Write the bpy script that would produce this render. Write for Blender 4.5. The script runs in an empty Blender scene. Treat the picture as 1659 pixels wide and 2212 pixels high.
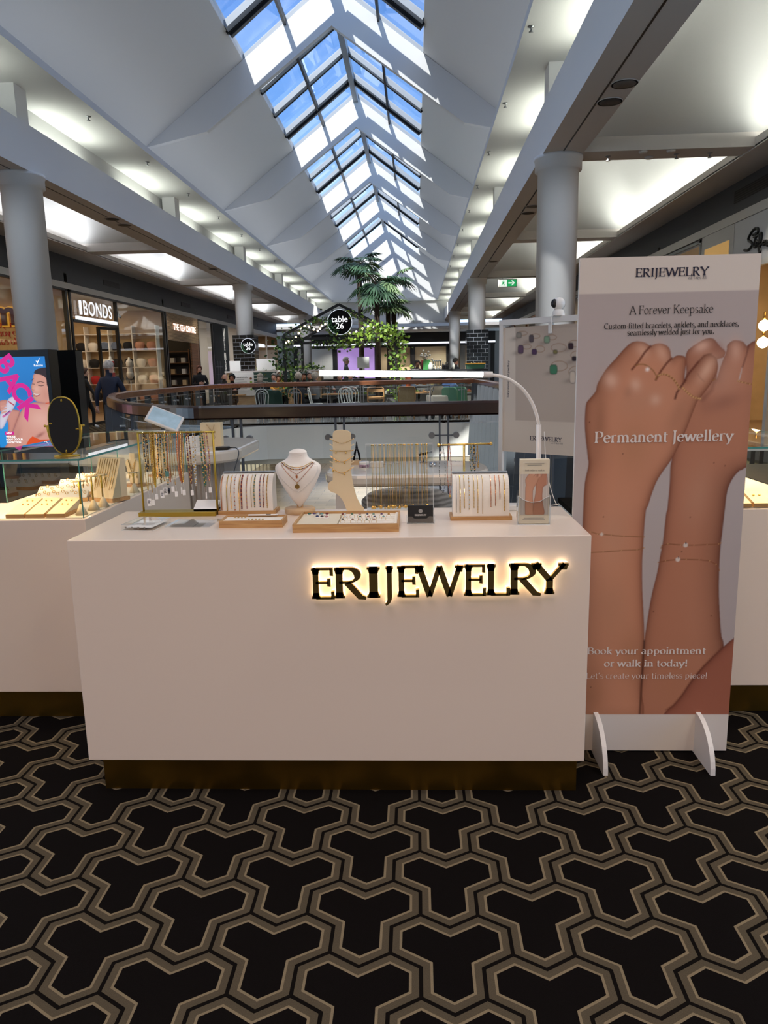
import bpy, math, random
import numpy as np
from mathutils import Vector, Matrix
sc = bpy.context.scene
C = sc.collection
PI = math.pi
rnd = random.Random(7)

# ------------------------------------------------------------------ camera
EYE = Vector((0, 0, 1.5)); FPX = 1610.0; IW, IH = 1659, 2212
YAW, PITCH, ROLL = .0453, .1886, -.0205
_cy, _sy, _cp, _sp, _cr, _sr = math.cos(YAW), math.sin(YAW), math.cos(PITCH), math.sin(PITCH), math.cos(ROLL), math.sin(ROLL)
RC = (Matrix(((_cr, -_sr, 0), (_sr, _cr, 0), (0, 0, 1))) @ Matrix(((1, 0, 0), (0, _cp, -_sp), (0, _sp, _cp)))
      @ Matrix(((1, 0, 0), (0, 0, -1), (0, 1, 0))) @ Matrix(((_cy, _sy, 0), (-_sy, _cy, 0), (0, 0, 1))))   # world -> (right, down, forward)
cd = bpy.data.cameras.new('camera'); cam = bpy.data.objects.new('camera', cd); C.objects.link(cam)
cd.sensor_fit = 'VERTICAL'; cd.sensor_height = 36; cd.lens = FPX / IH * 36; cd.clip_start = .05; cd.clip_end = 300
_r = RC.transposed()
cam.matrix_world = Matrix.Translation(EYE) @ Matrix((
    (_r[0][0], -_r[0][1], -_r[0][2]), (_r[1][0], -_r[1][1], -_r[1][2]), (_r[2][0], -_r[2][1], -_r[2][2]))).to_4x4()
sc.camera = cam

def at(px, py, Y=None, Z=None, X=None):
    """a point of the place measured from the photograph, at a known depth, height or side wall"""
    d = _r @ Vector((px - IW/2, py - IH/2, FPX))
    t = Y/d.y if Y is not None else ((Z - EYE.z)/d.z if Z is not None else X/d.x)
    return EYE + d*t

# ------------------------------------------------------------------ world, sun, exposure
sc.view_settings.view_transform = 'Standard'; sc.view_settings.look = 'None'
sc.view_settings.gamma = 1; sc.view_settings.use_curve_mapping = False
sc.view_settings.exposure = 0.2
sc.cycles.max_bounces = 7; sc.cycles.diffuse_bounces = 4; sc.cycles.glossy_bounces = 3
sc.cycles.transmission_bounces = 4; sc.cycles.transparent_max_bounces = 16
sc.cycles.caustics_reflective = False; sc.cycles.caustics_refractive = False
sc.cycles.sample_clamp_indirect = 4.0
sc.cycles.use_denoising = True

def lin(c):
    if isinstance(c, str):
        c = tuple(int(c[i:i+2], 16) for i in (0, 2, 4))
    return tuple(((v/255)/12.92 if v/255 <= .04045 else ((v/255 + .055)/1.055)**2.4) for v in c)

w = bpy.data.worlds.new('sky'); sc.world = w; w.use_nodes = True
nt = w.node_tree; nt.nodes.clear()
def N(nt, t, **kw):
    n = nt.nodes.new(t)
    for k, v in kw.items(): setattr(n, k, v)
    return n
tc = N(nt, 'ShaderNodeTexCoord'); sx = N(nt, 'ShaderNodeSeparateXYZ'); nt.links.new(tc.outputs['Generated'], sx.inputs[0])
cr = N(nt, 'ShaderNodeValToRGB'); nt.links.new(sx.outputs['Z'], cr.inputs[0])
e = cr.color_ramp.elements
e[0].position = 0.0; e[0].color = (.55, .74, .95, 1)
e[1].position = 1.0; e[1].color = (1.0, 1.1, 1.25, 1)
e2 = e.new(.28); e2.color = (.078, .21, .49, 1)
e3 = e.new(.48); e3.color = (.022, .092, .31, 1); e4 = e.new(.66); e4.color = (.036, .12, .35, 1)   # zenith brightened out of frame to lift the indoor light
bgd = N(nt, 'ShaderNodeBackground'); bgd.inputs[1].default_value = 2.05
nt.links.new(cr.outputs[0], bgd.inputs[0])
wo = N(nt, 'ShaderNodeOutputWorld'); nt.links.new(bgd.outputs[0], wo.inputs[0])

SUN_STRENGTH = 4.8
sd_ = bpy.data.lights.new('sun', 'SUN'); sd_.energy = SUN_STRENGTH; sd_.angle = math.radians(.6); sd_.color = (1, .96, .9)
so = bpy.data.objects.new('sun', sd_); C.objects.link(so)
so.rotation_euler = Vector((.19, 1, -.57)).to_track_quat('-Z', 'Y').to_euler()

def area(name, loc, sx_, sy_, power, col=(1, 1, 1), direction=(0, 0, -1), spread=180):
    l = bpy.data.lights.new(name, 'AREA'); l.shape = 'RECTANGLE'; l.size = sx_; l.size_y = sy_; l.energy = power; l.color = col
    l.spread = math.radians(spread)
    o = bpy.data.objects.new(name, l); C.objects.link(o); o.location = loc
    zz = -Vector(direction).normalized(); yy = Vector((0, 1, 0)); yy = (yy - zz*yy.dot(zz)).normalized(); xx = yy.cross(zz)
    o.rotation_euler = Matrix((xx, yy, zz)).transposed().to_euler()
    return o

# added fill panels behind the camera; the mall's own cove strips along the bays, strips on the beam tops
XC = -2.11
DOWN = (1, .64, .40); COVE = (.97, 1, .90)
for y_ in (-6.5, -1.2):
    area('fill_panel_lamp', (-.6, y_, 4.75), 3.4, 2.6, 100, DOWN)
def spot(loc, power, col, ang=110, dr=None):  # small spot added as fill, without a modelled fitting
    l = bpy.data.lights.new('fill_spot', 'SPOT'); l.energy = power; l.color = col; l.spot_size = math.radians(ang); l.spot_blend = .6; l.shadow_soft_size = .05
    o = bpy.data.objects.new('fill_spot', l); C.objects.link(o); o.location = loc
    if dr: o.rotation_euler = Vector(dr).to_track_quat('-Z', 'Y').to_euler()
    return o
for k_ in range(7):     # spots added by the lit soffits to brighten the cafe and far hall
    spot((1.66, 22.5 + 4.6*k_, 6.28), 420, (1, .97, .92), 75, (-.55, 0, -1)); spot((-5.88, 22.5 + 4.6*k_, 6.28), 420, (1, .97, .92), 75, (.55, 0, -1))
for cy_ in (13.4, 30.2, 47.0):     # spots added under the beams to brighten the columns
    for x_ in (-6.75, 2.42): spot((x_, cy_ - 5.2, 4.86), 300 if cy_ < 20 else 560, (.86, .92, 1), 58, (0, .78, -.45))
for y_ in (50, 57.5):  # spots added to brighten the far end of the hall
    for x_ in (-6, -2, 2): spot((x_, y_, 4.25 if y_ > 55 else 6.2), 350, (1, .97, .92), 120)
for y_ in (1.0, 5.0, 9.2, 13.4, 17.6, 21.8, 26, 30.2, 34.4, 40, 46):  # added fill spots along both side walkways
    for x_, a_ in ((-9.25, 80), (-7.4, 110)): spot((x_, y_, 4.86), 90, (1, .95, .88), a_)
    for x_, a_ in ((3.2, 110), (5.56, 80)): spot((x_, y_, 4.86), 90, (1, .9, .78), a_)
for y_ in (-2, 2, 6.2): spot((-6.75, y_, 4.9), 150, (1, .95, .9), 140); spot((2.45, y_, 4.9), 150, (1, .93, .86), 140)  # spots added near the camera as fill for columns and beams
for k_ in range(6):
    y_ = 9.2 + 8.4*k_
    area('cove_lamp', (-9.35, y_, 4.99), .16, 7.2, 75, (.93, .96, 1), (.75, 0, .6))
    area('cove_lamp', (5.75, y_, 4.99), .16, 7.2, 75, COVE, (-.75, 0, .6))
    # unseen uplights added above the lit soffits to brighten the sloped ceiling
    area('added_uplight', (-6.6, y_, 6.5), .3, 8, 11 + 2.5*k_, (.93, .96, 1), (.55, 0, 1))
    area('added_uplight', (2.4, y_, 6.5), .3, 8, 11 + 2.5*k_, (.93, .96, 1), (-.55, 0, 1))
    for s_ in (-2.1, 2.1):
        area('beam_strip_lamp', (-6.85, y_ + s_, 5.72), .12, 2.2, 13, (.95, 1, .88), (.1, 0, 1))
        area('beam_strip_lamp', (2.5, y_ + s_, 5.72), .12, 2.2, 13, (.97, 1, .86), (-.1, 0, 1))
area('cove_lamp', (5.75, .8, 4.99), .16, 7.2, 75, COVE, (-.75, 0, .6))
for x_, y_, p_ in ((-6, 30, 260), (0, 30, 260), (-3, 38, 300), (-3, 48, 200)):
    area('lower_ceiling_lamp', (x_, y_, -1.35), 3, 3, p_, (1, .95, .86))

# ------------------------------------------------------------------ materials
def mat(name, col, rough=.5, metal=0., spec=.5, emit=None, estr=1., coat=0., noise=0., nscale=20., bump=0., bscale=60., sheen=0.):
    m = bpy.data.materials.new(name); m.use_nodes = True
    nt = m.node_tree; p = nt.nodes['Principled BSDF']
    c = lin(col) if isinstance(col, str) else col
    p.inputs['Base Color'].default_value = (*c, 1); p.inputs['Roughness'].default_value = rough
    p.inputs['Metallic'].default_value = metal; p.inputs['Specular IOR Level'].default_value = spec
    p.inputs['Coat Weight'].default_value = coat; p.inputs['Coat Roughness'].default_value = .08
    if sheen: p.inputs['Sheen Weight'].default_value = sheen
    if emit is not None:
        ec = lin(emit) if isinstance(emit, str) else emit
        p.inputs['Emission Color'].default_value = (*ec, 1); p.inputs['Emission Strength'].default_value = estr
    if noise or bump:
        tc = N(nt, 'ShaderNodeTexCoord')
    if noise:
        n = N(nt, 'ShaderNodeTexNoise'); n.inputs['Scale'].default_value = nscale; n.inputs['Detail'].default_value = 5
        nt.links.new(tc.outputs['Object'], n.inputs['Vector'])
        r = N(nt, 'ShaderNodeValToRGB'); nt.links.new(n.outputs['Fac'], r.inputs[0])
        r.color_ramp.elements[0].position = .3; r.color_ramp.elements[1].position = .7
        r.color_ramp.elements[0].color = (*[v*(1 - noise) for v in c], 1); r.color_ramp.elements[1].color = (*[min(1, v*(1 + noise)) for v in c], 1)
        nt.links.new(r.outputs[0], p.inputs['Base Color'])
    if bump:
        n2 = N(nt, 'ShaderNodeTexNoise'); n2.inputs['Scale'].default_value = bscale; n2.inputs['Detail'].default_value = 3
        nt.links.new(tc.outputs['Object'], n2.inputs['Vector'])
        b = N(nt, 'ShaderNodeBump'); b.inputs['Strength'].default_value = bump; b.inputs['Distance'].default_value = .01
        nt.links.new(n2.outputs['Fac'], b.inputs['Height']); nt.links.new(b.outputs[0], p.inputs['Normal'])
    return m

def wood(name, c1, c2, axis=(1, 12, 12), scale=3., rough=.45, coat=0.):
    m = mat(name, c1, rough, coat=coat); nt = m.node_tree; p = nt.nodes['Principled BSDF']
    tc = N(nt, 'ShaderNodeTexCoord'); mp = N(nt, 'ShaderNodeMapping'); mp.inputs['Scale'].default_value = axis
    nt.links.new(tc.outputs['Object'], mp.inputs[0])
    n = N(nt, 'ShaderNodeTexNoise'); n.inputs['Scale'].default_value = scale; n.inputs['Detail'].default_value = 6; n.inputs['Distortion'].default_value = .6
    nt.links.new(mp.outputs[0], n.inputs['Vector'])
    r = N(nt, 'ShaderNodeValToRGB'); nt.links.new(n.outputs['Fac'], r.inputs[0])
    r.color_ramp.elements[0].position = .32; r.color_ramp.elements[1].position = .68
    r.color_ramp.elements[0].color = (*lin(c1), 1); r.color_ramp.elements[1].color = (*lin(c2), 1)
    nt.links.new(r.outputs[0], p.inputs['Base Color'])
    return m

def glass(name, tint=(.97, .985, .98), f0=.04, dust=0.):
    m = bpy.data.materials.new(name); m.use_nodes = True; nt = m.node_tree; nt.nodes.clear()
    o = N(nt, 'ShaderNodeOutputMaterial'); t = N(nt, 'ShaderNodeBsdfTransparent'); t.inputs[0].default_value = (*tint, 1)
    g = N(nt, 'ShaderNodeBsdfGlossy'); g.inputs['Roughness'].default_value = .0; g.inputs[0].default_value = (1, 1, 1, 1)
    lw = N(nt, 'ShaderNodeLayerWeight'); lw.inputs[0].default_value = .5
    pw = N(nt, 'ShaderNodeMath', operation='POWER'); pw.inputs[1].default_value = 4.2; nt.links.new(lw.outputs['Facing'], pw.inputs[0])
    ma = N(nt, 'ShaderNodeMath', operation='MULTIPLY_ADD'); ma.inputs[1].default_value = .8; ma.inputs[2].default_value = f0
    nt.links.new(pw.outputs[0], ma.inputs[0])
    mx = N(nt, 'ShaderNodeMixShader'); nt.links.new(ma.outputs[0], mx.inputs[0]); nt.links.new(t.outputs[0], mx.inputs[1]); nt.links.new(g.outputs[0], mx.inputs[2])
    last = mx
    if dust:
        d = N(nt, 'ShaderNodeBsdfTranslucent'); d.inputs[0].default_value = (.9, .93, .95, 1)
        nz = N(nt, 'ShaderNodeTexNoise'); nz.inputs['Scale'].default_value = .9; nz.inputs['Detail'].default_value = 8; nz.inputs['Distortion'].default_value = 1.5
        tc = N(nt, 'ShaderNodeTexCoord'); nt.links.new(tc.outputs['Object'], nz.inputs['Vector'])
        r = N(nt, 'ShaderNodeValToRGB'); nt.links.new(nz.outputs['Fac'], r.inputs[0])
        r.color_ramp.elements[0].position = .5; r.color_ramp.elements[1].position = .72
        r.color_ramp.elements[0].color = (dust*.35,)*3 + (1,); r.color_ramp.elements[1].color = (dust,)*3 + (1,)
        m2 = N(nt, 'ShaderNodeMixShader'); nt.links.new(r.outputs[0], m2.inputs[0]); nt.links.new(mx.outputs[0], m2.inputs[1]); nt.links.new(d.outputs[0], m2.inputs[2])
        last = m2
    nt.links.new(last.outputs[0], o.inputs[0])
    return m

def vcol_mat(name, rough=.5, emit=0., spec=.3):
    m = mat(name, 'ffffff', rough, spec=spec); nt = m.node_tree; p = nt.nodes['Principled BSDF']
    a = N(nt, 'ShaderNodeVertexColor'); a.layer_name = 'Col'
    if emit:
        p.inputs['Base Color'].default_value = (.01, .01, .01, 1)
        nt.links.new(a.outputs[0], p.inputs['Emission Color']); p.inputs['Emission Strength'].default_value = emit
    else:
        nt.links.new(a.outputs[0], p.inputs['Base Color'])
    return m

M = {}
M['ceiling'] = mat('ceiling_paint', 'd9d9d8', .8, spec=.2)
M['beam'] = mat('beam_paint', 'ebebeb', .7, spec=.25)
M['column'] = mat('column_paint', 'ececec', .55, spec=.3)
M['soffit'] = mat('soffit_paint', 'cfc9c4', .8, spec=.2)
M['fascia'] = mat('charcoal_fascia', '4a4d52', .6, bump=.04)
M['trimw'] = mat('white_trim', 'd8d5d0', .5)
M['black'] = mat('black_metal', '0c0c0d', .4)
M['blackmatte'] = mat('black_matte', '060606', .85, spec=.15)
M['darkframe'] = mat('dark_frame', '1c2024', .45)
M['greyframe'] = mat('grey_frame', '8b929a', .5)
M['skyglass'] = glass('skylight_glass', (.93, .97, 1), .03, dust=.12)
M['glass'] = glass('clear_glass', (.94, .975, .965), .05)
M['acrylic'] = glass('clear_acrylic', (.97, .98, .98), .06)
M['edge'] = mat('glass_edge', '4f8f88', .15, spec=.6)
M['edgeclear'] = mat('acrylic_edge', 'cfd2d2', .2)
M['white'] = mat('white_laminate', 'eddccb', .28, spec=.5, coat=.25)
M['whitemat'] = mat('white_matt', 'e4e0da', .6)
M['whitegloss'] = mat('white_gloss', 'eeebe6', .12, coat=.3)
M['brass'] = mat('brushed_brass', '8a6a2c', .38, metal=1., noise=.22, nscale=3.)
M['gold'] = mat('gold', 'e2ba6c', .25, metal=1.)
M['goldmat'] = mat('satin_gold', 'b79a3e', .38, metal=.85)
M['rose'] = mat('rose_gold', 'c98058', .28, metal=1.)
M['silver'] = mat('silver', 'c8c8c8', .2, metal=1.)
M['steel'] = mat('brushed_steel', '9a9da0', .35, metal=.9)
M['greypost'] = mat('grey_post', '53585e', .5)
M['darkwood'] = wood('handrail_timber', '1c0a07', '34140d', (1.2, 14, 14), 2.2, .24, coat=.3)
M['rail_sheen'] = wood('handrail_timber_painted_sheen', '6b4029', '8c5a3c', (1.2, 14, 14), 2.2, .25, coat=.4)  # same timber further off; reflected light is put into this lighter brown
M['bamboo'] = wood('bamboo', 'a87a4a', 'c39a64', (1.5, 20, 20), 6, .5)
M['palewood'] = wood('pale_wood', 'b08f68', 'c9ab84', (1, 10, 10), 2.5, .5)
M['slatwood'] = wood('slat_wood', '7a5236', '9a6c48', (1, 10, 10), 2.5, .5)
M['cream'] = mat('cream_board', 'dcc9a4', .7)
M['velvet'] = mat('cream_velvet', 'eae2d5', .9, spec=.15, bump=.05, bscale=400)
M['screenoff'] = mat('dark_back', '0a0807', .7)

# ------------------------------------------------------------------ mesh helpers
class MB:
    def __init__(s): s.v = []; s.f = []; s.m = []; s.s = []
    def add(s, vs, fs, mi=0, smooth=False):
        b = len(s.v); s.v += [tuple(p) for p in vs]
        for f in fs: s.f.append([b + i for i in f]); s.m.append(mi); s.s.append(smooth)
        return s
    def poly(s, pts, mi=0): return s.add(pts, [list(range(len(pts)))], mi)
    def box(s, x0, x1, y0, y1, z0, z1, mi=0):
        return s.add([(x0, y0, z0), (x1, y0, z0), (x1, y1, z0), (x0, y1, z0), (x0, y0, z1), (x1, y0, z1), (x1, y1, z1), (x0, y1, z1)],
                     [(0, 3, 2, 1), (4, 5, 6, 7), (0, 1, 5, 4), (1, 2, 6, 5), (2, 3, 7, 6), (3, 0, 4, 7)], mi)
    def bar(s, a, b, wx, wz, mi=0, up=(0, 0, 1)):
        """rectangular bar from a to b; wx across, wz along 'up'"""
        a = Vector(a); b = Vector(b); d = (b - a).normalized(); u = Vector(up); x = d.cross(u)
        if x.length < 1e-5: x = d.cross(Vector((0, 1, 0)))
        x.normalize(); u = x.cross(d).normalized(); x *= wx/2; u *= wz/2
        vs = [a - x - u, a + x - u, a + x + u, a - x + u, b - x - u, b + x - u, b + x + u, b - x + u]
        return s.add(vs, [(0, 1, 2, 3), (7, 6, 5, 4), (0, 4, 5, 1), (1, 5, 6, 2), (2, 6, 7, 3), (3, 7, 4, 0)], mi)
    def tube(s, pts, r, n=6, mi=0, closed=False, cap=True, smooth=True):
        pts = [Vector(p) for p in pts]; k = len(pts)
        rs = [r]*k if not hasattr(r, '__len__') else list(r)
        rings = []; ref = None
        for i in range(k):
            if closed: t = pts[(i + 1) % k] - pts[i - 1]
            else: t = pts[min(i + 1, k - 1)] - pts[max(i - 1, 0)]
            if t.length < 1e-9: t = Vector((0, 0, 1))
            t.normalize()
            if ref is None: ref = Vector((0, 0, 1)) if abs(t.z) < .9 else Vector((1, 0, 0))
            x = t.cross(ref)
            if x.length < 1e-4: x = t.cross(Vector((.3, .9, .2)))
            x.normalize(); y = x.cross(t); ref = y
            rings.append([pts[i] + (x*math.cos(a) + y*math.sin(a))*rs[i] for a in [2*PI*j/n for j in range(n)]])
        vs = [p for q in rings for p in q]; fs = []
        for i in range(k if closed else k - 1):
            j = (i + 1) % k
            for q in range(n): fs.append((i*n + q, i*n + (q + 1) % n, j*n + (q + 1) % n, j*n + q))
        s.add(vs, fs, mi, smooth)
        if cap and not closed:
            b = len(s.v) - len(vs)
            s.f.append([b + q for q in range(n)][::-1]); s.m.append(mi); s.s.append(False)
            s.f.append([b + (k - 1)*n + q for q in range(n)]); s.m.append(mi); s.s.append(False)
        return s
    def lathe(s, prof, n=20, c=(0, 0, 0), mi=0, smooth=True, sx=1., sy=1.):
        vs = []; fs = []
        for r, z in prof:
            for j in range(n):
                a = 2*PI*j/n; vs.append((c[0] + r*sx*math.cos(a), c[1] + r*sy*math.sin(a), c[2] + z))
        for i in range(len(prof) - 1):
            for j in range(n): fs.append((i*n + j, i*n + (j + 1) % n, (i + 1)*n + (j + 1) % n, (i + 1)*n + j))
        s.add(vs, fs, mi, smooth); b = len(s.v) - len(vs)
        if prof[0][0] > 1e-6: s.f.append([b + j for j in range(n)][::-1]); s.m.append(mi); s.s.append(False)
        if prof[-1][0] > 1e-6: s.f.append([b + (len(prof) - 1)*n + j for j in range(n)]); s.m.append(mi); s.s.append(False)
        return s
    def ball(s, c, r, nu=12, nv=8, mi=0):
        if not hasattr(r, '__len__'): r = (r, r, r)
        prof = [(math.sin(PI*i/nv), -math.cos(PI*i/nv)) for i in range(nv + 1)]
        vs = []; fs = []
        for a, z in prof:
            for j in range(nu):
                t = 2*PI*j/nu; vs.append((c[0] + r[0]*a*math.cos(t), c[1] + r[1]*a*math.sin(t), c[2] + r[2]*z))
        for i in range(nv):
            for j in range(nu): fs.append((i*nu + j, i*nu + (j + 1) % nu, (i + 1)*nu + (j + 1) % nu, (i + 1)*nu + j))
        return s.add(vs, fs, mi, True)
    def prism(s, poly, d0, d1, plane='xz', mi=0, mside=None):
        """outline in a plane, extruded between d0 and d1 along the third axis"""
        f = {'xz': lambda a, b, d: (a, d, b), 'xy': lambda a, b, d: (a, b, d), 'yz': lambda a, b, d: (d, a, b)}[plane]
        n = len(poly); vs = [f(a, b, d0) for a, b in poly] + [f(a, b, d1) for a, b in poly]
        s.add(vs, [list(range(n)), list(range(2*n - 1, n - 1, -1))], mi)
        b = len(s.v) - 2*n
        for i in range(n):
            j = (i + 1) % n; s.f.append([b + i, b + n + i, b + n + j, b + j]); s.m.append(mi if mside is None else mside); s.s.append(False)
        return s
    def build(s, name, mats, parent=None, loc=None, rz=0., bevel=0., rot=None):
        me = bpy.data.meshes.new(name); me.from_pydata(s.v, [], s.f); me.update()
        for m in (mats if isinstance(mats, (list, tuple)) else [mats]): me.materials.append(m)
        me.polygons.foreach_set('material_index', s.m); me.polygons.foreach_set('use_smooth', s.s)
        o = bpy.data.objects.new(name, me); C.objects.link(o)
        if parent is not None: o.parent = parent
        if loc is not None: o.location = loc
        if rot is not None: o.rotation_euler = rot
        elif rz: o.rotation_euler = (0, 0, rz)
        if bevel:
            b = o.modifiers.new('bevel', 'BEVEL'); b.width = bevel; b.segments = 2; b.limit_method = 'ANGLE'; b.angle_limit = .6
        return o

def tag(o, label, cat, group=None, kind=None):
    if label: o['label'] = label
    if cat: o['category'] = cat
    if group: o['group'] = group
    if kind: o['kind'] = kind
    return o
def thing(name, label, cat, loc=(0, 0, 0), rz=0, group=None):
    o = bpy.data.objects.new(name, None); C.objects.link(o); o.empty_display_size = .1
    o.location = loc; o.rotation_euler = (0, 0, rz)
    return tag(o, label, cat, group)
def dup(root, loc, rz=None, label=None, group=None):
    r = root.copy(); C.objects.link(r); r.location = loc
    if rz is not None: r.rotation_euler = (0, 0, rz)
    if label: r['label'] = label
    if group: r['group'] = group
    for ch in list(root.children):
        c = ch.copy(); C.objects.link(c); c.parent = r
        for g in list(ch.children):
            d = g.copy(); C.objects.link(d); d.parent = c
    return r
def struct(o): o['kind'] = 'structure'; return o
def arc(cx, cy, rx, ry, a0, a1, n=12):
    return [(cx + rx*math.cos(math.radians(a0 + (a1 - a0)*i/n)), cy + ry*math.sin(math.radians(a0 + (a1 - a0)*i/n))) for i in range(n + 1)]
def catmull(p, n=6, closed=False):
    P = [Vector(q) for q in p]; out = []; k = len(P)
    for i in range(k if closed else k - 1):
        a, b, c, d = (P[(i - 1) % k], P[i], P[(i + 1) % k], P[(i + 2) % k]) if closed else (P[max(i - 1, 0)], P[i], P[i + 1], P[min(i + 2, k - 1)])
        for j in range(n):
            t = j/n; out.append(.5*((2*b) + (c - a)*t + (2*a - 5*b + 4*c - d)*t*t + (3*b - a - 3*c + d)*t**3))
    if not closed: out.append(P[-1])
    return out
ORD = 'first second third fourth fifth sixth seventh eighth ninth tenth eleventh twelfth thirteenth fourteenth fifteenth sixteenth seventeenth eighteenth nineteenth twentieth'.split() + \
      ['twenty-' + q for q in 'first second third fourth fifth sixth seventh eighth ninth'.split()]

# ------------------------------------------------------------------ the shell of the mall
Y0, Y1 = -9.0, 55.0
XL, XR = -10.0, 6.2               # shop lines
BZ, BT, SZ = 4.91, 5.67, 6.30     # beam soffit, beam top, lit soffit above the beams
BL, BR = (-7.12, -6.46), (2.12, 2.78)
SKY0, SKB = 6.0, 1.5               # unseen stretch of solid roof, added to stop sun reaching the void bulkhead
FIN_Y = [13.4 + 8.4*k for k in range(-2, 5)]

# carpet with its pattern of three-lobed tiles (hexagon triples), each tile outlined in taupe with a dark seam
M['carpet'] = mat('carpet_black', '0f0c0b', .95, spec=.05, bump=.25, bscale=900, noise=.25, nscale=300)
M['carpet_taupe'] = mat('carpet_taupe', '50483a', .95, spec=.05, bump=.25, bscale=900, noise=.2, nscale=500)
M['carpet_line'] = mat('carpet_line', '7d7059', .95, spec=.05, bump=.3, bscale=900, noise=.2, nscale=600)
M['carpet_seam'] = mat('carpet_seam', '0f0c0a', .95, spec=.05)
HS = .092; TSY = 1.0175
def tile_outline(ox, oy):
    w3 = math.sqrt(3)*HS/2
    cs = [(ox - w3, oy + HS/2), (ox + w3, oy + HS/2), (ox, oy - HS)]
    hexv = lambda c: [(c[0] + HS*math.cos(math.radians(90 - 60*i)), c[1] + HS*math.sin(math.radians(90 - 60*i))) for i in range(6)]
    a, b, c = map(hexv, cs)
    return [a[0], a[1], b[0], b[1], b[2], b[3], c[2], c[3], c[4], a[3], a[4], a[5]]
def inset(poly, d):
    n = len(poly); out = []
    for i in range(n):
        p0, p1, p2 = poly[i - 1], poly[i], poly[(i + 1) % n]
        def nrm(a, b):
            dx, dy = b[0] - a[0], b[1] - a[1]; l = math.hypot(dx, dy); return (dy/l, -dx/l)
        n1, n2 = nrm(p0, p1), nrm(p1, p2)
        k = 1 + n1[0]*n2[0] + n1[1]*n2[1]
        out.append((p1[0] + (n1[0] + n2[0])*d/k, p1[1] + (n1[1] + n2[1])*d/k))
    return out
fl = MB()
def tiles(x0, x1, y0, y1, skip=None):
    dx, dy = 1.5*math.sqrt(3)*HS, 1.5*HS
    ph = (.0755, .0106)
    for i in range(int((x0)/dx) - 1, int((x1)/dx) + 2):
        for j in range(int(y0/(2*dy)) - 1, int(y1/(2*dy)) + 2):
            ox, oy = i*dx + ph[0], j*2*dy + (dy if i % 2 else 0) + ph[1]
            if not (x0 <= ox <= x1 and y0 <= oy <= y1) or (skip and skip(ox, oy)): continue
            P = tile_outline(ox, oy)
            L = [P, inset(P, .0052), inset(P, .0235), inset(P, .0305)]
            for k, mi in ((0, 3), (1, 1), (2, 2)):
                A, B = L[k], L[k + 1]; n = 12
                vs = [(p[0], p[1]*TSY, 0) for p in A] + [(p[0], p[1]*TSY, 0) for p in B]
                fl.add(vs, [(q, q + n, (q + 1) % n + n, (q + 1) % n) for q in range(n)], mi)
            fl.poly([(p[0], p[1]*TSY, 0) for p in L[3]][::-1], 0)
            if not skip: pass
def tiled(name, c1, c2, sx, sy, mort='8a7a66', rough=.2):
    m = mat(name, c1, rough); nt = m.node_tree; p = nt.nodes['Principled BSDF']
    tc = N(nt, 'ShaderNodeTexCoord'); b = N(nt, 'ShaderNodeTexBrick'); nt.links.new(tc.outputs['Object'], b.inputs['Vector'])
    b.inputs['Color1'].default_value = (*lin(c1), 1); b.inputs['Color2'].default_value = (*lin(c2), 1); b.inputs['Mortar'].default_value = (*lin(mort), 1)
    b.inputs['Scale'].default_value = 1; b.inputs['Brick Width'].default_value = sx; b.inputs['Row Height'].default_value = sy
    b.inputs['Mortar Size'].default_value = .01; b.offset = .5
    nt.links.new(b.outputs['Color'], p.inputs['Base Color']); return m
VOID_RAW = [(1.64, 7.12), (-2.0, 7.12), (-2.22, 7.17), (-2.7, 7.64), (-3.31, 8.45), (-4.08, 9.93), (-4.6, 11.1), (-5.33, 13.1), (-5.62, 15.1), (-5.75, 18.5), (-5.62, 20.6), (-5.2, 21.5), (-4.5, 21.92), (1.64, 21.92)]
VOID = [(x*.982 if x < -2.1 else x, y) for x, y in VOID_RAW]
def in_void(x, y, m=.0):
    if not (7.12 - m <= y <= 21.92 + m and x <= 1.64 + m): return False
    c = False; n = len(VOID)
    for i in range(n):
        a, b = VOID[i], VOID[(i + 1) % n]
        if (a[1] > y) != (b[1] > y) and x < (b[0] - a[0])*(y - a[1])/(b[1] - a[1]) + a[0]: c = not c
    return c
tiles(-3.4, 3.4, .55, 4.8)
tiles(-11.4, -6.1, 9.0, 30.0)
o = fl.build('carpet_pattern', [M['carpet'], M['carpet_taupe'], M['carpet_line'], M['carpet_seam']], loc=(0, 0, .002))
FLOOR_PATTERN = o
sl = MB()   # the slab, cut round the void
def slab_quad(x0, x1, y0, y1): sl.box(x0, x1, y0, y1, -.06, 0)
slab_quad(-14, 10, Y0, 7.12)
slab_quad(1.64, 10, 7.12, 21.92)
slab_quad(-14, 10, 21.92, Y1 + 6)
lp = [(x, y) for x, y in VOID[1:13]]
for a, b in zip(lp[:-1], lp[1:]):
    for z, fl_ in ((0, 1), (-.06, 0)):
        q = [(-14, a[1], z), (a[0], a[1], z), (b[0], b[1], z), (-14, b[1], z)]
        sl.poly(q if fl_ else q[::-1])
    sl.poly([(a[0], a[1], -.06), (b[0], b[1], -.06), (b[0], b[1], 0), (a[0], a[1], 0)])
FLOOR = struct(sl.build('floor', mat('carpet_plain', '1c1713', .95, spec=.05, noise=.35, nscale=8)))
FLOOR_PATTERN.parent = FLOOR

struct(MB().box(-6.0, 1.9, 22.15, 36, .0, .004).build('floor_cafe', tiled('cafe_tile', '8f8f90', '7f8082', .6, .6, '6c6c6c', .18)))
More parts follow.
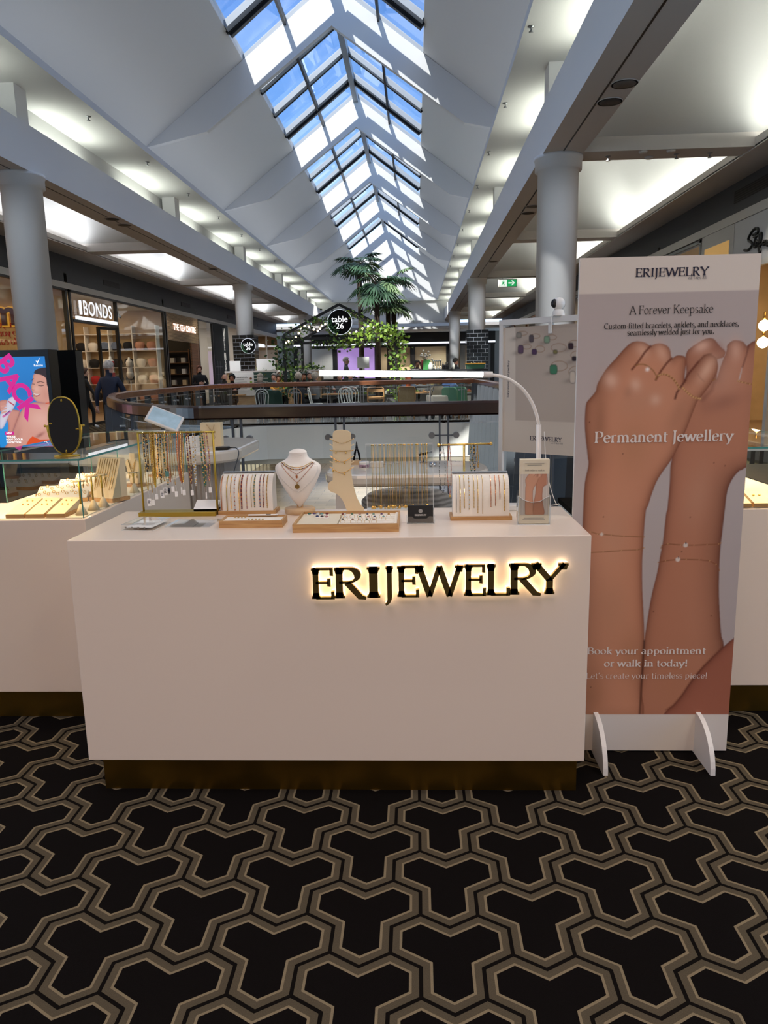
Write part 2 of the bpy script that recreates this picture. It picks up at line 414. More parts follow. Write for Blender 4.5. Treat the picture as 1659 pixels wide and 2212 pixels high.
# white bulkhead round the void, and its soffit
bk = MB()
vp = VOID
for a, b in zip(vp, vp[1:] + vp[:1]):
    bk.poly([(a[0], a[1], -1.05), (b[0], b[1], -1.05), (b[0], b[1], -.06), (a[0], a[1], -.06)])
struct(bk.build('trim_1', M['whitemat']))
bs = MB()
bs.box(-14, 10, 21.95, 33, -1.2, -1.05); bs.box(-14, -5.8, 7, 21.95, -1.2, -1.05); bs.box(1.7, 10, 7, 21.95, -1.2, -1.05); bs.box(-14, 10, 4, 7.1, -1.2, -1.05)
struct(bs.build('trim_2', mat('lower_soffit', 'b5aa98', .8)))
# the lower level
struct(MB().box(-16, 10, 4, 62, -4.75, -4.6).build('floor_lower', tiled('travertine', 'b8a68c', 'a3937c', 1.2, .6)))
lw = MB(); lw.box(-16, -10.5, 24, 62, -4.6, -1.2); struct(lw.build('wall_lower_left', mat('lower_cream', 'cfc0a0', .6, noise=.15, nscale=1.2)))
struct(MB().box(3.6, 10, 24, 62, -4.6, -1.2).build('wall_lower_right', mat('lower_grey', '8d8a86', .6)))
struct(MB().box(-16, 10, 61.6, 62, -4.6, -1.2).build('wall_lower_back', mat('lower_back', 'a89880', .6)))
struct(MB().box(-16, 10, 4, 4.2, -4.6, -1.2).build('wall_lower_front', M['whitemat']))

# longitudinal beams with a slot line, columns with caps
for side, (a, b) in (('left', BL), ('right', BR)):
    bm = MB(); bm.box(a, b, Y0, Y1, BZ, BT)
    mid = (a + b)/2 + (.08 if side == 'left' else -.02)
    bm.box(mid - .012, mid + .012, Y0, Y1, BZ - .004, BZ + .002, 1)
    bm.poly([(a, Y0, BZ - .001), (a, Y1, BZ - .001), (b, Y1, BZ - .001), (b, Y0, BZ - .001)], 2)
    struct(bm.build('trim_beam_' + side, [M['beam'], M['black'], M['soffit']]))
    # joints in the beam face
    sb = MB()
    for k, y in enumerate([13.4 + 8.4*q for q in range(-2, 5)]):
        x0_, x1_ = (a, a + .5) if side == 'left' else (b - .5, b)
        xs = (-6.95, -6.6) if side == 'left' else (2.2, 2.5)
        sb.box(xs[0], xs[1], y - .2, y + .2, BT, SZ)
    struct(sb.build('trim_stub_' + side, M['beam']))
tilem = mat('black_tile', '101214', .12, coat=.3)
def tilebrick():
    m = mat('black_brick_tile', '0e1012', .12, spec=.6); nt = m.node_tree; p = nt.nodes['Principled BSDF']
    tc = N(nt, 'ShaderNodeTexCoord'); mp = N(nt, 'ShaderNodeMapping'); mp.inputs['Rotation'].default_value = (PI/2, 0, 0)
    nt.links.new(tc.outputs['Object'], mp.inputs[0])
    b = N(nt, 'ShaderNodeTexBrick'); nt.links.new(mp.outputs[0], b.inputs['Vector'])
    b.inputs['Color1'].default_value = (*lin('0d0f11'), 1); b.inputs['Color2'].default_value = (*lin('16191c'), 1); b.inputs['Mortar'].default_value = (*lin('85888c'), 1)
    b.inputs['Scale'].default_value = 1; b.inputs['Brick Width'].default_value = .30; b.inputs['Row Height'].default_value = .148; b.inputs['Mortar Size'].default_value = .006
    nt.links.new(b.outputs['Color'], p.inputs['Base Color']); return m
M['tilebrick'] = tilebrick()
ncol = 0
for cx in (-6.75, 2.42):
    for cy in (13.4, 30.2, 47.0):
        ncol += 1
        m = MB(); m.lathe([(.335, 0), (.335, BZ - .22), (.385, BZ - .22), (.385, BZ - .06), (.40, BZ - .05), (.40, BZ)], 36, (cx, cy, 0))
        struct(m.build('trim_column_%d' % ncol, M['column']))

# sloped ceiling beside the skylight, fins, lit soffits, end walls
RZ, SLOPE, SKH, EAVE = 11.54, .747, 2.42, 5.95
sk = lambda x: RZ - SLOPE*abs(x - XC)
cs = MB()
for s in (-1, 1):
    xa, xb = XC + s*SKH, XC + s*EAVE
    cs.poly([(xa, Y0, sk(xa)), (xb, Y0, sk(xb)), (xb, Y1, sk(xb)), (xa, Y1, sk(xa))])
    cs.poly([(xa, Y0, sk(xa)), (xa, Y1, sk(xa)), (xa, Y1, sk(xa) + .25), (xa, Y0, sk(xa) + .25)])
    cs.poly([(xa, Y0, sk(xa)+.25), (xb, Y0, sk(xb)+.25), (xb, Y1, sk(xb)+.25), (xa, Y1, sk(xa)+.25)])
    cs.poly([(xb, Y0, 6.43), (xb, Y1, 6.43), (xb, Y1, sk(xb)+.25), (xb, Y0, sk(xb)+.25)])
    cs.poly([(XC, SKB, RZ), (xa, SKB, sk(xa)), (xa, SKY0, sk(xa)), (XC, SKY0, RZ)])
    cs.poly([(XC, SKB, RZ + .25), (xa, SKB, sk(xa) + .25), (xa, SKY0, sk(xa) + .25), (XC, SKY0, RZ + .25)])
    cs.poly([(XC, SKY0, RZ), (xa, SKY0, sk(xa)), (xa, SKY0, sk(xa) + .25), (XC, SKY0, RZ + .25)])
struct(cs.build('ceiling', M['ceiling']))
ls = MB()
for s, xo in ((-1, -7.08), (1, 2.74)):
    xi = XC + s*3.74
    ls.box(min(xi, xo), max(xi, xo), Y0, Y1, SZ, SZ + .13)
    ls.box(min(xo, xo - s*.06), max(xo, xo - s*.06), Y0, Y1, BT, SZ)
struct(ls.build('ceiling_lit_soffit', M['ceiling']))
fn = MB()
for y in FIN_Y:
    if y < 0: continue
    prof = [(XC - 5.18, 7.63), (XC - 3.5, 7.98), (XC, 10.47), (XC + 3.5, 7.98), (XC + 5.18, 7.63), (XC, RZ)]
    t = .09
    pl = [(XC - 5.25, sk(XC - 5.25)), (XC - 3.5, 7.98), (XC, 10.47), (XC, RZ - .02)]
    pr = [(XC + 5.25, sk(XC + 5.25)), (XC, RZ - .02), (XC, 10.47), (XC + 3.5, 7.98)]
    fn.prism(pl[::-1], y - t, y + t, 'xz'); fn.prism(pr[::-1], y - t, y + t, 'xz')
struct(fn.build('ceiling_fins', M['ceiling']))
ew = MB()
ew.poly([(XC - EAVE - .3, Y1, sk(XC - EAVE - .3)), (XC - EAVE - .3, Y1, 4.9), (XC + EAVE + .3, Y1, 4.9), (XC + EAVE + .3, Y1, sk(XC + EAVE + .3)), (XC, Y1, RZ + .1)])
ew.box(-7.4, 3.05, 54.7, 55, 6.25, 6.45); ew.box(-7.4, 3.05, 54.6, 54.99, 4.7, 4.9)
struct(ew.build('wall_end', M['ceiling']))
struct(MB().box(-12, 9, 60, 60.2, 0, 5).build('wall_far', mat('far_wall', '8a857e', .7)))
struct(MB().box(-12, 9, 55, 60.2, 4.3, 4.5).build('ceiling_far', M['ceiling']))
bw = MB(); bw.box(-14, 10, Y0 - .2, Y0, -.3, 12.2); struct(bw.build('wall_back', mat('back_wall', 'bdb4a8', .8)))

# skylight: glass, ridge, mullions, transoms
skl = struct(bpy.data.objects.new('window_1', None)); C.objects.link(skl)
gp = MB()
for s in (-1, 1):
    xa, xb = XC, XC + s*SKH
    gp.poly([(xa, SKY0, RZ + .12), (xb, SKY0, sk(xb) + .12), (xb, Y1, sk(xb) + .12), (xa, Y1, RZ + .12)])
    gp.poly([(xa, Y0, RZ + .12), (xb, Y0, sk(xb) + .12), (xb, SKB, sk(xb) + .12), (xa, SKB, RZ + .12)])
struct(gp.build('glazing', M['skyglass'], skl))
mm = MB()
mm.box(XC - .09, XC + .09, SKY0, Y1, RZ - .22, RZ + .1, 1)
for s in (-1, 1):
    xm = XC + s*1.24; mm.box(xm - .035, xm + .035, SKY0, Y1, sk(xm) - .10, sk(xm) + .10, 0)
y = Y0
struct(mm.build('mullions', [M['darkframe'], M['greyframe']], skl))
tr = MB()
for fy in FIN_Y:
    for off, wdt, mi in ((2.2, .24, 1), (4.3, .24, 1), (6.45, .24, 1), (6.72, .14, 0), (0, .1, 1)):
        yy = fy + off
        if yy > Y1 - .3 or yy < SKY0 + .2: continue
        for s in (-1, 1):
            xb = XC + s*SKH
            a = Vector((XC + s*.05, yy, RZ + .03)); b = Vector((xb, yy, sk(xb) + .03))
            tr.bar(a, b, wdt, .16 if mi else .30, mi)
            if mi and wdt > .2: tr.bar(a + Vector((0, wdt/2 + .03, -.07)), b + Vector((0, wdt/2 + .03, -.07)), .05, .09, 0)
struct(tr.build('transoms', [M['darkframe'], M['greyframe']], skl))

# side bays: cross soffits, coffers with cushion vaults, shop-side soffit and fascia
def bay(xa, xb, ya, yb):
    """cushion vault over a rectangular opening (cloister vault)"""
    m = MB(); n = 16; rise = 1.0
    f = lambda t: 1 - abs(2*t - 1)**2.2
    vs = []
    for i in range(n + 1):
        for j in range(n + 1):
            u, v = i/n, j/n; h = min(f(u), f(v)*1.15)
            vs.append((xa + (xb - xa)*u, ya + (yb - ya)*v, BZ + .22 + rise*h))
    fs = [(i*(n + 1) + j, i*(n + 1) + j + 1, (i + 1)*(n + 1) + j + 1, (i + 1)*(n + 1) + j) for i in range(n) for j in range(n)]
    m.add(vs, fs, 0, True)
    m.s = [True]*len(m.s)
    # upstands
    for p, q in (((xb, ya), (xb, yb)), ((xa, yb), (xa, ya))):
        m.poly([(*p, BZ), (*q, BZ), (*q, BZ + .23), (*p, BZ + .23)])
    return m
nb = 0
side_soff = MB()
for side in ('left', 'right'):
    inn = BL[0] if side == 'left' else BR[1]
    cov = -9.15 if side == 'left' else 5.5
    wall = XL if side == 'left' else XR
    yb0 = [Y0] + [5.0 + 8.4*k for k in range(0, 7)]
    for k in range(len(yb0) - 1):
        ya, yb = yb0[k] + .28, min(yb0[k + 1] - .28, Y1 - .3)
        nb += 1
        lo, hi = min(inn, cov), max(inn, cov)
        # the cove trough sits beyond the visible lip, so the opening runs a little further
        ext = -.5 if side == 'left' else .5
        m = bay(min(inn, cov + ext), max(inn, cov + ext), ya, yb)
        struct(m.build('ceiling_vault_%d' % nb, M['ceiling']))
        side_soff.box(min(inn, cov + ext), max(inn, cov + ext), yb, yb + .56, BZ, BZ + .23)
        lip = (cov - .06, cov) if side == 'left' else (cov, cov + .06)
        side_soff.box(lip[0], lip[1], ya, yb, BZ, BZ + .14)
    lo, hi = min(cov, wall), max(cov, wall)
    side_soff.box(lo, hi, Y0, Y1, BZ - .02, BZ + .02)
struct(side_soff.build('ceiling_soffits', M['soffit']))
for side, x, d in (('left', XL, -1), ('right', XR, 1)):
    fz = 4.13 if side == 'left' else 4.30
    f = MB(); f.box(min(x, x + d*.3), max(x, x + d*.3), Y0, Y1, fz, BZ)
    struct(f.build('wall_%s' % side, M['fascia']))
    f = MB(); f.box(min(x - d*.05, x + d*.5), max(x - d*.05, x + d*.5), Y0, Y1, fz - .17, fz)
    struct(f.build('trim_%s' % side, M['trimw']))

# ------------------------------------------------------------------ lettering
def nib(pts, T, thin, tilt=18):
    """one pen stroke as a strip of quads in the plane (broad pen held at an angle)"""
    P = [Vector((p[0], p[1])) for p in pts]; q = []
    for i, p in enumerate(P):
        d = P[min(i + 1, len(P) - 1)] - P[max(i - 1, 0)]
        a = math.atan2(d.y, d.x); h = max(thin, T*abs(math.sin(a - math.radians(tilt))))/2
        n = Vector((-math.sin(a), math.cos(a)))*h; q.append((p + n, p - n))
    return [[q[i][0], q[i][1], q[i + 1][1], q[i + 1][0]] for i in range(len(q) - 1)]
def glyphs(T, th, sl):
    """serif alphabet: advance, strokes, feet (flat serifs), flags; T stem, th thin, sl serif length"""
    A = arc; x = .46; Cp = .70
    g = {}
    def S(*p): return list(p)
    def bowl(cx, cy, rx, ry): return A(cx, cy, rx, ry, 0, 360, 24)
    # strokes are polylines; 'F' feet at (x, y): flat serif; 'G' flag: slanted head serif
    g['a'] = (.45, [A(.20, .34, .12, .11, 150, 0, 10) + [(.32, .08), (.36, .015), (.43, .03)], A(.19, .13, .125, .12, 80, 330, 16)], [], [])
    g['b'] = (.51, [S((.12, .02), (.12, .72)), A(.26, .23, .17, .22, 150, -150, 20)], [], [(.12, .72)])
    g['c'] = (.42, [A(.23, .23, .17, .22, 45, 320, 18)], [], [])
    g['d'] = (.52, [S((.38, .72), (.38, .03), (.46, .0)), A(.23, .23, .17, .22, 30, 330, 20)], [], [(.38, .72)])
    g['e'] = (.44, [A(.22, .23, .165, .22, 10, 325, 20), S((.07, .25), (.38, .27))], [], [])
    g['f'] = (.30, [[(.13, 0), (.13, .55)] + A(.24, .58, .11, .14, 175, 60, 8), S((.04, .45), (.28, .45))], [(.13, 0)], [])
    g['h'] = (.54, [S((.11, 0), (.11, .72)), A(.25, .29, .14, .16, 170, 0, 10) + [(.39, 0)]], [(.11, 0), (.39, 0)], [(.11, .72)])
    g['i'] = (.25, [S((.12, 0), (.12, .46))], [(.12, 0), ('dot', .12, .62)], [(.12, .46)])
    g['j'] = (.25, [[(.13, .46), (.13, -.06)] + A(.02, -.08, .11, .12, 0, -90, 6)], [('dot', .13, .62)], [(.13, .46)])
    g['k'] = (.50, [S((.11, 0), (.11, .72)), S((.12, .2), (.36, .45)), S((.2, .28), (.40, .0), (.46, 0))], [(.11, 0), (.36, .45)], [(.11, .72)])
    g['l'] = (.25, [S((.12, 0), (.12, .72))], [(.12, 0)], [(.12, .72)])
    g['m'] = (.80, [S((.11, 0), (.11, .46)), A(.245, .29, .135, .16, 170, 0, 10) + [(.38, 0)], A(.515, .29, .135, .16, 170, 0, 10) + [(.65, 0)]], [(.11, 0), (.38, 0), (.65, 0)], [(.11, .46)])
    g['n'] = (.54, [S((.11, 0), (.11, .46)), A(.25, .29, .14, .16, 170, 0, 10) + [(.39, 0)]], [(.11, 0), (.39, 0)], [(.11, .46)])
    g['o'] = (.48, [bowl(.24, .23, .18, .22)], [], [])
    g['p'] = (.52, [S((.12, -.21), (.12, .46)), A(.26, .23, .17, .22, 150, -150, 20)], [(.12, -.21)], [(.12, .46)])
    g['r'] = (.37, [S((.11, 0), (.11, .46)), A(.25, .30, .13, .15, 170, 55, 8)], [(.11, 0)], [(.11, .46)])
    g['s'] = (.37, [A(.19, .345, .11, .105, 35, 250, 12) + A(.185, .125, .125, .12, 75, -145, 14)], [], [])
    g['t'] = (.32, [[(.13, .60), (.13, .10)] + A(.21, .10, .08, .10, 180, 310, 6), S((.03, .45), (.29, .45))], [], [])
    g['u'] = (.54, [[(.11, .46), (.11, .16)] + A(.24, .16, .13, .16, 180, 350, 10), S((.39, .46), (.39, .03), (.47, 0))], [], [(.11, .46), (.39, .46)])
    g['v'] = (.46, [S((.05, .45), (.23, 0)), S((.23, 0), (.41, .45))], [(.06, .45), (.40, .45)], [])
    g['w'] = (.70, [S((.05, .45), (.20, 0)), S((.20, 0), (.35, .44)), S((.35, .44), (.49, 0)), S((.49, 0), (.65, .45))], [(.06, .45), (.64, .45)], [])
    g['y'] = (.46, [S((.05, .45), (.23, .02)), [(.42, .45), (.19, -.13)] + A(.11, -.13, .08, .07, 0, -110, 5)], [(.06, .45), (.41, .45)], [])
    g['A'] = (.66, [S((.05, 0), (.32, .70)), S((.32, .70), (.60, 0)), S((.15, .24), (.49, .24))], [(.06, 0), (.59, 0)], [])
    g['B'] = (.58, [S((.12, 0), (.12, .70)), [(.12, .68)] + A(.28, .525, .17, .155, 90, -90, 12) + [(.12, .37)], [(.12, .37)] + A(.30, .19, .20, .175, 90, -90, 12) + [(.12, .015)]], [(.12, 0), (.12, .70)], [])
    g['C'] = (.64, [A(.36, .35, .29, .34, 48, 315, 24)], [], [])
    g['E'] = (.54, [S((.12, 0), (.12, .70)), S((.12, .685), (.46, .685)), S((.12, .37), (.40, .37)), S((.12, .015), (.48, .015))], [(.12, 0), (.12, .70), ('v', .455, .62), ('v', .395, .37), ('v', .475, .08)], [])
    g['F'] = (.50, [S((.12, 0), (.12, .70)), S((.12, .685), (.46, .685)), S((.12, .37), (.40, .37))], [(.12, 0), (.12, .70), ('v', .455, .62), ('v', .395, .37)], [])
    g['I'] = (.28, [S((.14, 0), (.14, .70))], [(.14, 0), (.14, .70)], [])
    g['J'] = (.32, [[(.17, .70), (.17, .04)] + A(.03, .02, .14, .20, 0, -75, 8)], [(.17, .70)], [])
    g['K'] = (.64, [S((.12, 0), (.12, .70)), S((.14, .30), (.50, .69)), S((.24, .41), (.56, .0), (.62, 0))], [(.12, 0), (.12, .70), (.50, .69)], [])
    g['L'] = (.52, [S((.12, 0), (.12, .70)), S((.12, .015), (.47, .015))], [(.12, 0), (.12, .70), ('v', .465, .08)], [])
    g['M'] = (.84, [S((.12, 0), (.14, .70)), S((.14, .70), (.42, .03)), S((.42, .03), (.68, .70)), S((.68, .70), (.72, 0))], [(.12, 0), (.72, 0)], [])
    g['N'] = (.74, [S((.12, 0), (.12, .70)), S((.12, .70), (.62, 0)), S((.62, 0), (.62, .70))], [(.12, 0), (.10, .70), (.62, .70)], [])
    g['O'] = (.74, [bowl(.37, .35, .31, .34)], [], [])
    g['P'] = (.55, [S((.12, 0), (.12, .70)), [(.12, .685)] + A(.29, .50, .19, .185, 90, -90, 14) + [(.12, .315)]], [(.12, 0), (.12, .70)], [])
    g['R'] = (.62, [S((.12, 0), (.12, .70)), [(.12, .685)] + A(.27, .525, .18, .16, 90, -90, 14) + [(.12, .365)], S((.26, .36), (.50, .02), (.60, 0))], [(.12, 0), (.12, .70)], [])
    g['T'] = (.60, [S((.30, 0), (.30, .70)), S((.04, .685), (.56, .685))], [(.30, 0), ('v', .05, .62), ('v', .55, .62)], [])
    g['W'] = (.96, [S((.04, .70), (.27, .0)), S((.27, 0), (.48, .68)), S((.48, .68), (.70, 0)), S((.70, 0), (.92, .70))], [(.05, .70), (.91, .70)], [])
    g['Y'] = (.62, [S((.04, .70), (.31, .32)), S((.58, .70), (.31, .32)), S((.31, .34), (.31, 0))], [(.06, .70), (.56, .70), (.31, 0)], [])
    g['0'] = (.48, [bowl(.24, .33, .18, .33)], [], [])
    g['1'] = (.36, [S((.08, .56), (.19, .66)), S((.19, .66), (.19, 0))], [(.19, 0)], [])
    g['2'] = (.46, [A(.22, .48, .16, .18, 150, -40, 12) + [(.05, .02)], S((.05, .02), (.42, .02))], [], [])
    g['.'] = (.22, [], [('dot', .10, .045)], [])
    g[','] = (.22, [S((.12, .07), (.06, -.11))], [('dot', .11, .045)], [])
    g['-'] = (.30, [S((.04, .24), (.26, .25))], [], [])
    g['!'] = (.26, [S((.13, .22), (.13, .72))], [('dot', .13, .045)], [])
    g["'"] = (.20, [S((.11, .72), (.07, .54))], [], [])
    g[' '] = (.22, [], [], [])
    out = {}
    for ch, (adv, st, ft, fg) in g.items():
        P = []
        for s_ in st: P += nib(s_, T, th)
        for f in ft:
            if f[0] == 'dot':
                P.append([(f[1] + T*.6*math.cos(a), f[2] + T*.6*math.sin(a)) for a in [2*PI*k/10 for k in range(10)]])
            elif f[0] == 'v':
                P.append([(f[1] - th*.5, f[2] - sl*.9), (f[1] + th*.9, f[2] - sl*1.0), (f[1] + th*.9, f[2] + sl*1.0), (f[1] - th*.5, f[2] + sl*.9)])
            else:
                X, Yv = f; k = th*.55; up = Yv < .2
                y0, y1 = (Yv, Yv + th) if up else (Yv - th, Yv)
                P.append([(X - sl, y0), (X + sl, y0), (X + sl, y1), (X - sl, y1)])
                ye = Yv + th*2.6 if up else Yv - th*2.6
                a, b = (y1, ye) if up else (y0, ye)
                P.append([(X - sl*.85, a), (X + sl*.85, a), (X + T*.48, b), (X - T*.48, b)])
        for X, Yv in fg:
            P.append([(X - sl*.95, Yv - th*1.6), (X + T*.4, Yv - th*2.4), (X + T*.47, Yv + th*.4), (X - T*.2, Yv - th*.2)])
        out[ch] = (adv, P)
    return out
GL = {'reg': glyphs(.078, .030, .085), 'bold': glyphs(.125, .042, .10), 'sign': glyphs(.130, .054, .095)}
def serif_width(t, face='reg', track=0.): return sum(GL[face][ch][0] + track for ch in t) - track
def serif(mb, text, x, z, size, y, face='reg', align='c', mi=0, track=0., width=None, vertical=False, shear=0.):
    """flat serif lettering in an xz plane at depth y, facing -Y; 'size' is the em"""
    wd = serif_width(text, face, track)*size; k = 1.
    if width: k = width/wd; wd = width
    nq = 0
    ox = x - wd/2 if align == 'c' else (x - wd if align == 'r' else x)
    for ch in text:
        adv, P = GL[face][ch]
        for q in P:
            mb.poly([(ox + (a[0] + shear*a[1])*size*k, y - 8e-6*(nq % 37), z + a[1]*size) for a in q], mi); nq += 1
        ox += (adv + track)*size*k
    return mb
_fontcache = {}
def sans(text, size, extrude=0., bold=0., align='CENTER', spacing=1.):
    """built-in sans lettering as a mesh; lies in xz facing -Y after the turn"""
    cu = bpy.data.curves.new('lettering', 'FONT'); cu.body = text; cu.size = size; cu.extrude = extrude; cu.offset = bold
    cu.align_x = align; cu.align_y = 'CENTER'; cu.resolution_u = 4; cu.space_character = spacing
    o = bpy.data.objects.new('lettering', cu); C.objects.link(o)
    dg = bpy.context.evaluated_depsgraph_get()
    me = bpy.data.meshes.new_from_object(o.evaluated_get(dg))
    me.transform(Matrix.Rotation(PI/2, 4, 'X'))
    bpy.data.objects.remove(o); bpy.data.curves.remove(cu)
    return me
def place_mesh(name, me, m, parent=None, loc=(0, 0, 0), rot=(0, 0, 0)):
    me.materials.clear(); me.materials.append(m)
    o = bpy.data.objects.new(name, me); C.objects.link(o); o.location = loc; o.rotation_euler = rot
    if parent is not None: o.parent = parent
    return o

# ------------------------------------------------------------------ printed pictures (colour per vertex of a fine flat grid)
class Print:
    def __init__(s, w, h, step, col):
        s.w, s.h = w, h; s.nx, s.nz = int(w/step) + 1, int(h/step) + 1
        gx, gz = np.meshgrid(np.linspace(0, w, s.nx), np.linspace(0, h, s.nz)); s.X = gx.ravel(); s.Z = gz.ravel()
        s.c = np.tile(np.array(lin(col) if isinstance(col, str) else col), (s.nx*s.nz, 1)); s.step = step
    def sd(s, poly, pad):
        p = np.array([(q[0], q[1]) for q in poly])
        m = (s.X > p[:, 0].min() - pad) & (s.X < p[:, 0].max() + pad) & (s.Z > p[:, 1].min() - pad) & (s.Z < p[:, 1].max() + pad)
        idx = np.nonzero(m)[0]; x, z = s.X[idx], s.Z[idx]; best = np.full(len(idx), 1e9); ins = np.zeros(len(idx), bool)
        for i in range(len(p)):
            a, b = p[i], p[(i + 1) % len(p)]; d = b - a; L = d@d + 1e-12
            t = np.clip(((x - a[0])*d[0] + (z - a[1])*d[1])/L, 0, 1)
            best = np.minimum(best, (x - a[0] - t*d[0])**2 + (z - a[1] - t*d[1])**2)
            if a[1] != b[1]:
                cr_ = ((a[1] > z) != (b[1] > z)) & (x < d[0]*(z - a[1])/(b[1] - a[1]) + a[0]); ins ^= cr_
        d = np.sqrt(best); return idx, np.where(ins, d, -d)
    def fill(s, poly, col, soft=None, edge=None, edgew=.02, side=None, feather=0.):
        """side: (dx, dz, amount, width) darker towards one side, like the shading of the printed photograph"""
        c = np.array(lin(col) if isinstance(col, str) else col); f = feather or s.step*.7
        idx, d = s.sd(poly, f*2); a = np.clip(.5 + d/(2*f), 0, 1)[:, None]
        colr = np.tile(c, (len(idx), 1))
        if edge is not None:
            k = np.exp(-np.clip(d, 0, None)/edgew)[:, None]; colr = colr*(1 - k) + np.array(lin(edge))*k
        if side is not None:
            x, z = s.X[idx], s.Z[idx]; sh, e = s.sd_shift(poly, idx, side)
            colr = colr*(1 - sh[:, None]*side[2])
        s.c[idx] = s.c[idx]*(1 - a) + colr*a
    def sd_shift(s, poly, idx, side):
        p = [(q[0] + side[0], q[1] + side[1]) for q in poly]
        P2 = np.array(p); x, z = s.X[idx], s.Z[idx]; best = np.full(len(idx), 1e9); ins = np.zeros(len(idx), bool)
        for i in range(len(P2)):
            a, b = P2[i], P2[(i + 1) % len(P2)]; d = b - a; L = d@d + 1e-12
            t = np.clip(((x - a[0])*d[0] + (z - a[1])*d[1])/L, 0, 1)
            best = np.minimum(best, (x - a[0] - t*d[0])**2 + (z - a[1] - t*d[1])**2)
            if a[1] != b[1]:
                ins ^= ((a[1] > z) != (b[1] > z)) & (x < d[0]*(z - a[1])/(b[1] - a[1]) + a[0])
        d = np.sqrt(best); d = np.where(ins, d, -d); w_ = side[3]
        return np.clip(.5 - d/(2*w_), 0, 1), None
    def blob(s, x, z, rx, rz, col, a=.6, rot=0.):
        ca, sa = math.cos(rot), math.sin(rot); dx, dz = s.X - x, s.Z - z
        u = (dx*ca + dz*sa)/rx; v = (-dx*sa + dz*ca)/rz
        k = (a*np.exp(-(u*u + v*v)))[:, None]; s.c = s.c*(1 - k) + np.array(lin(col) if isinstance(col, str) else col)*k
    def line(s, pts, w_, col, a=1., soft=None):
        P = np.array([(q[0], q[1]) for q in pts]); f = soft or s.step*.6
        best = np.full(len(s.X), 1e9)
        lo, hi = P.min(0) - w_ - 3*f, P.max(0) + w_ + 3*f
        idx = np.nonzero((s.X > lo[0]) & (s.X < hi[0]) & (s.Z > lo[1]) & (s.Z < hi[1]))[0]; x, z = s.X[idx], s.Z[idx]; best = np.full(len(idx), 1e9)
        for i in range(len(P) - 1):
            A_, B_ = P[i], P[i + 1]; d = B_ - A_; L = d@d + 1e-12; t = np.clip(((x - A_[0])*d[0] + (z - A_[1])*d[1])/L, 0, 1)
            best = np.minimum(best, (x - A_[0] - t*d[0])**2 + (z - A_[1] - t*d[1])**2)
        k = (a*np.clip(.5 - (np.sqrt(best) - w_/2)/(2*f), 0, 1))[:, None]
        s.c[idx] = s.c[idx]*(1 - k) + np.array(lin(col))*k
    def mesh(s, name):
        me = bpy.data.meshes.new(name); i = np.arange(s.nx*s.nz).reshape(s.nz, s.nx)
        v = np.stack([s.X, np.zeros_like(s.X), s.Z], 1)
        q = np.stack([i[:-1, :-1], i[:-1, 1:], i[1:, 1:], i[1:, :-1]], -1).reshape(-1, 4)
        me.vertices.add(len(v)); me.vertices.foreach_set('co', v.ravel().astype(np.float32))
        me.loops.add(q.size); me.loops.foreach_set('vertex_index', q.ravel().astype(np.int32))
        me.polygons.add(len(q)); me.polygons.foreach_set('loop_start', np.arange(0, q.size, 4, dtype=np.int32))
        me.update(calc_edges=True)
        at_ = me.color_attributes.new('Col', 'FLOAT_COLOR', 'POINT')
        at_.data.foreach_set('color', np.concatenate([s.c, np.ones((len(s.c), 1))], 1).ravel().astype(np.float32))
        return me

# ------------------------------------------------------------------ the white display plinth
PX0, PX1, PYF, PYB, PZ = -1.195, .574, 2.427, 2.958, .95
pl = thing('display_plinth', 'long white laminate display counter on a recessed brass kick base, on the patterned carpet', 'counter', (-.31, 2.69, 0))
L0 = lambda x, y, z=0: (x + .31, y - 2.69, z)
b = MB(); b.box(PX0 + .31, PX1 + .31, PYF - 2.69, PYB - 2.69, .137, PZ); b.build('body', M['white'], pl, bevel=.003)
b = MB(); b.box(PX0 + .345, PX1 + .293, PYF - 2.65, PYB - 2.73, 0, .137); b.build('kick_base', M['brass'], pl)

# lit sign on its face: each raised letter with its own glowing back
M['signface'] = mat('sign_bronze', '5e4e26', .38, metal=.45)
M['signside'] = mat('sign_side', 'c9a866', .3, metal=.7)
M['glow'] = mat('sign_glow', 'fff0d0', .5, emit=(1, .80, .54), estr=2.2)
sign = thing('lit_letter_sign', 'bronze raised capital letters glowing from behind on the white counter front', 'sign', (0, PYF, 0))
word = 'ERIJEWELRY'
SX0, SX1, SZB = -.355, .483, .748
px_starts = [675, 723, 794, 826, 858, 901, 1001, 1048, 1096, 1148]; px_ends = [722, 792, 822, 851, 903, 996, 1046, 1097, 1165, 1219]
capw = {'E': (.02, .50), 'R': (.02, .60), 'I': (.045, .235), 'J': (-.02, .275), 'W': (0, .96), 'L': (.02, .49), 'Y': (0, .62)}
for i, ch in enumerate(word):
    xa = at(px_starts[i], 1255, Y=PYF).x; xb = at(px_ends[i], 1255, Y=PYF).x
    g0, g1 = capw[ch]; kx = (xb - xa)/(g1 - g0); kz = .1020/.70*1.03
    rise = .0012*i
    front = MB(); side = MB(); back = MB()
    for q in GL['sign'][ch][1]:
        pts = [(xa + (p[0] - g0)*kx, SZB + rise + p[1]*kz) for p in q]
        ar = sum(pts[j][0]*pts[(j + 1) % len(pts)][1] - pts[(j + 1) % len(pts)][0]*pts[j][1] for j in range(len(pts)))
        if ar < 0: pts = pts[::-1]
        front.prism(pts, -.034, -.020, 'xz', 0, 1)
        cx_ = sum(p[0] for p in pts)/len(pts); cz_ = sum(p[1] for p in pts)/len(pts)
        back.prism([(cx_ + (p[0] - cx_)*.96, cz_ + (p[1] - cz_)*.96) for p in pts], -.0195, -.004, 'xz')
    lo = front.build('letter', [M['signface'], M['signside']], sign)
    back.build('glowing_back', M['glow'], lo)

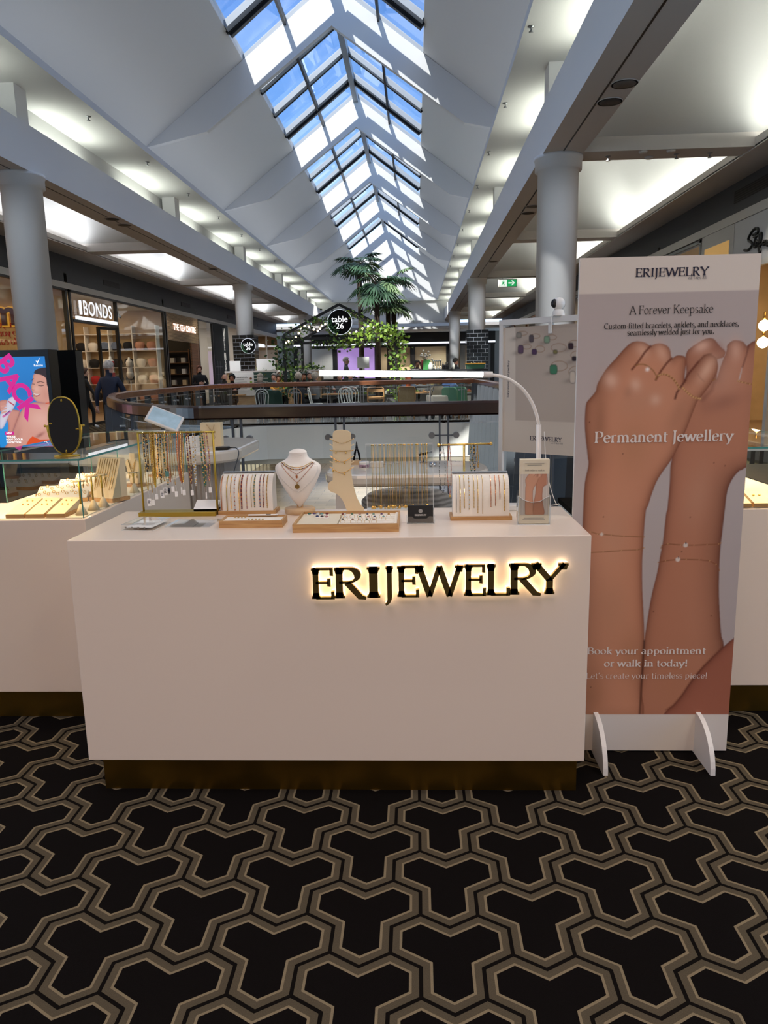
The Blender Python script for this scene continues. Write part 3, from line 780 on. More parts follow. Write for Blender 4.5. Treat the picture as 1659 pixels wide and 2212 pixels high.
# ------------------------------------------------------------------ glass-topped side cabinets
def cabinet(foot, label, strips):
    cx, cy = sum(p[0] for p in foot)/len(foot), sum(p[1] for p in foot)/len(foot)
    t = thing('display_cabinet', label, 'cabinet', (cx, cy, 0))
    F = [(x - cx, y - cy) for x, y in foot]; zt = 1.157
    def ins(d): return inset(F, -d)
    b = MB(); b.prism(F, .139, .91, 'xy'); b.build('body', M['white'], t, bevel=.003)
    b = MB(); b.prism(ins(.045), 0, .139, 'xy'); b.build('kick_base', M['brass'], t)
    b = MB(); b.prism(ins(.02), .9102, .914, 'xy'); b.build('display_bed', M['bed'], t)
    G = ins(.008); g = MB()
    for p, q in zip(G, G[1:] + G[:1]): g.poly([(*p, .914), (*q, .914), (*q, zt), (*p, zt)])
    g.build('glass_sides', M['glass'], t)
    g = MB(); g.poly([(*p, zt + .008) for p in F]); g.build('glass_top', M['topglass'], t)
    e = MB()
    for p, q in zip(F, F[1:] + F[:1]): e.bar((*p, zt + .0035), (*q, zt + .0035), .003, .008)
    for p in G: e.box(p[0] - .0018, p[0] + .0018, p[1] - .0018, p[1] + .0018, .914, zt)
    e.build('glass_edge', M['edge'], t)
    s = MB()
    for a, b_, up in strips: s.bar((a[0] - cx, a[1] - cy, zt - .008), (b_[0] - cx, b_[1] - cy, zt - .008), .01, .008)
    s.build('light_strip', M['trimw'], t)
    for a, b_, dr in strips:
        L = math.hypot(a[0] - b_[0], a[1] - b_[1]); o = area('cabinet_strip_lamp', ((a[0] + b_[0])/2, (a[1] + b_[1])/2, zt - .016), L if abs(a[1] - b_[1]) < .1 else .02, .02 if abs(a[1] - b_[1]) < .1 else L, 3.8*L, (1, .68, .34), dr)
    return t
M['bed'] = mat('display_bed', 'f0e2c8', .7)
M['topglass'] = glass('cabinet_top_glass', (.93, .97, .96), .085)
cabinet([(-3.4, 3.004), (-1.39, 3.004), (-1.39, 4.45), (-1.45, 4.5), (-1.84, 4.5), (-1.96, 4.38), (-1.96, 3.43), (-3.4, 3.43)],
        'white jewellery cabinet with lit glass case left of the lettered counter', [((-3.3, 3.03), (-1.45, 3.03), (0, .35, -1)), ((-1.93, 3.5), (-1.93, 4.35), (.35, 0, -1)), ((-3.3, 3.40), (-2.0, 3.40), (0, -.3, -1))])
cabinet([(1.12, 3.06), (3.2, 3.06), (3.2, 3.5), (1.72, 3.5), (1.72, 4.35), (1.6, 4.45), (1.2, 4.45), (1.12, 4.38)],
        'white jewellery cabinet with lit glass case behind the tall printed banner', [((1.2, 3.09), (3.1, 3.09), (0, .35, -1)), ((1.69, 3.6), (1.69, 4.3), (-.35, 0, -1))])

# ------------------------------------------------------------------ mirror on the left case
mt = thing('table_mirror', 'oval gold-framed swivel mirror seen from its black back on the left glass case', 'mirror', (-1.482, 3.096, 1.1655))
ov = [(.0655*math.copysign(abs(math.cos(a))**.86, math.cos(a)), .118*math.copysign(abs(math.sin(a))**.80, math.sin(a)) + .130) for a in [2*PI*k/40 for k in range(40)]]
m = MB(); m.prism(ov[::-1], -.004, .004, 'xz'); m.build('backing', M['screenoff'], mt)
m = MB(); m.tube([(x, 0, z) for x, z in ov], .0045, 8, closed=True); m.build('frame', M['goldmat'], mt)
m = MB(); m.lathe([(.055, 0), (.055, .005), (.05, .008), (0, .009)], 28, sy=.62); m.build('base', M['goldmat'], mt)
m = MB(); m.tube([(-.074, 0, .13)] + [(.074*math.cos(math.radians(a)), 0, .13 + .122*math.sin(math.radians(a))) for a in range(190, 352, 9)] + [(.074, 0, .13)], .0042, 8); m.build('yoke', M['goldmat'], mt)
for s in (-1, 1):
    m = MB(); m.tube([(s*.062, 0, .13), (s*.082, 0, .13)], .003, 8); m.ball((s*.083, 0, .13), .0055, 10, 6); m.build('pivot_knob', M['goldmat'], mt)
for x, z in ((0, .235), (0, .022), (-.056, .14), (.056, .115)):
    m = MB(); m.ball((x, -.0045, z), (.004 if x == 0 else .007, .002, .007 if x == 0 else .004), 10, 6); m.build('clip', M['goldmat'], mt)

# ------------------------------------------------------------------ tablet on the back end of the left case
tb = thing('tablet_stand', 'white tablet tilted on its stand at the back end of the left glass case', 'tablet', (-1.455, 4.30, 1.1655))
m = MB(); m.box(-.06, .06, -.045, .045, 0, .008); m.tube([(0, .02, .008), (0, .03, .07)], .012, 8); m.build('stand', M['whitemat'], tb)
m = MB(); m.box(-.098, .098, -.009, .009, -.067, .067); cs_ = m.build('casing', M['whitemat'], tb, (-.005, .0, .078), rot=(math.radians(-52), math.radians(24), math.radians(10)), bevel=.006)
m = MB(); m.poly([(-.085, -.0095, -.056), (.085, -.0095, -.056), (.085, -.0095, .056), (-.085, -.0095, .056)])
m.build('screen', mat('tablet_screen', '9fb3bd', .08, emit='7f98a6', estr=.35, noise=.3, nscale=14), cs_)

# ------------------------------------------------------------------ white back counter with fluted base, left
bc = thing('back_counter', 'white counter with rounded corner and fluted base behind the brass necklace rack', 'counter', (-1.72, 4.95, 0))
def rrect(x0, x1, y0, y1, r, n=8):
    return (arc(x1 - r, y0 + r, r, r, -90, 0, n) + arc(x1 - r, y1 - r, r, r, 0, 90, n) + arc(x0 + r, y1 - r, r, r, 90, 180, n) + arc(x0 + r, y0 + r, r, r, 180, 270, n))
M['gloss'] = mat('gloss_white_top', 'd9d2c6', .18, coat=.4)
m = MB(); m.prism(rrect(-.55, .58, -.42, .66, .28), .94, 1.02, 'xy'); m.build('worktop', M['gloss'], bc, bevel=.018)
fo = rrect(-.48, .44, -.32, .56, .25, 10); fl2 = []
P_ = catmull([(*p, 0) for p in fo], 5, True)
for i, p in enumerate(P_):
    q = P_[(i + 1) % len(P_)]; d = (q - p); n_ = Vector((d.y, -d.x, 0)).normalized() if d.length > 1e-9 else Vector((0, 0, 0))
    fl2.append((p.x + n_.x*(.010 if i % 4 < 2 else 0), p.y + n_.y*(.010 if i % 4 < 2 else 0)))
m = MB(); m.prism(fl2, 0, .94, 'xy'); m.build('fluted_base', mat('fluted_panel', 'b8b0a6', .5), bc)

bag = thing('gift_bag', 'cream paper gift bag with rope handle and gold lettering on the white back counter', 'bag', (-1.375, 4.98, 1.02), .02)
m = MB(); m.box(-.068, .068, -.035, .035, 0, .155); m.build('body', M['cream'], bag)
m = MB(); m.tube(catmull([(-.02, -.037, .14), (-.005, -.045, .12), (.012, -.05, .08), (.022, -.045, .12), (.028, -.037, .142)], 6), .0022, 6); m.tube(catmull([(-.025, -.037, .143), (.01, -.047, .105), (.03, -.046, .06), (.012, -.045, .045)], 6), .0022, 6); m.build('rope_handle', mat('rope', 'b79c74', .8), bag)
m = MB(); serif(m, 'ERIJEWELRY', 0, .086, .018, -.0362, 'bold', width=.072); m.build('lettering', M['gold'], bag)
for k, (x, w_, z, h_) in enumerate(((-1.49, .085, 1.02, .03), (-1.485, .07, 1.05, .04))):
    m = MB(); m.box(-w_/2, w_/2, -.04, .04, 0, h_ - .001); m.box(-w_/2 - .001, w_/2 + .001, -.041, .041, h_*.55, h_, 0)
    tag(m.build('paper_box', M['whitemat'], loc=(x, 4.90, z + .0004), bevel=.002), ('wider white paper box at the bottom of the pair beside the gift bag', 'smaller white paper box stacked on another beside the gift bag')[k], 'box', 'white boxes beside the gift bag')
ch = thing('charger', 'small black charger with a cable on the edge of the white back counter', 'charger', (-1.235, 4.70, 1.0202))
m = MB(); m.box(-.04, .04, -.03, .03, 0, .018); m.build('body', M['black'], ch, bevel=.003)
m = MB(); m.tube(catmull([(.04, 0, .01), (.09, -.02, .012), (.125, -.10, -.02), (.14, -.33, -.12), (.138, -.345, -.22), (.125, -.35, -.30)], 6), .0035, 6); m.build('cable', M['black'], ch)

# ------------------------------------------------------------------ oval work table in the middle and what stands on it
ot = thing('work_table', 'white rounded work table on two panel legs in the middle of the kiosk', 'table', (-.06, 4.62, 0))
m = MB(); m.prism(rrect(-.50, .50, -.33, .33, .25, 10), .828, .90, 'xy'); m.build('tabletop', M['gloss'], ot, bevel=.02)
for x in (-.40, .34):
    m = MB(); m.box(x - .03, x + .03, -.2, .2, 0, .83); m.build('leg', M['whitemat'], ot)
TZ = .90
p = at(770, 1003, Z=TZ)
pb = thing('tool_block', 'tan wooden tool block on the left end of the work table', 'block', (p.x - .005, p.y, TZ))
m = MB(); m.box(-.035, .035, -.03, .03, 0, .028); m.build('body', M['palewood'], pb)
pl_ = thing('pliers', 'black pliers standing upright in the tan block on the work table', 'pliers', (p.x + .004, p.y, TZ + .0285))
m = MB(); m.tube([(-.004, 0, .075), (-.002, 0, .118)], [.006, .0015], 6); m.tube([(.004, 0, .075), (.001, 0, .118)], [.006, .0015], 6); m.lathe([(0, -.005), (.009, -.005), (.009, .005), (0, .005)], 10, (0, 0, .072)); m.build('jaws', M['darkframe'], pl_)
for s in (-1, 1):
    m = MB(); m.tube(catmull([(s*.004, 0, .07), (s*.011, 0, .05), (s*.016, 0, .025), (s*.02, 0, 0)], 5), [.0055]*5 + [.007]*6 + [.006]*5, 7); m.build('handle', M['blackmatte'], pl_)
p = at(787, 1012, Z=TZ)
tu = thing('cream_tub', 'small white lidded tub with dark print beside the pliers', 'tub', (p.x, p.y, TZ))
m = MB(); m.lathe([(.028, 0), (.031, .004), (.031, .03), (.029, .031)], 20); m.build('jar', M['whitegloss'], tu)
m = MB(); m.lathe([(.032, .031), (.032, .043), (.03, .045), (0, .045)], 20); m.build('lid', M['whitegloss'], tu)
m = MB(); m.lathe([(.0313, .008), (.0313, .027)], 20); m.build('printed_band', mat('tub_print', '8c7280', .4, noise=.7, nscale=60), tu)
p = at(814, 1002, Z=TZ + .02)
m = MB(); m.box(-.04, .04, -.03, .03, 0, .032); m.box(-.041, .041, -.031, .031, .016, .033)
tag(m.build('card_box', M['whitemat'], loc=(p.x, p.y, TZ + .0003), bevel=.002), 'white card box on the work table behind the hanging pendants', 'box')
p = at(835, 1006, Z=TZ)
m = MB(); r2 = random.Random(3)
for k in range(9):
    q = Vector((r2.uniform(-.05, .05), r2.uniform(-.03, .03), .006 + r2.random()*.015)); pts = [q]
    for _ in range(5): q = q + Vector((r2.uniform(-.025, .025), r2.uniform(-.02, .02), r2.uniform(-.006, .006))); q.z = max(.003, q.z); pts.append(q)
    m.tube(catmull(pts, 4), .0018, 5)
tag(m.build('wire_tangle', M['silver'], loc=(p.x, p.y, TZ)), 'loose tangle of silver wire on the work table', 'wire')
p = at(915, 1000, Z=TZ)
cl = thing('bench_clamp', 'small silver bench clamp with dark jaws on the right half of the work table', 'clamp', (p.x, p.y, TZ))
m = MB(); m.box(-.025, .025, -.02, .02, 0, .008); m.tube([(0, 0, .008), (0, 0, .05)], .006, 8); m.build('base', M['steel'], cl)
m = MB(); m.bar((-.03, 0, .052), (.03, 0, .068), .014, .012); m.bar((-.02, 0, .068), (.022, 0, .052), .012, .008); m.build('jaws', M['darkframe'], cl)
m = MB(); m.tube([(.028, 0, .064), (.05, 0, .074)], .003, 6); m.ball((.05, 0, .074), .006, 8, 6); m.build('screw', M['steel'], cl)
p = at(935, 1007, Z=TZ)
m = MB(); m.lathe([(.02, 0), (.022, .004), (.022, .022), (.02, .024), (0, .024)], 18)
tag(m.build('metal_tin', M['silver'], loc=(p.x, p.y, TZ)), 'small round silver tin on the work table beside the clamp', 'tin')
p = at(985, 1005, Z=TZ)
wt = thing('parts_tray', 'low white compartment tray on the right end of the work table', 'tray', (p.x, p.y, TZ))
m = MB(); m.box(-.05, .05, -.03, .03, 0, .004)
for x in (-.05, -.025, 0, .025, .05): m.box(x - .001, x + .001, -.03, .03, .004, .024)
for y in (-.03, .03): m.box(-.05, .05, y - .001, y + .001, .004, .024)
m.build('tray', M['whitegloss'], wt)

# grey tub chair behind the work table
tc_ = thing('tub_chair', 'grey upholstered tub chair tucked behind the work table', 'chair', (-.07, 5.35, 0))
m = MB(); n_ = 26; vs = []; fs = []
for i in range(n_ + 1):
    a = math.radians(160 + 220*i/n_); k = max(0, math.sin(PI*i/n_))
    hz = .50 + .20*k**.7
    for rr, zz in ((.27, .30), (.33, .30), (.335, hz - .03), (.30, hz), (.265, hz - .04)):
        vs.append((rr*math.cos(a)*1.0, rr*math.sin(a)*.85, zz))
for i in range(n_):
    for j in range(5): fs.append((i*5 + j, i*5 + (j + 1) % 5, (i + 1)*5 + (j + 1) % 5, (i + 1)*5 + j))
m.add(vs, fs, 0, True)
def banded(name):
    mm_ = mat(name, '8d8780', .9); nt = mm_.node_tree; p = nt.nodes['Principled BSDF']
    tc = N(nt, 'ShaderNodeTexCoord'); wv = N(nt, 'ShaderNodeTexWave'); wv.bands_direction = 'Z'; wv.inputs['Scale'].default_value = 9; wv.inputs['Distortion'].default_value = 3; wv.inputs['Detail'].default_value = 2
    nt.links.new(tc.outputs['Object'], wv.inputs[0]); r = N(nt, 'ShaderNodeValToRGB'); nt.links.new(wv.outputs[0], r.inputs[0])
    r.color_ramp.elements[0].color = (*lin('6f6963'), 1); r.color_ramp.elements[1].color = (*lin('9a948c'), 1); nt.links.new(r.outputs[0], p.inputs['Base Color']); return mm_
m.build('backrest', banded('grey_weave'), tc_)
m = MB(); m.prism(rrect(-.26, .26, -.22, .24, .12), .33, .45, 'xy'); m.build('seat', banded('grey_weave_seat'), tc_, bevel=.02)
for x in (-.2, .2):
    for y in (-.17, .17):
        m = MB(); m.tube([(x, y, .33), (x*1.08, y*1.08, 0)], [.018, .012], 8); m.build('leg', M['darkframe'], tc_)

# ------------------------------------------------------------------ things on the plinth
T = PZ
M['ivory'] = mat('ivory_leatherette', 'ebe4d8', .6, bump=.04, bscale=500)
M['gem_green'] = mat('gem_green', '1f5a44', .1, coat=.5); M['gem_red'] = mat('gem_red', '6a1420', .1, coat=.5)
M['gem_blue'] = mat('gem_blue', '26335c', .1, coat=.5); M['gem_purple'] = mat('gem_purple', '4a2c66', .1, coat=.5)
M['gem_black'] = mat('gem_black', '14121a', .1, coat=.5); M['gem_pale'] = mat('gem_pale', 'cfd3d6', .08, coat=.5)
M['gem_pink'] = mat('gem_pink', 'b07a78', .1, coat=.5); M['gem_teal'] = mat('gem_teal', '5d8f8a', .1, coat=.5); M['gem_amber'] = mat('gem_amber', 'a5792e', .1, coat=.5)
M['paper'] = mat('paper_tag', 'f1eee8', .8); M['ink'] = mat('ink', '1a1820', .7); M['navyink'] = mat('navy_ink', '1c1a33', .7)
M['white_ink'] = mat('white_ink', 'e9e5df', .7); M['greyink'] = mat('grey_ink', '8a857c', .8)
GEMS = [M['gem_red'], M['gem_green'], M['gem_blue'], M['gem_purple'], M['gem_black'], M['gem_pale'], M['gem_pink'], M['gem_teal'], M['gem_amber']]

def chain_path(mb, pts, r, style, mi=0, mj=1, step=.0065):
    """plain: smooth; link: pulsing radius; bead: thin wire with beads of another colour"""
    pts = [Vector(p) for p in pts]
    if style == 'plain': return mb.tube(pts, r, 5, mi)
    L = [0]
    for a, b in zip(pts, pts[1:]): L.append(L[-1] + (b - a).length)
    def sample(d):
        for i in range(len(pts) - 1):
            if d <= L[i + 1] + 1e-9: return pts[i].lerp(pts[i + 1], (d - L[i])/max(1e-9, L[i + 1] - L[i]))
        return pts[-1]
    if style == 'link':
        n = max(4, int(L[-1]/(step*.5))); mb.tube([sample(L[-1]*i/n) for i in range(n + 1)], [r*(1.35 if i % 2 else .55) for i in range(n + 1)], 5, mi, smooth=False)
    else:
        mb.tube(pts, r*.5, 4, mi); n = max(3, int(L[-1]/step))
        for i in range(n):
            mb.ball(sample(L[-1]*(i + .5)/n), r*1.5, 6, 4, mj if i % 3 else mi)
    return mb

# brass necklace rack
rk = thing('necklace_rack', 'brass necklace rack with a flat base and one rail on the left of the counter', 'rack', (-.938, 2.865, T))
m = MB(); m.box(-.157, .149, -.032, .032, 0, .017); m.build('base', M['goldmat'], rk, bevel=.001)
m = MB(); m.tube([(-.148, 0, .327), (.158, 0, .327)], .0036, 8); m.build('rail', M['goldmat'], rk)
for x in (-.146, .150):
    m = MB(); m.tube([(x, 0, .017), (x, 0, .326)], .0042, 8); m.build('post', M['goldmat'], rk)
RKX = lambda px: (px - 300)/157*.306 - .148 - .938      # pixel column on the rail -> x
NK = [  # zoom column, drop, radius, style, metal, bead material, tag kind, words
    (115, .228, .0016, 'link', 'gold', None, 'label', 'gold link necklace with a printed price tag'),
    (140, .150, .0022, 'bead', 'gold', 'gem_black', None, 'short gold necklace with dark beads'),
    (220, .236, .0010, 'plain', 'gold', None, 'small', 'fine gold chain with a long loop'),
    (255, .205, .0026, 'link', 'gold', None, None, 'thick gold link necklace'),
    (285, .215, .0026, 'link', 'goldmat', None, 'small', 'chunky brass-coloured chain'),
    (335, .180, .0016, 'link', 'gold', None, None, 'slim gold chain hanging short'),
    (400, .198, .0019, 'bead', 'gold', 'gem_black', 'label', 'gold necklace dotted with black beads'),
    (432, .190, .0016, 'bead', 'gold', 'gem_amber', 'label', 'gold necklace with amber beads'),
    (490, .205, .0018, 'bead', 'gold', 'gem_green', 'stone', 'gold necklace ending in a dark oval stone'),
    (520, .150, .0017, 'link', 'gold', None, 'slab', 'gold chain with a grey rectangular pendant'),
    (570, .195, .0021, 'link', 'rose', None, None, 'rose-gold necklace hanging in a thick strand'),
    (612, .185, .0011, 'plain', 'gold', None, 'small', 'fine gold chain with a small white tag'),
    (640, .205, .0012, 'bead', 'gold', 'gem_amber', 'small', 'fine beaded gold chain with a tag below'),
    (752, .190, .0023, 'link', 'rose', None, 'thin', 'thick rope necklace left of the densest pair'),
    (790, .200, .0022, 'plain', 'rose', None, None, 'smooth rose-gold snake chain'),
    (820, .195, .0023, 'link', 'gold', None, 'small', 'thick rope necklace right of the densest pair'),
    (935, .200, .0021, 'bead', 'gold', 'gem_red', 'small', 'beaded necklace with dark red and blue beads'),
    (1052, .210, .0020, 'bead', 'gold', 'gem_pale', None, 'beaded necklace with pale clear beads'),
    (1190, .212, .0024, 'bead', 'gold', 'gem_green', 'thin', 'beaded necklace with green, red and orange stones'),
    (1270, .190, .0022, 'bead', 'gold', 'gem_pink', 'small', 'beaded necklace with pink and clear beads'),
]
rr_ = random.Random(5)
for k, (zx, drop, r, st, me_, bead, tg, words) in enumerate(NK):
    x = RKX(300 + zx/9.217); wd = .0035 + .002*rr_.random(); lean = .010*rr_.random() - .002
    where = 'first from the left' if k == 0 else ('last on the right' if k == len(NK) - 1 else ORD[k] + ' from the left')
    t = thing('necklace', '%s, %s on the brass rack' % (words, where), 'necklace', (x, 2.865, T + .327), 0, 'necklaces on the brass rack')
    top = .0045
    pts = catmull([(-.0015, -.001 - top*.3, top), (-wd*.6, -.006, -.02), (-wd + lean*.5, -.008, -drop*.6), (lean*.9 - .001, -.006, -drop), (lean + wd*.7, -.004, -drop*.6), (wd*.8, .004, -.02), (.0015, .002, top)], 5)
    m = MB(); chain_path(m, pts, r, st); m.build('chain', [M[me_], M[bead] if bead else M[me_]], t)
    if tg in ('label', 'small', 'thin'):
        h = {'label': .03, 'small': .022, 'thin': .026}[tg]; w_ = {'label': .016, 'small': .012, 'thin': .005}[tg]; dz = drop + .022 + .01*rr_.random()
        if drop + .022 + h + .012 > .300: dz = .30 - h
        m = MB(); m.tube([(lean, -.006, -drop), (lean + .002, -.007, -dz)], .0006, 4, 1)
        a = .12*rr_.random(); m.prism([(lean - w_/2, -dz - h), (lean + w_/2, -dz - h + .001), (lean + w_/2, -dz), (lean - w_/2, -dz)], -.0075, -.007, 'xz')
        if tg == 'label':
            for q in range(4): m.box(lean - w_*.35, lean + w_*(.1 + .2*rr_.random()), -.0078, -.0076, -dz - h*.25 - q*.0045, -dz - h*.25 - q*.0045 + .0022, 2)
        m.build('price_tag', [M['paper'], M['white_ink'], M['ink']], t)
    elif tg == 'stone':
        m = MB(); m.ball((lean, -.007, -drop - .022), (.0055, .004, .0125), 10, 8); m.build('pendant', M['gem_black'], t)
    elif tg == 'slab':
        m = MB(); m.box(lean - .007, lean + .007, -.012, -.008, -drop - .02, -drop); m.build('pendant', M['gem_teal'], t)

# small price card block and loose card at the foot of the rack
m = MB(); m.prism([(0, 0), (.055, 0), (.055, .034), (.0, .008)], -.05, .045, 'yz', 0); m.box(-.05, .045, 0, .055, 0, .006, 1)
tag(m.build('card_stand', [M['paper'], M['bamboo']], loc=(-.833, 2.862, T + .0172)), 'sloping white card on a small wooden wedge at the right foot of the brass rack', 'card')

# clear acrylic block with paper inside, and a sheet under acrylic
ab = thing('acrylic_block', 'clear acrylic block holding a white card, front left on the counter', 'block', (-1.0, 2.63, T), -.12)
m = MB(); m.box(-.058, .062, -.055, .095, 0, .022); m.build('block', M['acrylic'], ab)
m = MB()
for (x0, x1, y0, y1) in ((-.058, .062, -.0555, -.0545), (.0615, .0625, -.055, .095), (-.0585, -.0575, -.055, .095), (-.058, .062, .0945, .0955)):
    for z in (.0005, .0215): m.box(x0, x1, y0, y1, z - .0006, z + .0006)
m.build('edges', M['edgeclear'], ab)
m = MB(); m.box(-.05, .054, -.045, .086, .010, .0105)
for q in range(4): m.box(-.045 + q*.024, -.042 + q*.024 + .004, -.0547, -.0545, .008, .014, 1)
m.build('card', [M['paper'], M['greyink']], ab)
ac = thing('acrylic_sheet', 'clear acrylic sheet lying on a grey printed page, behind the acrylic block', 'sheet', (-.845, 2.67, T), -.05)
m = MB(); m.box(-.075, .095, -.05, .10, .0012, .004); m.build('sheet', M['acrylic'], ac)
m = MB(); m.prism([(-.06, -.035), (.055, -.035), (.075, .085), (-.03, .085)], .0003, .0009, 'xy', 0); m.build('page', mat('grey_page', 'b3b0ac', .8), ac)

# bracelet displays: white rolled pads on bamboo bases, each bracelet a thing
def bracelet_display(x0, x1, y0, label, h, cols, group, where, styles):
    t = thing('bracelet_display', label, 'display', ((x0 + x1)/2, y0, T)); hw = (x1 - x0)/2
    m = MB(); m.box(-hw - .006, hw + .006, -.004, .094, 0, .0145); m.build('base', M['bamboo'], t, bevel=.001)
    prof = [(.002, .0147), (.002, h*.45)] + [(.002 + .07*(1 - math.cos(a)), h*.45 + (h*.52)*math.sin(a)) for a in [PI/2*k/10 for k in range(1, 11)]]
    back = [(.088, prof[-1][1] + .004), (.088, .0147)]
    m = MB(); m.prism((prof + back)[::-1], -hw + .004, hw - .004, 'yz'); m.build('pad', M['ivory'], t)
    m = MB(); m.box(-hw + .004, hw - .004, .070, .090, h*.97 + .0045, h*.97 + .0075); m.build('top_bar', M['greyframe'], t)
    def surf(z):
        return .002 if z < h*.45 else .002 + .07*(1 - math.sqrt(max(0, 1 - ((z - h*.45)/(h*.52))**2)))
    for k, (x, zb, (st, mt_, bd, r, words)) in enumerate(zip(cols[0], cols[1], styles)):
        zs = [h*.955 - (h*.955 - zb)*q/22 for q in range(23)]
        pts = [(0, surf(z) - r - .0006, z) for z in zs]
        nm = 'first' if k == 0 else ORD[k]
        r *= 1.35; b = MB(); chain_path(b, [Vector(p) + Vector((0, -r*.3, 0)) for p in pts], r, st, step=.0055)
        o = b.build('bracelet', [M[mt_], M[bd] if bd else M[mt_]], loc=(x, y0, T))
        tag(o, '%s, %s from the left on the %s white bracelet pad' % (words, nm, where), 'bracelet', group)
    return t
px_l = [477.5, 489.5, 498, 506, 516, 521, 532, 542, 548.6, 560.7, 568, 576]
zb_l = [.018, .016, .024, .017, .016, .023, .023, .028, .027, .029, .026, .025]
bl_st = [('plain', 'rose', None, .0016, 'flat rose-gold bracelet'), ('plain', 'gold', None, .0015, 'smooth gold bracelet'), ('link', 'gold', None, .0013, 'gold link bracelet'), ('bead', 'rose', 'gem_pale', .0013, 'bracelet of rose and clear beads'),
         ('link', 'gold', None, .0012, 'fine gold chain bracelet'), ('bead', 'rose', 'gem_red', .0017, 'bracelet of red and gold beads'), ('bead', 'gold', 'gem_pink', .0012, 'thin bracelet of pink beads'), ('plain', 'gold', None, .0008, 'hair-thin gold bracelet'),
         ('bead', 'gold', 'gem_green', .0013, 'bracelet of green and black beads'), ('bead', 'rose', 'gem_purple', .0012, 'bracelet of purple beads'), ('bead', 'rose', 'gem_red', .0012, 'bracelet of small red beads'), ('bead', 'gold', 'gem_amber', .0012, 'bracelet of amber beads')]
bracelet_display(-.779, -.563, 2.862, 'white bracelet pad with colourful bracelets on a bamboo base beside the brass rack', .158,
                 ([at(p, 1060, Y=2.866).x + .0 for p in px_l], zb_l), 'bracelets on the left pad', 'left', bl_st)
px_r = [740 + q/3.072 for q in (757, 780, 808, 840, 872, 898, 930, 985, 1015, 1043, 1075)]
zb_r = [.030, .029, .046, .040, .046, .026, .024, .048, .053, .078, .034]
br_st = [('plain', 'silver', None, .0006, 'hair-thin silver bracelet'), ('link', 'gold', None, .0013, 'gold link bracelet'), ('link', 'gold', None, .0012, 'slim gold link bracelet'), ('bead', 'gold', 'gem_pale', .0010, 'gold bracelet with clear beads'), ('link', 'gold', None, .0010, 'fine gold chain bracelet'),
         ('link', 'gold', None, .0010, 'long fine gold bracelet'), ('plain', 'gold', None, .0007, 'longest plain gold bracelet'), ('link', 'rose', None, .0010, 'fine rose-gold bracelet'), ('link', 'rose', None, .0011, 'rose-gold link bracelet'), ('link', 'rose', None, .0010, 'shortest rose-gold bracelet'), ('link', 'gold', None, .0012, 'long gold link bracelet')]
bracelet_display(.128, .341, 2.695, 'white bracelet pad with thin gold bracelets on a bamboo base at the right', .167,
                 ([at(p, 1060, Y=2.70).x for p in px_r], zb_r), 'bracelets on the right pad', 'right', br_st)

# trays of rings
def wood_tray(x0, x1, y0, y1, label, h=.029):
    t = thing('jewellery_tray', label, 'tray', ((x0 + x1)/2, (y0 + y1)/2, T)); hx, hy = (x1 - x0)/2, (y1 - y0)/2
    m = MB(); w_ = .0065
    m.box(-hx, hx, -hy, -hy + w_, 0, h); m.box(-hx, hx, hy - w_, hy, 0, h); m.box(-hx, -hx + w_, -hy + w_, hy - w_, 0, h); m.box(hx - w_, hx, -hy + w_, hy - w_, 0, h)
    m.box(-hx + w_, hx - w_, -hy + w_, hy - w_, 0, .006); m.build('tray_frame', M['bamboo'], t)
    return t, hx - w_, hy - w_
t, ix, iy = wood_tray(-.433, -.064, 2.512, 2.757, 'wide bamboo tray of gem rings at the front middle of the counter')
m = MB(); m.box(-.03, ix, -iy, iy, .006, .019)
for q in range(6): m.box(-.026, ix - .012, -iy + .02 + q*.038, -iy + .024 + q*.038, .019, .0205)
m.box(ix - .01, ix, -iy, iy, .019, .024); m.build('ring_pad', M['velvet'], t)
m = MB(); m.box(-ix, -.034, -iy, iy, .006, .0205); m.build('stud_pad', mat('linen_pad', 'd9cfb9', .9, bump=.1, bscale=900), t)
trx, trY = -.2485, 2.7035
gi = 0
for row, (zy, cols_) in enumerate(((1235, (880, 905, 980, 1060, 1140, 1205, 1290, 1365)), (1262, (905, 1065, 1150, 1215, 1310)), (1290, (880, 985, 1055, 1135, 1210)))):
    for k, zx in enumerate(cols_):
        p = at(560 + zx/4.879, 860 + (zy + 22)/4.879, Z=T + .0212)
        gm = GEMS[(gi*5 + row) % 9]; gi += 1
        gname = {'gem_red': 'red', 'gem_green': 'green', 'gem_blue': 'blue', 'gem_purple': 'purple', 'gem_black': 'black', 'gem_pale': 'clear', 'gem_pink': 'pink', 'gem_teal': 'teal', 'gem_amber': 'amber'}[gm.name]
        r = thing('ring', '%s-stone ring, %s from the left, %s row of wide bamboo tray' % (gname, ORD[k], ('back', 'middle', 'front')[row]), 'ring', (p.x, p.y, T + .0196), .25*math.sin(gi*2.1), 'rings in the wide bamboo tray')
        m = MB(); m.tube([(.0085*math.cos(a), 0, .0045 + .0085*math.sin(a)) for a in [math.radians(-28 + 236*q/16) for q in range(17)]], .0008, 5); m.build('band', M['gold'], r)
        m = MB(); m.ball((0, 0, .0145), (.0045, .0035, .0028), 8, 6); m.build('stone', gm, r)
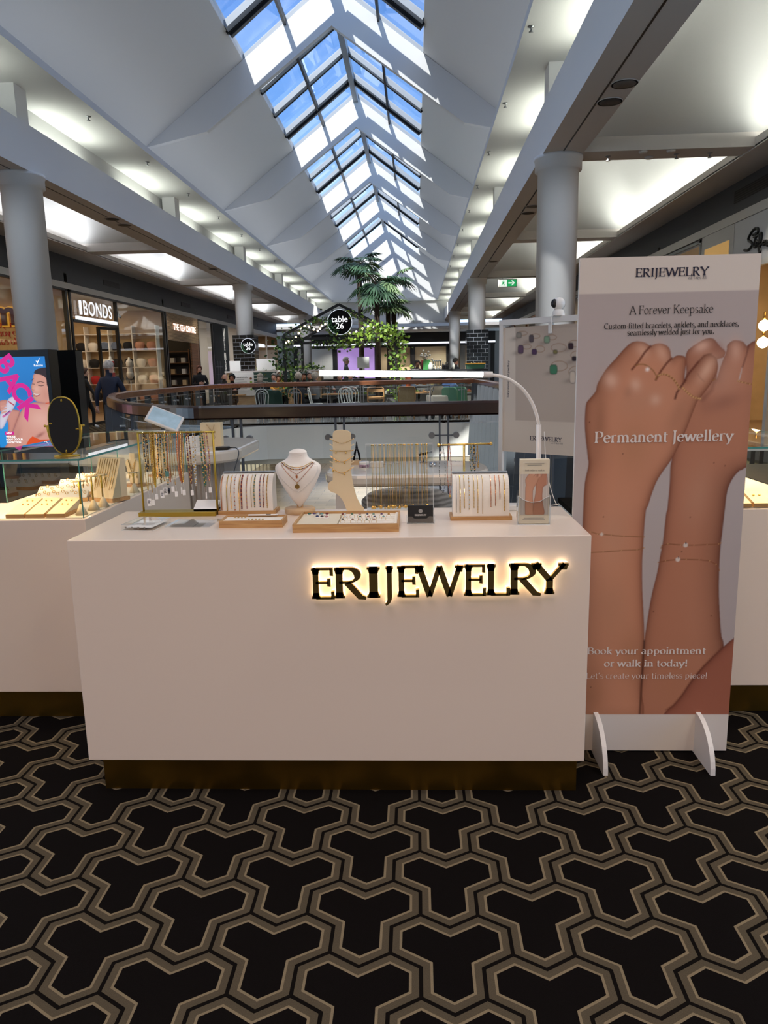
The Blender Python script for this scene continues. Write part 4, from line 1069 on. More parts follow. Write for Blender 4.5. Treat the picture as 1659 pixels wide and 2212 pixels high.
for k, (zx, zy) in enumerate(((530, 1222), (580, 1220), (620, 1220), (660, 1222), (715, 1222), (612, 1248), (662, 1250), (710, 1252))):
    p = at(560 + zx/4.879, 860 + (zy + 14)/4.879, Z=T + .0207)
    m = MB(); m.box(-.0085, .0085, -.008, .008, 0, .004, 0); m.ball((0, 0, .0065), (.0065, .0045, .0035), 8, 6, 1)
    tag(m.build('stud_card', [M['paper'], GEMS[(k*2 + 1) % 9]], loc=(p.x, p.y, T + .0207)), 'pair of gem studs, %s from the left, %s row of wide bamboo tray' % (ORD[k if k < 5 else k - 5], 'back' if k < 5 else 'front'), 'earrings', 'stud cards in the wide bamboo tray')
t, ix, iy = wood_tray(-.715, -.485, 2.605, 2.715, 'smaller bamboo tray of tiny charms in front of the left bracelet pad', .026)
m = MB(); m.box(-ix, ix, -iy, iy, .006, .020); m.build('pad', M['velvet'], t)
for k in range(14):
    q = at(500 + 105*((k*37 % 14)/14), (1127, 1122, 1118)[k % 3], Z=T + .021)
    m = MB(); m.lathe([(0, 0), (.004, 0), (.004, .0012), (0, .0012)], 8); m.ball((0, .002, .002), (.0022, .0015, .002), 6, 4)
    tag(m.build('charm', [M['gold'] if k % 3 else M['rose']], loc=(q.x, q.y, T + .0205)), 'tiny gold charm lying in the smaller bamboo tray', 'charm', 'charms in the smaller bamboo tray')
m = MB(); m.box(-.055, .055, -.006, .006, 0, .003); m.box(.012, .03, -.005, .005, .003, .0035, 1)
tag(m.build('price_strip', [M['paper'], M['ink']], loc=(-.575, 2.706, T + .0265)), 'white price strip lying across the back of the smaller bamboo tray', 'label')

# white necklace bust
bu = thing('necklace_bust', 'white necklace bust with layered front on a round wooden base', 'bust', (-.4635, 2.885, T))
m = MB(); m.lathe([(.058, 0), (.060, .003), (.060, .019), (.058, .021), (0, .021)], 32); m.build('base', M['palewood'], bu)
m = MB(); m.box(-.012, .012, .000, .014, .021, .085); m.build('stem', M['palewood'], bu)
BP = [(.024, .004, .004, .000), (.040, .018, .010, -.002), (.06, .033, .016, -.004), (.09, .052, .024, -.006), (.12, .069, .030, -.007), (.15, .083, .034, -.007), (.172, .0905, .034, -.005),
      (.185, .0905, .032, -.002), (.194, .085, .029, .002), (.202, .072, .027, .005), (.209, .056, .026, .007), (.217, .043, .025, .008), (.228, .037, .024, .008), (.240, .0345, .0235, .006)]
def bp(z):
    for a, b in zip(BP, BP[1:]):
        if a[0] <= z <= b[0]:
            t = (z - a[0])/(b[0] - a[0]); return [a[i] + (b[i] - a[i])*t for i in (1, 2, 3)]
    return BP[-1][1:]
m = MB(); n = 36; vs = []; fs = []
zz = [BP[0][0] + (BP[-1][0] - BP[0][0])*i/40 for i in range(41)]
for z in zz:
    w_, d, y = bp(z)
    for j in range(n): a = 2*PI*j/n; vs.append((w_*math.cos(a), y + d*math.sin(a), z))
for i in range(40):
    for j in range(n): fs.append((i*n + j, i*n + (j + 1) % n, (i + 1)*n + (j + 1) % n, (i + 1)*n + j))
m.add(vs, fs, 0, True)
M['bustw'] = mat('bust_white', 'e9e2d8', .65, bump=.02, bscale=400)
m.build('torso', M['bustw'], bu)
m = MB(); vs = []; fs = []
for i in range(13):
    r = i/12
    for j in range(n): a = 2*PI*j/n; vs.append((.0345*r*math.cos(a), .006 + .0235*r*math.sin(a)- .000, .240 + .010*(1 - r*r) + .012*r*math.sin(a)*.9))
for i in range(12):
    for j in range(n): fs.append((i*n + j, i*n + (j + 1) % n, (i + 1)*n + (j + 1) % n, (i + 1)*n + j))
m.add(vs, fs, 0, True); m.build('neck_cap', M['bustw'], bu)
def bfront(x, z, off=.0):
    w_, d, y = bp(z); u = max(-.98, min(.98, x/w_)); return y - d*math.sqrt(1 - u*u) - off
m = MB(); vs = []; fs = []; R_, K_ = 14, 30     # raised bib
zt, zb_ = .196, .088
for i in range(R_ + 1):
    z = zb_ + (zt - zb_)*i/R_; f = min(.90, math.sin(min(1, (z - zb_)/.085)*PI/2)**.6*.90); w_, d, y = bp(z)
    for j in range(K_ + 1):
        x = (2*j/K_ - 1)*w_*f; vs.append((x, bfront(x, z, .004), z))
for i in range(R_):
    for j in range(K_): fs.append((i*(K_ + 1) + j, i*(K_ + 1) + j + 1, (i + 1)*(K_ + 1) + j + 1, (i + 1)*(K_ + 1) + j))
m.add(vs, fs, 0, True); ob = m.build('bib', M['bustw'], bu)
sm = ob.modifiers.new('thick', 'SOLIDIFY'); sm.thickness = .004; sm.offset = -1
for words, xw, zt, zl, r, st, mt_, bd, pend in (
        ('thin gold choker resting highest', .056, .205, .186, .0011, 'plain', 'gold', None, 0), ('choker of coloured stones just below the gold choker', .062, .203, .178, .0016, 'bead', 'gold', 'gem_red', 0),
        ('fine rose-gold necklace with a drop pendant', .060, .203, .160, .0008, 'plain', 'rose', None, 1), ('longest gold necklace with a round coin pendant', .066, .200, .128, .0009, 'plain', 'rose', None, 2)):
    pts = []
    for q in range(-16, 17):
        u = q/16; x = xw*u; z = zl + (zt - zl)*(abs(u)**(2 if not pend else 1.15)); pts.append(Vector((x, bfront(x, z, .0058), z)))
    t = thing('necklace', words + ' on the white bust', 'necklace', (-.4635, 2.885, T), 0, 'necklaces on the white bust')
    m = MB(); chain_path(m, pts, r, st, step=.006); m.build('chain', [M[mt_], M[bd] if bd else M[mt_]], t)
    if pend:
        yy = bfront(0, zl - .01, .007); m = MB()
        if pend == 1: m.ball((0, yy, zl - .009), (.0045, .002, .007), 10, 8)
        else:
            m.tube([(0, yy, zl), (0, yy, zl - .008)], .0015, 6); m.add([], [])
            m.prism([(.0095*math.cos(a), zl - .017 + .0095*math.sin(a)) for a in [2*PI*k/20 for k in range(20)]], yy - .0015, yy + .0005, 'xz')
        m.build('pendant', M['gold'] if pend == 2 else M['rose'], t)

# foot-shaped anklet stand
ft = thing('anklet_stand', 'cream foot-shaped board with side pegs standing behind the ring tray', 'display', (-.2475, 2.906, T))
FZ = lambda zx, zy: (-.2475 and (at(560 + zx/4.879, 860 + zy/4.879, Y=2.906).x + .2475, at(560 + zx/4.879, 860 + zy/4.879, Y=2.906).z - T))
foot = [FZ(*p) for p in ((775, 380), (785, 352), (808, 340), (870, 333), (930, 342), (955, 355), (968, 380), (970, 600), (968, 760), (978, 850), (1000, 950), (1025, 1040), (1060, 1110), (1100, 1155), (1104, 1188), (925, 1190), (905, 1130), (880, 1075), (850, 1035), (800, 1000), (755, 985), (730, 960), (722, 925), (735, 890), (775, 865), (776, 600))]
foot = [(x, max(z, .0003)) for x, z in foot]
m = MB(); m.prism(foot[::-1], -.003, .003, 'xz'); m.build('board', M['cream'], ft)
for k, zy in enumerate((432, 490, 548, 612, 672, 728)):
    for s in (0, 1):
        a = FZ(775 if s == 0 else 968, zy + 12); b = FZ(742 if s == 0 else 998, zy - 6)
        m = MB(); m.bar((a[0], 0, a[1]), (b[0], 0, b[1]), .005, .004); m.build('peg', M['cream'], ft)
for k, (zy, sag, st, mt_, bd, r, words, dr) in enumerate(((432, 45, 'bead', 'gold', 'gem_amber', .0010, 'beaded gold anklet', 0), (550, 12, 'link', 'gold', None, .0011, 'gold chain anklet with two tiny charms', 1),
                                           (612, 62, 'link', 'gold', None, .0011, 'gold anklet with two bell charms', 2), (728, 62, 'link', 'gold', None, .0011, 'gold anklet with one bell charm', 3))):
    pts = [Vector((FZ(750 + 240*q/16, zy - 2 + sag*(1 - (q/8 - 1)**2))[0], -.0045, FZ(750 + 240*q/16, zy - 2 + sag*(1 - abs(q/8 - 1)**1.5))[1])) for q in range(17)]
    pts[0].y = pts[-1].y = -.001
    t = thing('anklet', '%s, %s from the top on the foot-shaped board' % (words, ORD[k]), 'anklet', (-.2475, 2.906, T), 0, 'anklets on the foot-shaped board')
    m = MB(); chain_path(m, pts, r, st); m.build('chain', [M[mt_], M[bd] if bd else M[mt_]], t)
    for q in {0: (), 1: (4, 11), 2: (4, 10), 3: (2, 10)}[dr]:
        m = MB(); m.ball((pts[q].x, -.006, pts[q].z - .006), (.0032, .0025, .0042), 8, 6); m.build('charm', M['gold'], t)

# clear pendant stand
nd = thing('pendant_stand', 'clear acrylic stand hung with many thin gold pendants behind the counter top', 'display', (-.065, 2.935, T))
m = MB(); m.box(-.135, .130, .0, .004, .0, .262); m.build('panel', M['acrylic'], nd)
m = MB(); m.box(-.135, .130, -.03, .02, 0, .004); m.box(-.136, -.134, -.0005, .0045, 0, .262); m.box(.129, .131, -.0005, .0045, 0, .262); m.box(-.135, .130, -.0005, .0045, .261, .263); m.build('edges', M['edgeclear'], nd)
zxs = [195, 205, 222, 245, 255, 277, 300, 315, 330, 345, 355, 375, 390, 405, 415, 435, 445, 463, 490, 500, 525, 545, 560]
KIND = ['round coin', 'oval', 'teardrop', 'flower', 'bar', 'cross', 'crescent', 'star']
for k, zx in enumerate(zxs):
    x = at(740 + zx/3.072, 1000, Y=2.93).x; dz = .246 - .010*((k*7) % 5)/4; kd = KIND[(k*3) % 8]
    t = thing('pendant_necklace', 'thin chain with %s pendant, %s from the left on clear stand' % (kd, ORD[k]), 'necklace', (x, 2.930, T + .258), 0, 'pendants on the clear stand')
    m = MB(); m.tube([(-.0012, 0, 0), (-.0008, -.001, -dz*.5), (0, -.002, -dz)], .00055, 4); m.tube([(.0012, 0, 0), (.0009, -.001, -dz*.5), (0, -.002, -dz)], .00055, 4); m.ball((0, -.001, .001), (.0035, .002, .003), 6, 4); m.build('chain', M['gold'] if k % 3 else M['goldmat'], t)
    m = MB(); c = (0, -.003, -dz - (.0075 if dz < .242 else .003)); c = (0, -.003, max(c[2], -.2525))
    if kd in ('round coin', 'oval', 'teardrop'): m.ball(c, (.0055 if kd != 'oval' else .004, .0015, .0055 if kd == 'round coin' else .0065 if False else .0052), 10, 6)
    elif kd == 'flower':
        for q in range(5): m.ball((c[0] + .003*math.cos(q*1.257), c[1], c[2] + .003*math.sin(q*1.257)), (.0024, .0014, .0024), 6, 4)
    elif kd == 'bar': m.box(-.0015, .0015, -.004, -.002, c[2] - .005, c[2] + .005)
    elif kd == 'cross': m.box(-.001, .001, -.004, -.002, c[2] - .005, c[2] + .005); m.box(-.0035, .0035, -.004, -.002, c[2] + .001, c[2] + .003)
    elif kd == 'crescent': m.tube([(.0045*math.cos(a), -.003, c[2] + .0045*math.sin(a)) for a in [math.radians(-150 + 200*q/10) for q in range(11)]], [.0003 + .0013*math.sin(PI*q/10) for q in range(11)], 5)
    else:
        st_ = [((.0055 if q % 2 == 0 else .0023)*math.sin(q*PI/5), c[2] + (.0055 if q % 2 == 0 else .0023)*math.cos(q*PI/5)) for q in range(10)]
        m.prism(st_, -.004, -.002, 'xz')
    po = m.build('pendant', M['gold'], t); zc = c[2]; po.scale = (1.35, 1.35, 1.35); po.location = (0, 0, max(-.35*zc - 0, -(-.0)) if False else -.35*zc)

# business cards in a clear holder
bh = thing('card_holder', 'clear holder with black business cards beside the wide bamboo tray', 'holder', (.012, 2.652, T))
m = MB(); m.box(-.050, .050, -.012, .022, 0, .004); m.prism([(-.05, 0), (.05, 0), (.05, .028), (.03, .028), (.022, .02), (-.022, .02), (-.03, .028), (-.05, .028)], -.013, -.0105, 'xz'); m.box(-.05, .05, .02, .022, .004, .05); m.build('holder', M['acrylic'], bh)
m = MB(); m.box(-.050, .050, -.0137, -.0132, .0, .0015); m.box(-.0505, -.0495, -.0135, .022, 0, .028); m.box(.0495, .0505, -.0135, .022, 0, .028); m.build('edges', M['edgeclear'], bh)
cds = MB(); cds.box(-.046, .046, -.004, .012, .0042, .066); c_ = cds.build('cards', mat('black_card', '131314', .6), bh)
m = MB(); m.poly([(.0075*math.cos(a), -.0044, .046 + .0075*math.sin(a)) for a in [2*PI*k/20 for k in range(20)]], 0); serif(m, 'ERIJEWELRY', 0, .0285, .0085, -.0044, 'bold', mi=1, width=.042); m.build('printed_logo', [mat('logo_grey', '9a9895', .6), M['white_ink']], c_)

# gold T-bar with beaded necklaces, behind the right pad
tbs = thing('t_bar_stand', 'gold T-bar necklace stand behind the right white bracelet pad', 'stand', (.187, 2.935, T))
m = MB(); m.lathe([(.022, 0), (.022, .004), (.019, .006), (0, .006)], 18, sy=.8); m.build('base', M['gold'], tbs)
m = MB(); m.tube([(0, 0, .006), (0, 0, .253)], .0045, 8); m.build('post', M['gold'], tbs)
m = MB(); m.tube([(-.098, 0, .2545), (.103, 0, .257)], .004, 8); m.ball((-.1, 0, .2545), .0072, 10, 8); m.ball((.105, 0, .257), .0072, 10, 8); m.build('cross_bar', M['gold'], tbs)
for k, (px, zb, wd, st, mt_, bd, r, words) in enumerate(((955, .062, .012, 'bead', 'silver', 'gem_black', .0013, 'dark beaded necklace hanging in the longest loop at the left end of the gold T-bar'), (970, .058, .008, 'bead', 'rose', 'gem_pink', .0015, 'pink beaded necklace with a gold charm on the gold T-bar'),
                                      (1017, .145, .005, 'bead', 'gold', 'gem_green', .0014, 'green beaded necklace on the gold T-bar right of its post'), (1024, .150, .004, 'bead', 'gold', 'gem_black', .0018, 'black and gold beaded necklace second from the right on the gold T-bar'), (1031, .165, .004, 'bead', 'gold', 'gem_amber', .0016, 'amber beaded necklace rightmost on the gold T-bar'))):
    x = at(px, 980, Y=2.935).x
    t = thing('necklace', words, 'necklace', (x, 2.935, T + .2562), 0, 'necklaces on the gold T-bar')
    d = .2562 - zb
    m = MB(); chain_path(m, catmull([(-.001, -.002, .0045), (-wd*.5, -.0065, -.03), (-wd, -.007, -d*.55), (.003, -.006, -d), (wd, -.006, -d*.55), (wd*.6, .005, -.03), (.001, .002, .0045)], 6), r, st, step=.0055); m.build('chain', [M[mt_], M[bd]], t)
    if k == 1:
        m = MB(); m.ball((.003, -.006, -d - .006), (.004, .003, .006), 8, 6); m.build('charm', M['gold'], t)
    if k == 0:
        m = MB(); m.prism([(-.012, -.035), (.002, -.035), (.004, -.026), (-.010, -.026)], -.0095, -.009, 'xz'); m.build('price_tag', M['paper'], t)

# white gadget box and lamp base at the back corner
m = MB(); m.prism(rrect(-.035, .035, -.03, .03, .01, 4), 0, .022, 'xy')
tag(m.build('white_box', M['whitegloss'], loc=(.385, 2.90, T), bevel=.004), 'small rounded white box between the right bracelet pad and the leaflet holder', 'box')
lm = thing('arc_lamp', 'white gooseneck desk lamp whose long lit tube reaches left over the counter', 'lamp', (.478, 2.915, T))
m = MB(); m.lathe([(.036, 0), (.036, .012), (.03, .016), (0, .016)], 24); m.build('base', M['whitegloss'], lm)
m = MB(); m.tube([(0, 0, .016), (-.005, 0, .33)], .0098, 10); m.build('stem', M['whitegloss'], lm)
gx = lambda px, py: (at(px, py, Y=2.917).x - .478, .0, at(px, py, Y=2.917).z - T)
neck = catmull([(-.005, 0, .33), gx(1158, 893), gx(1147, 866), gx(1128, 840), gx(1104, 822), gx(1085, 814), gx(1064, 810)], 6)
m = MB(); m.tube(neck, .0068, 10); m.build('gooseneck', M['whitegloss'], lm)
a, b = Vector(gx(1064, 809)), Vector(gx(690, 806)); mid = a.lerp(b, .055)
m = MB(); m.tube([a, mid], .0118, 12); m.build('end_cap', M['whitegloss'], lm)
m = MB(); m.tube([mid, b], .0105, 12); m.build('lit_tube', mat('lamp_tube', 'ffffff', .4, emit=(1, .97, .92), estr=9.), lm)
m = MB(); m.tube(catmull([(.02, .02, .012), (.05, .03, .006), (.075, .035, .008), (.085, .025, .012), (.07, .02, .02), (.045, .03, .10), (.03, .035, .2), (.022, .03, .30)], 6), .0016, 5); m.build('power_cord', M['whitegloss'], lm)

# left case contents --------------------------------------------------
Z_ = .9145
for k, x in enumerate((-1.70, -1.615, -1.525)):
    t = thing('wedge_display', 'sloping cream earring wedge, %s of three at the front of the left case' % ('leftmost', 'middle', 'rightmost')[k], 'display', (x, 3.10, Z_), 0, 'earring wedges in the left case')
    m = MB(); m.box(-.04, .04, -.075, .105, 0, .016); m.build('base', M['bamboo'], t)
    m = MB(); m.prism([(-.073, .0165), (.10, .0165), (.10, .058)], -.038, .038, 'yz'); m.build('wedge', M['cream'], t)
    for q in range(2):
        yy = .02 + .04*q; zz = .0165 + (yy + .073)/.173*.0415
        g = MB(); g.ball((-.012, yy, zz + .003), (.004, .003, .004), 8, 6); g.ball((.012, yy, zz + .003), (.004, .003, .004), 8, 6)
        tag(g.build('earrings', M['gold'], loc=(x, 3.10, Z_)), 'pair of gold earrings on the %s wedge in the left case, %s row' % (('leftmost', 'middle', 'rightmost')[k], ('lower', 'upper')[q]), 'earrings', 'earrings on the wedges')
for k, (x, y, hh) in enumerate(((-1.441, 3.09, .145), (-1.435, 3.20, .150), (-1.425, 3.28, .145), (-1.432, 3.68, .10))):
    t = thing('earring_stand', 'cream cone-footed T-bar earring stand, %s from the front along the side of the left case' % ORD[k], 'stand', (x, y, Z_), .3, 'T-bar earring stands in the left case')
    m = MB(); m.lathe([(.026, 0), (.006, .045), (0, .046)], 20); m.build('foot', M['cream'], t)
    m = MB(); m.tube([(0, 0, .045), (0, 0, hh)], .004, 8); m.build('post', M['goldmat'], t)
    m = MB(); m.tube([(-.026, 0, hh), (.026, 0, hh)], .0042, 8); m.build('bar', M['cream'], t)
    for s in (-1, 1):
        m = MB(); m.tube(catmull([(s*.018, -.004, hh + .004), (s*.020, -.006, hh - .012), (s*.018, -.004, hh - .028), (s*.016, -.002, hh - .012)], 4), .0016, 5); m.build('hoop', M['gold'], t)
bx = thing('bracelet_box', 'tall cream board hung with gold bracelets on a wooden base in the left case', 'display', (-1.465, 3.45, Z_), -.42)
m = MB(); m.box(-.075, .075, -.055, .055, 0, .018); m.build('base', M['bamboo'], bx)
m = MB(); m.prism([(-.05, .0185), (.045, .0185), (.045, .20), (.02, .20)], -.07, .07, 'yz'); m.build('board', M['cream'], bx)
for k in range(8):
    m = MB(); xx = -.055 + k*.0155; m.tube([(xx, .017, .196), (xx, -.047 + .068*.15, .055 + .008*(k % 3))], .0014, 5)
    m.build('hanging_bracelet', M['gold'], bx)
def side_bust(x, y, rz, label):
    t = thing('case_bust', label, 'bust', (x, y, Z_), rz)
    m = MB(); m.box(-.055, .055, -.05, .05, 0, .012); m.build('base', M['bamboo'], t)
    m = MB(); m.prism([(-.03, .0125), (.03, .0125), (.055, .12), (.05, .135), (.022, .15), (.024, .178), (-.024, .178), (-.022, .15), (-.05, .135), (-.055, .12)][::-1], -.022, .022, 'xz'); m.build('torso', M['cream'], t, bevel=.006)
    m = MB()
    for d in (.05, .075, .095): m.tube([(-.03, -.024, .145), (0, -.026, .145 - d), (.03, -.024, .145)], .0013, 5)
    m.build('chains', M['gold'], t); return t
side_bust(-1.50, 3.90, -.5, 'cream necklace bust nearer the front along the side of the left glass case')
side_bust(-1.50, 4.28, -.5, 'cream necklace bust at the back corner of the left glass case')
for k, (x, y, a, b_) in enumerate(((-1.69, 3.44, .12, .045), (-1.75, 3.62, .14, .045), (-1.76, 3.86, .14, .045), (-1.78, 4.08, .13, .045))):
    t = thing('ring_tray', 'low wooden tray lined with gold jewellery, %s from the front in the left case' % ORD[k], 'tray', (x, y, Z_), .25, 'wooden trays in the left case')
    m = MB(); m.box(-a, a, -b_, b_, 0, .018); m.build('tray', M['bamboo'], t)
    m = MB(); m.prism([(-b_*.9, .0185), (b_*.9, .0185), (b_*.9, .045)], -a*.96, a*.96, 'yz'); m.build('pad', M['velvet'], t)
    for q in range(11):
        g = MB(); yy = -.0 + .02*((q % 2)); zz = .0185 + (yy + b_*.9)/(b_*1.8)*.0265
        g.tube([(.006*math.cos(c), 0, .006*math.sin(c)) for c in [2*PI*w_/10 for w_ in range(10)]], .0016, 5, closed=True); g.build('ring', M['gold'], t, (-a*.85 + a*1.7*q/10, yy, zz + .006))
# right case contents
for k, (x, y) in enumerate(((1.335, 3.11), (1.42, 3.11), (1.40, 3.35))):
    t = thing('wedge_display', 'sloping cream wedge in the case behind the banner, %s' % ('nearest its front left corner', 'second along the front', 'behind the front pair')[k], 'display', (x, y, Z_), 0, 'wedges in the right case')
    m = MB(); m.box(-.038, .038, -.04, .09, 0, .016); m.build('base', M['bamboo'], t)
    m = MB(); m.prism([(-.038, .0165), (.085, .0165), (.085, .05)], -.036, .036, 'yz'); m.build('wedge', M['cream'], t)
    for s in (-1, 1):
        m = MB(); m.ball((s*.012, .03, .0385), .005, 8, 6); m.build('earring', M['gold'], t)

# ------------------------------------------------------------------ tall printed banner board
BX0, BX1, BY, BZT = .578, 1.197, 2.745, 1.868
bn = thing('banner_board', 'tall free-standing printed board of two ringed hands with white slot-in feet', 'banner', (BX0, BY, 0))
m = MB(); m.box(0, BX1 - BX0, 0, .018, .008, BZT); m.build('board', M['whitemat'], bn, bevel=.001)
for k, (a, b) in enumerate((((1308, 1677), (1289, 1516)), ((1540, 1677), (1510, 1514)))):
    p = at(*a, Z=0); x = p.x - BX0 + (0, .0)[k]
    yf = p.y - BY
    pr = [(yf, 0), (.15, 0), (.15, .02), (.02, .17), (-.002, .170)] + [( -.002 + (yf + .002)*math.sin(t), .170*math.cos(t)) for t in [PI/2*q/10 for q in range(1, 10)]]
    m = MB(); m.prism(pr[::-1], x - .009, x + .009, 'yz'); m.build('foot', M['whitemat'], bn, bevel=.001)
A1 = lambda x, y: (lambda p: (p.x - BX0, p.z))(at(1230 + x/3.8135, 520 + y/3.8135, Y=BY))
A2 = lambda x, y: (lambda p: (p.x - BX0, p.z))(at(1230 + x/3.5688, 1080 + y/3.5688, Y=BY))
def sm(pts, n=4): return [(v.x, v.y) for v in catmull([(*p, 0) for p in pts], n, True)]
zb0 = A2(600, 1652)[1]; zh = A1(800, 424)[1]
pr = Print(BX1 - BX0, BZT - .008, .0028, 'd9d0c6')
OZ = .008
def Q(pts): return [(a, b - OZ) for a, b in pts]
W_ = BX1 - BX0
pr.fill(Q([(-.1, zb0), (W_ + .1, zb0), (W_ + .1, zh), (-.1, zh)]), 'b5aaa7')
pr.blob(.18, 1.0, .5, .5, 'c0b6b2', .5)
pr.blob(.3, zh + .07, 1, .06, 'd9d0c6', 0)
left_arm = [A1(*p) for p in ((125, 2000), (155, 1850), (150, 1780), (130, 1600), (125, 1480), (135, 1350), (162, 1305), (215, 1240), (232, 1175), (300, 1060), (380, 970), (450, 890), (505, 842), (560, 828), (625, 840), (668, 868), (690, 856), (740, 845), (795, 860), (827, 895), (842, 968), (872, 950), (910, 943), (958, 965), (955, 1060), (948, 1150), (985, 1090), (1060, 1000), (1110, 945), (1160, 935), (1210, 970), (1222, 1040), (1200, 1120), (1150, 1200), (1080, 1290), (1050, 1330), (1010, 1430), (960, 1560), (900, 1690), (835, 1810), (770, 1900), (720, 1980), (680, 2080), (648, 2180))] + \
    [A2(*p) for p in ((590, 80), (578, 200), (568, 350), (560, 500), (562, 700), (572, 900), (576, 1060), (565, 1250), (553, 1450), (538, 1700), (100, 1700), (70, 1500), (60, 1200), (75, 900), (90, 600), (98, 300), (106, 60))]
right_arm = [A1(*p) for p in ((955, 1150), (953, 1000), (965, 920), (1000, 880), (1060, 840), (1120, 808), (1170, 802), (1200, 820), (1240, 870), (1285, 915), (1272, 958), (1232, 972), (1212, 985), (1222, 1040), (1212, 1140), (1240, 1050), (1272, 960), (1295, 900), (1300, 860), (1340, 825), (1380, 819), (1430, 833), (1460, 866), (1478, 852), (1530, 823), (1640, 820), (1640, 1700), (1443, 1872), (1400, 1895), (1350, 1950), (1310, 2030), (1290, 2120), (1282, 2200))] + \
    [A2(*p) for p in ((1192, 120), (1180, 230), (1166, 350), (1156, 500), (1152, 700), (1160, 900), (1172, 1050), (1190, 1150), (1190, 1700), (540, 1700), (556, 1300), (576, 1090), (592, 980), (615, 830), (640, 700), (675, 560), (700, 420), (720, 320), (735, 180), (745, 100))] + [A1(*p) for p in ((806, 2200), (825, 2000), (830, 1870), (845, 1780))]
SK1, SK2 = 'cb8e6f', 'b97e62'
pr.fill(Q(sm(right_arm)), SK2, edge='7c4a38', edgew=.016, side=(-.05, 0, .30, .05))
pr.blob(.50, 1.46 - OZ, .08, .09, 'd6a68f', .42, .3); pr.blob(.52, 1.36 - OZ, .07, .03, '8d5c4c', .5, .3); pr.blob(.44, 1.42 - OZ, .02, .07, '7f4c3c', .45, .25)
pr.blob(.45, 1.02 - OZ, .05, .12, 'c08d72', .55, -.1); pr.blob(.47, .55 - OZ, .06, .2, 'bd8468', .45, .1); pr.blob(.40, .30 - OZ, .06, .12, 'b57b5c', .5)
# slit and creases between the fingers of the right hand
pr.fill(Q(sm([A1(*p) for p in ((1393, 1150), (1405, 1100), (1420, 1040), (1416, 1090), (1402, 1140))], 3)), 'c4bab6')
pr.line(Q([A1(*p) for p in ((1475, 865), (1455, 950), (1425, 1040))]), .005, '6b3c30', .8, .003)
pr.line(Q([A1(*p) for p in ((1165, 935), (1110, 945), (1060, 1000), (985, 1090), (948, 1160))]), .006, '6b3c30', .8, .004)
pr.line(Q([A1(*p) for p in ((1195, 1130), (1170, 1230), (1095, 1310))]), .010, '7c4c3d', .55, .008)
pr.blob(*[v - (0 if i == 0 else OZ) for i, v in enumerate(A1(1370, 900))], .022, .04, 'dfb19b', .6, .1); pr.blob(*[v - (0 if i == 0 else OZ) for i, v in enumerate(A1(1090, 870))], .03, .02, 'e0b49f', .85, .4)
pr.blob(*[v - (0 if i == 0 else OZ) for i, v in enumerate(A1(1220, 900))], .02, .025, '96614f', .6)
pr.fill(Q(sm(left_arm)), SK1, edge='85503a', edgew=.016, side=(.04, .02, .30, .06))
for (x, y, rx, rz, c, a_, ro) in ((340, 1150, .025, .03, 'e3b9a2', .75, .4), (545, 1190, .02, .025, 'e1b69e', .75, .3), (705, 1310, .02, .02, 'e1b69e', .75, .2), (600, 900, .022, .03, 'dcae94', .7, .6), (760, 920, .02, .04, 'dbab91', .7, .5), (1130, 1060, .02, .05, 'e2b69c', .7, -.5),
                                  (560, 1330, .08, .05, 'bf8d72', .5, .3), (520, 1700, .07, .10, 'b5805f', .6, 0), (250, 1500, .025, .12, '96654c', .6, 0), (480, 1250, .016, .02, 'a97a62', .5, 0), (900, 1420, .03, .09, 'a5745a', .5, -.4), (1010, 1100, .012, .04, 'a06c55', .4, -.5)):
    p = A1(x, y); pr.blob(p[0], p[1] - OZ, rx, rz, c, a_, ro)
for (x, y, rx, rz, c, a_) in ((330, 300, .06, .13, 'c29478', .55), (330, 800, .07, .14, 'b9886a', .5), (480, 1200, .05, .10, 'a87656', .5), (180, 1500, .05, .12, '9c6a4b', .45)):
    p = A2(x, y); pr.blob(p[0], p[1] - OZ, rx, rz, c, a_)
for L_, wd, c, a_ in (((668, 868), (620, 920), (565, 1000), (515, 1060)), .0075, '6a3422', .9), (((842, 968), (800, 1010), (755, 1070), (712, 1145)), .0075, '6a3422', .9), (((955, 1150), (920, 1200), (885, 1250), (870, 1300)), .0075, '5e3022', .9), (((948, 1150), (985, 1090), (1060, 1000)), .006, '6a3422', .8), (((1055, 1095), (1075, 1130), (1110, 1160)), .002, '9a6b55', .6):
    pr.line(Q([A1(*p) for p in L_]), wd, c, a_, .003)
# third skin area lower right
pr.fill(Q(sm([A2(*p) for p in ((1262, 1068), (1185, 1132), (1100, 1212), (1030, 1282), (980, 1340), (920, 1420), (860, 1510), (800, 1580), (760, 1612), (720, 1660), (700, 1720), (1320, 1720), (1320, 1060))], 3)), 'a4654f', edge='6e3d2e', edgew=.012)
pr.line(Q([A2(*p) for p in ((576, 1085), (566, 1250), (554, 1450), (540, 1655))]), .006, '3d1d14', .9, .004)
pr.line(Q([A2(*p) for p in ((1185, 1132), (1100, 1212), (1030, 1282), (980, 1340), (920, 1420), (860, 1510), (800, 1580), (745, 1618))]), .005, '6b3929', .7, .005)
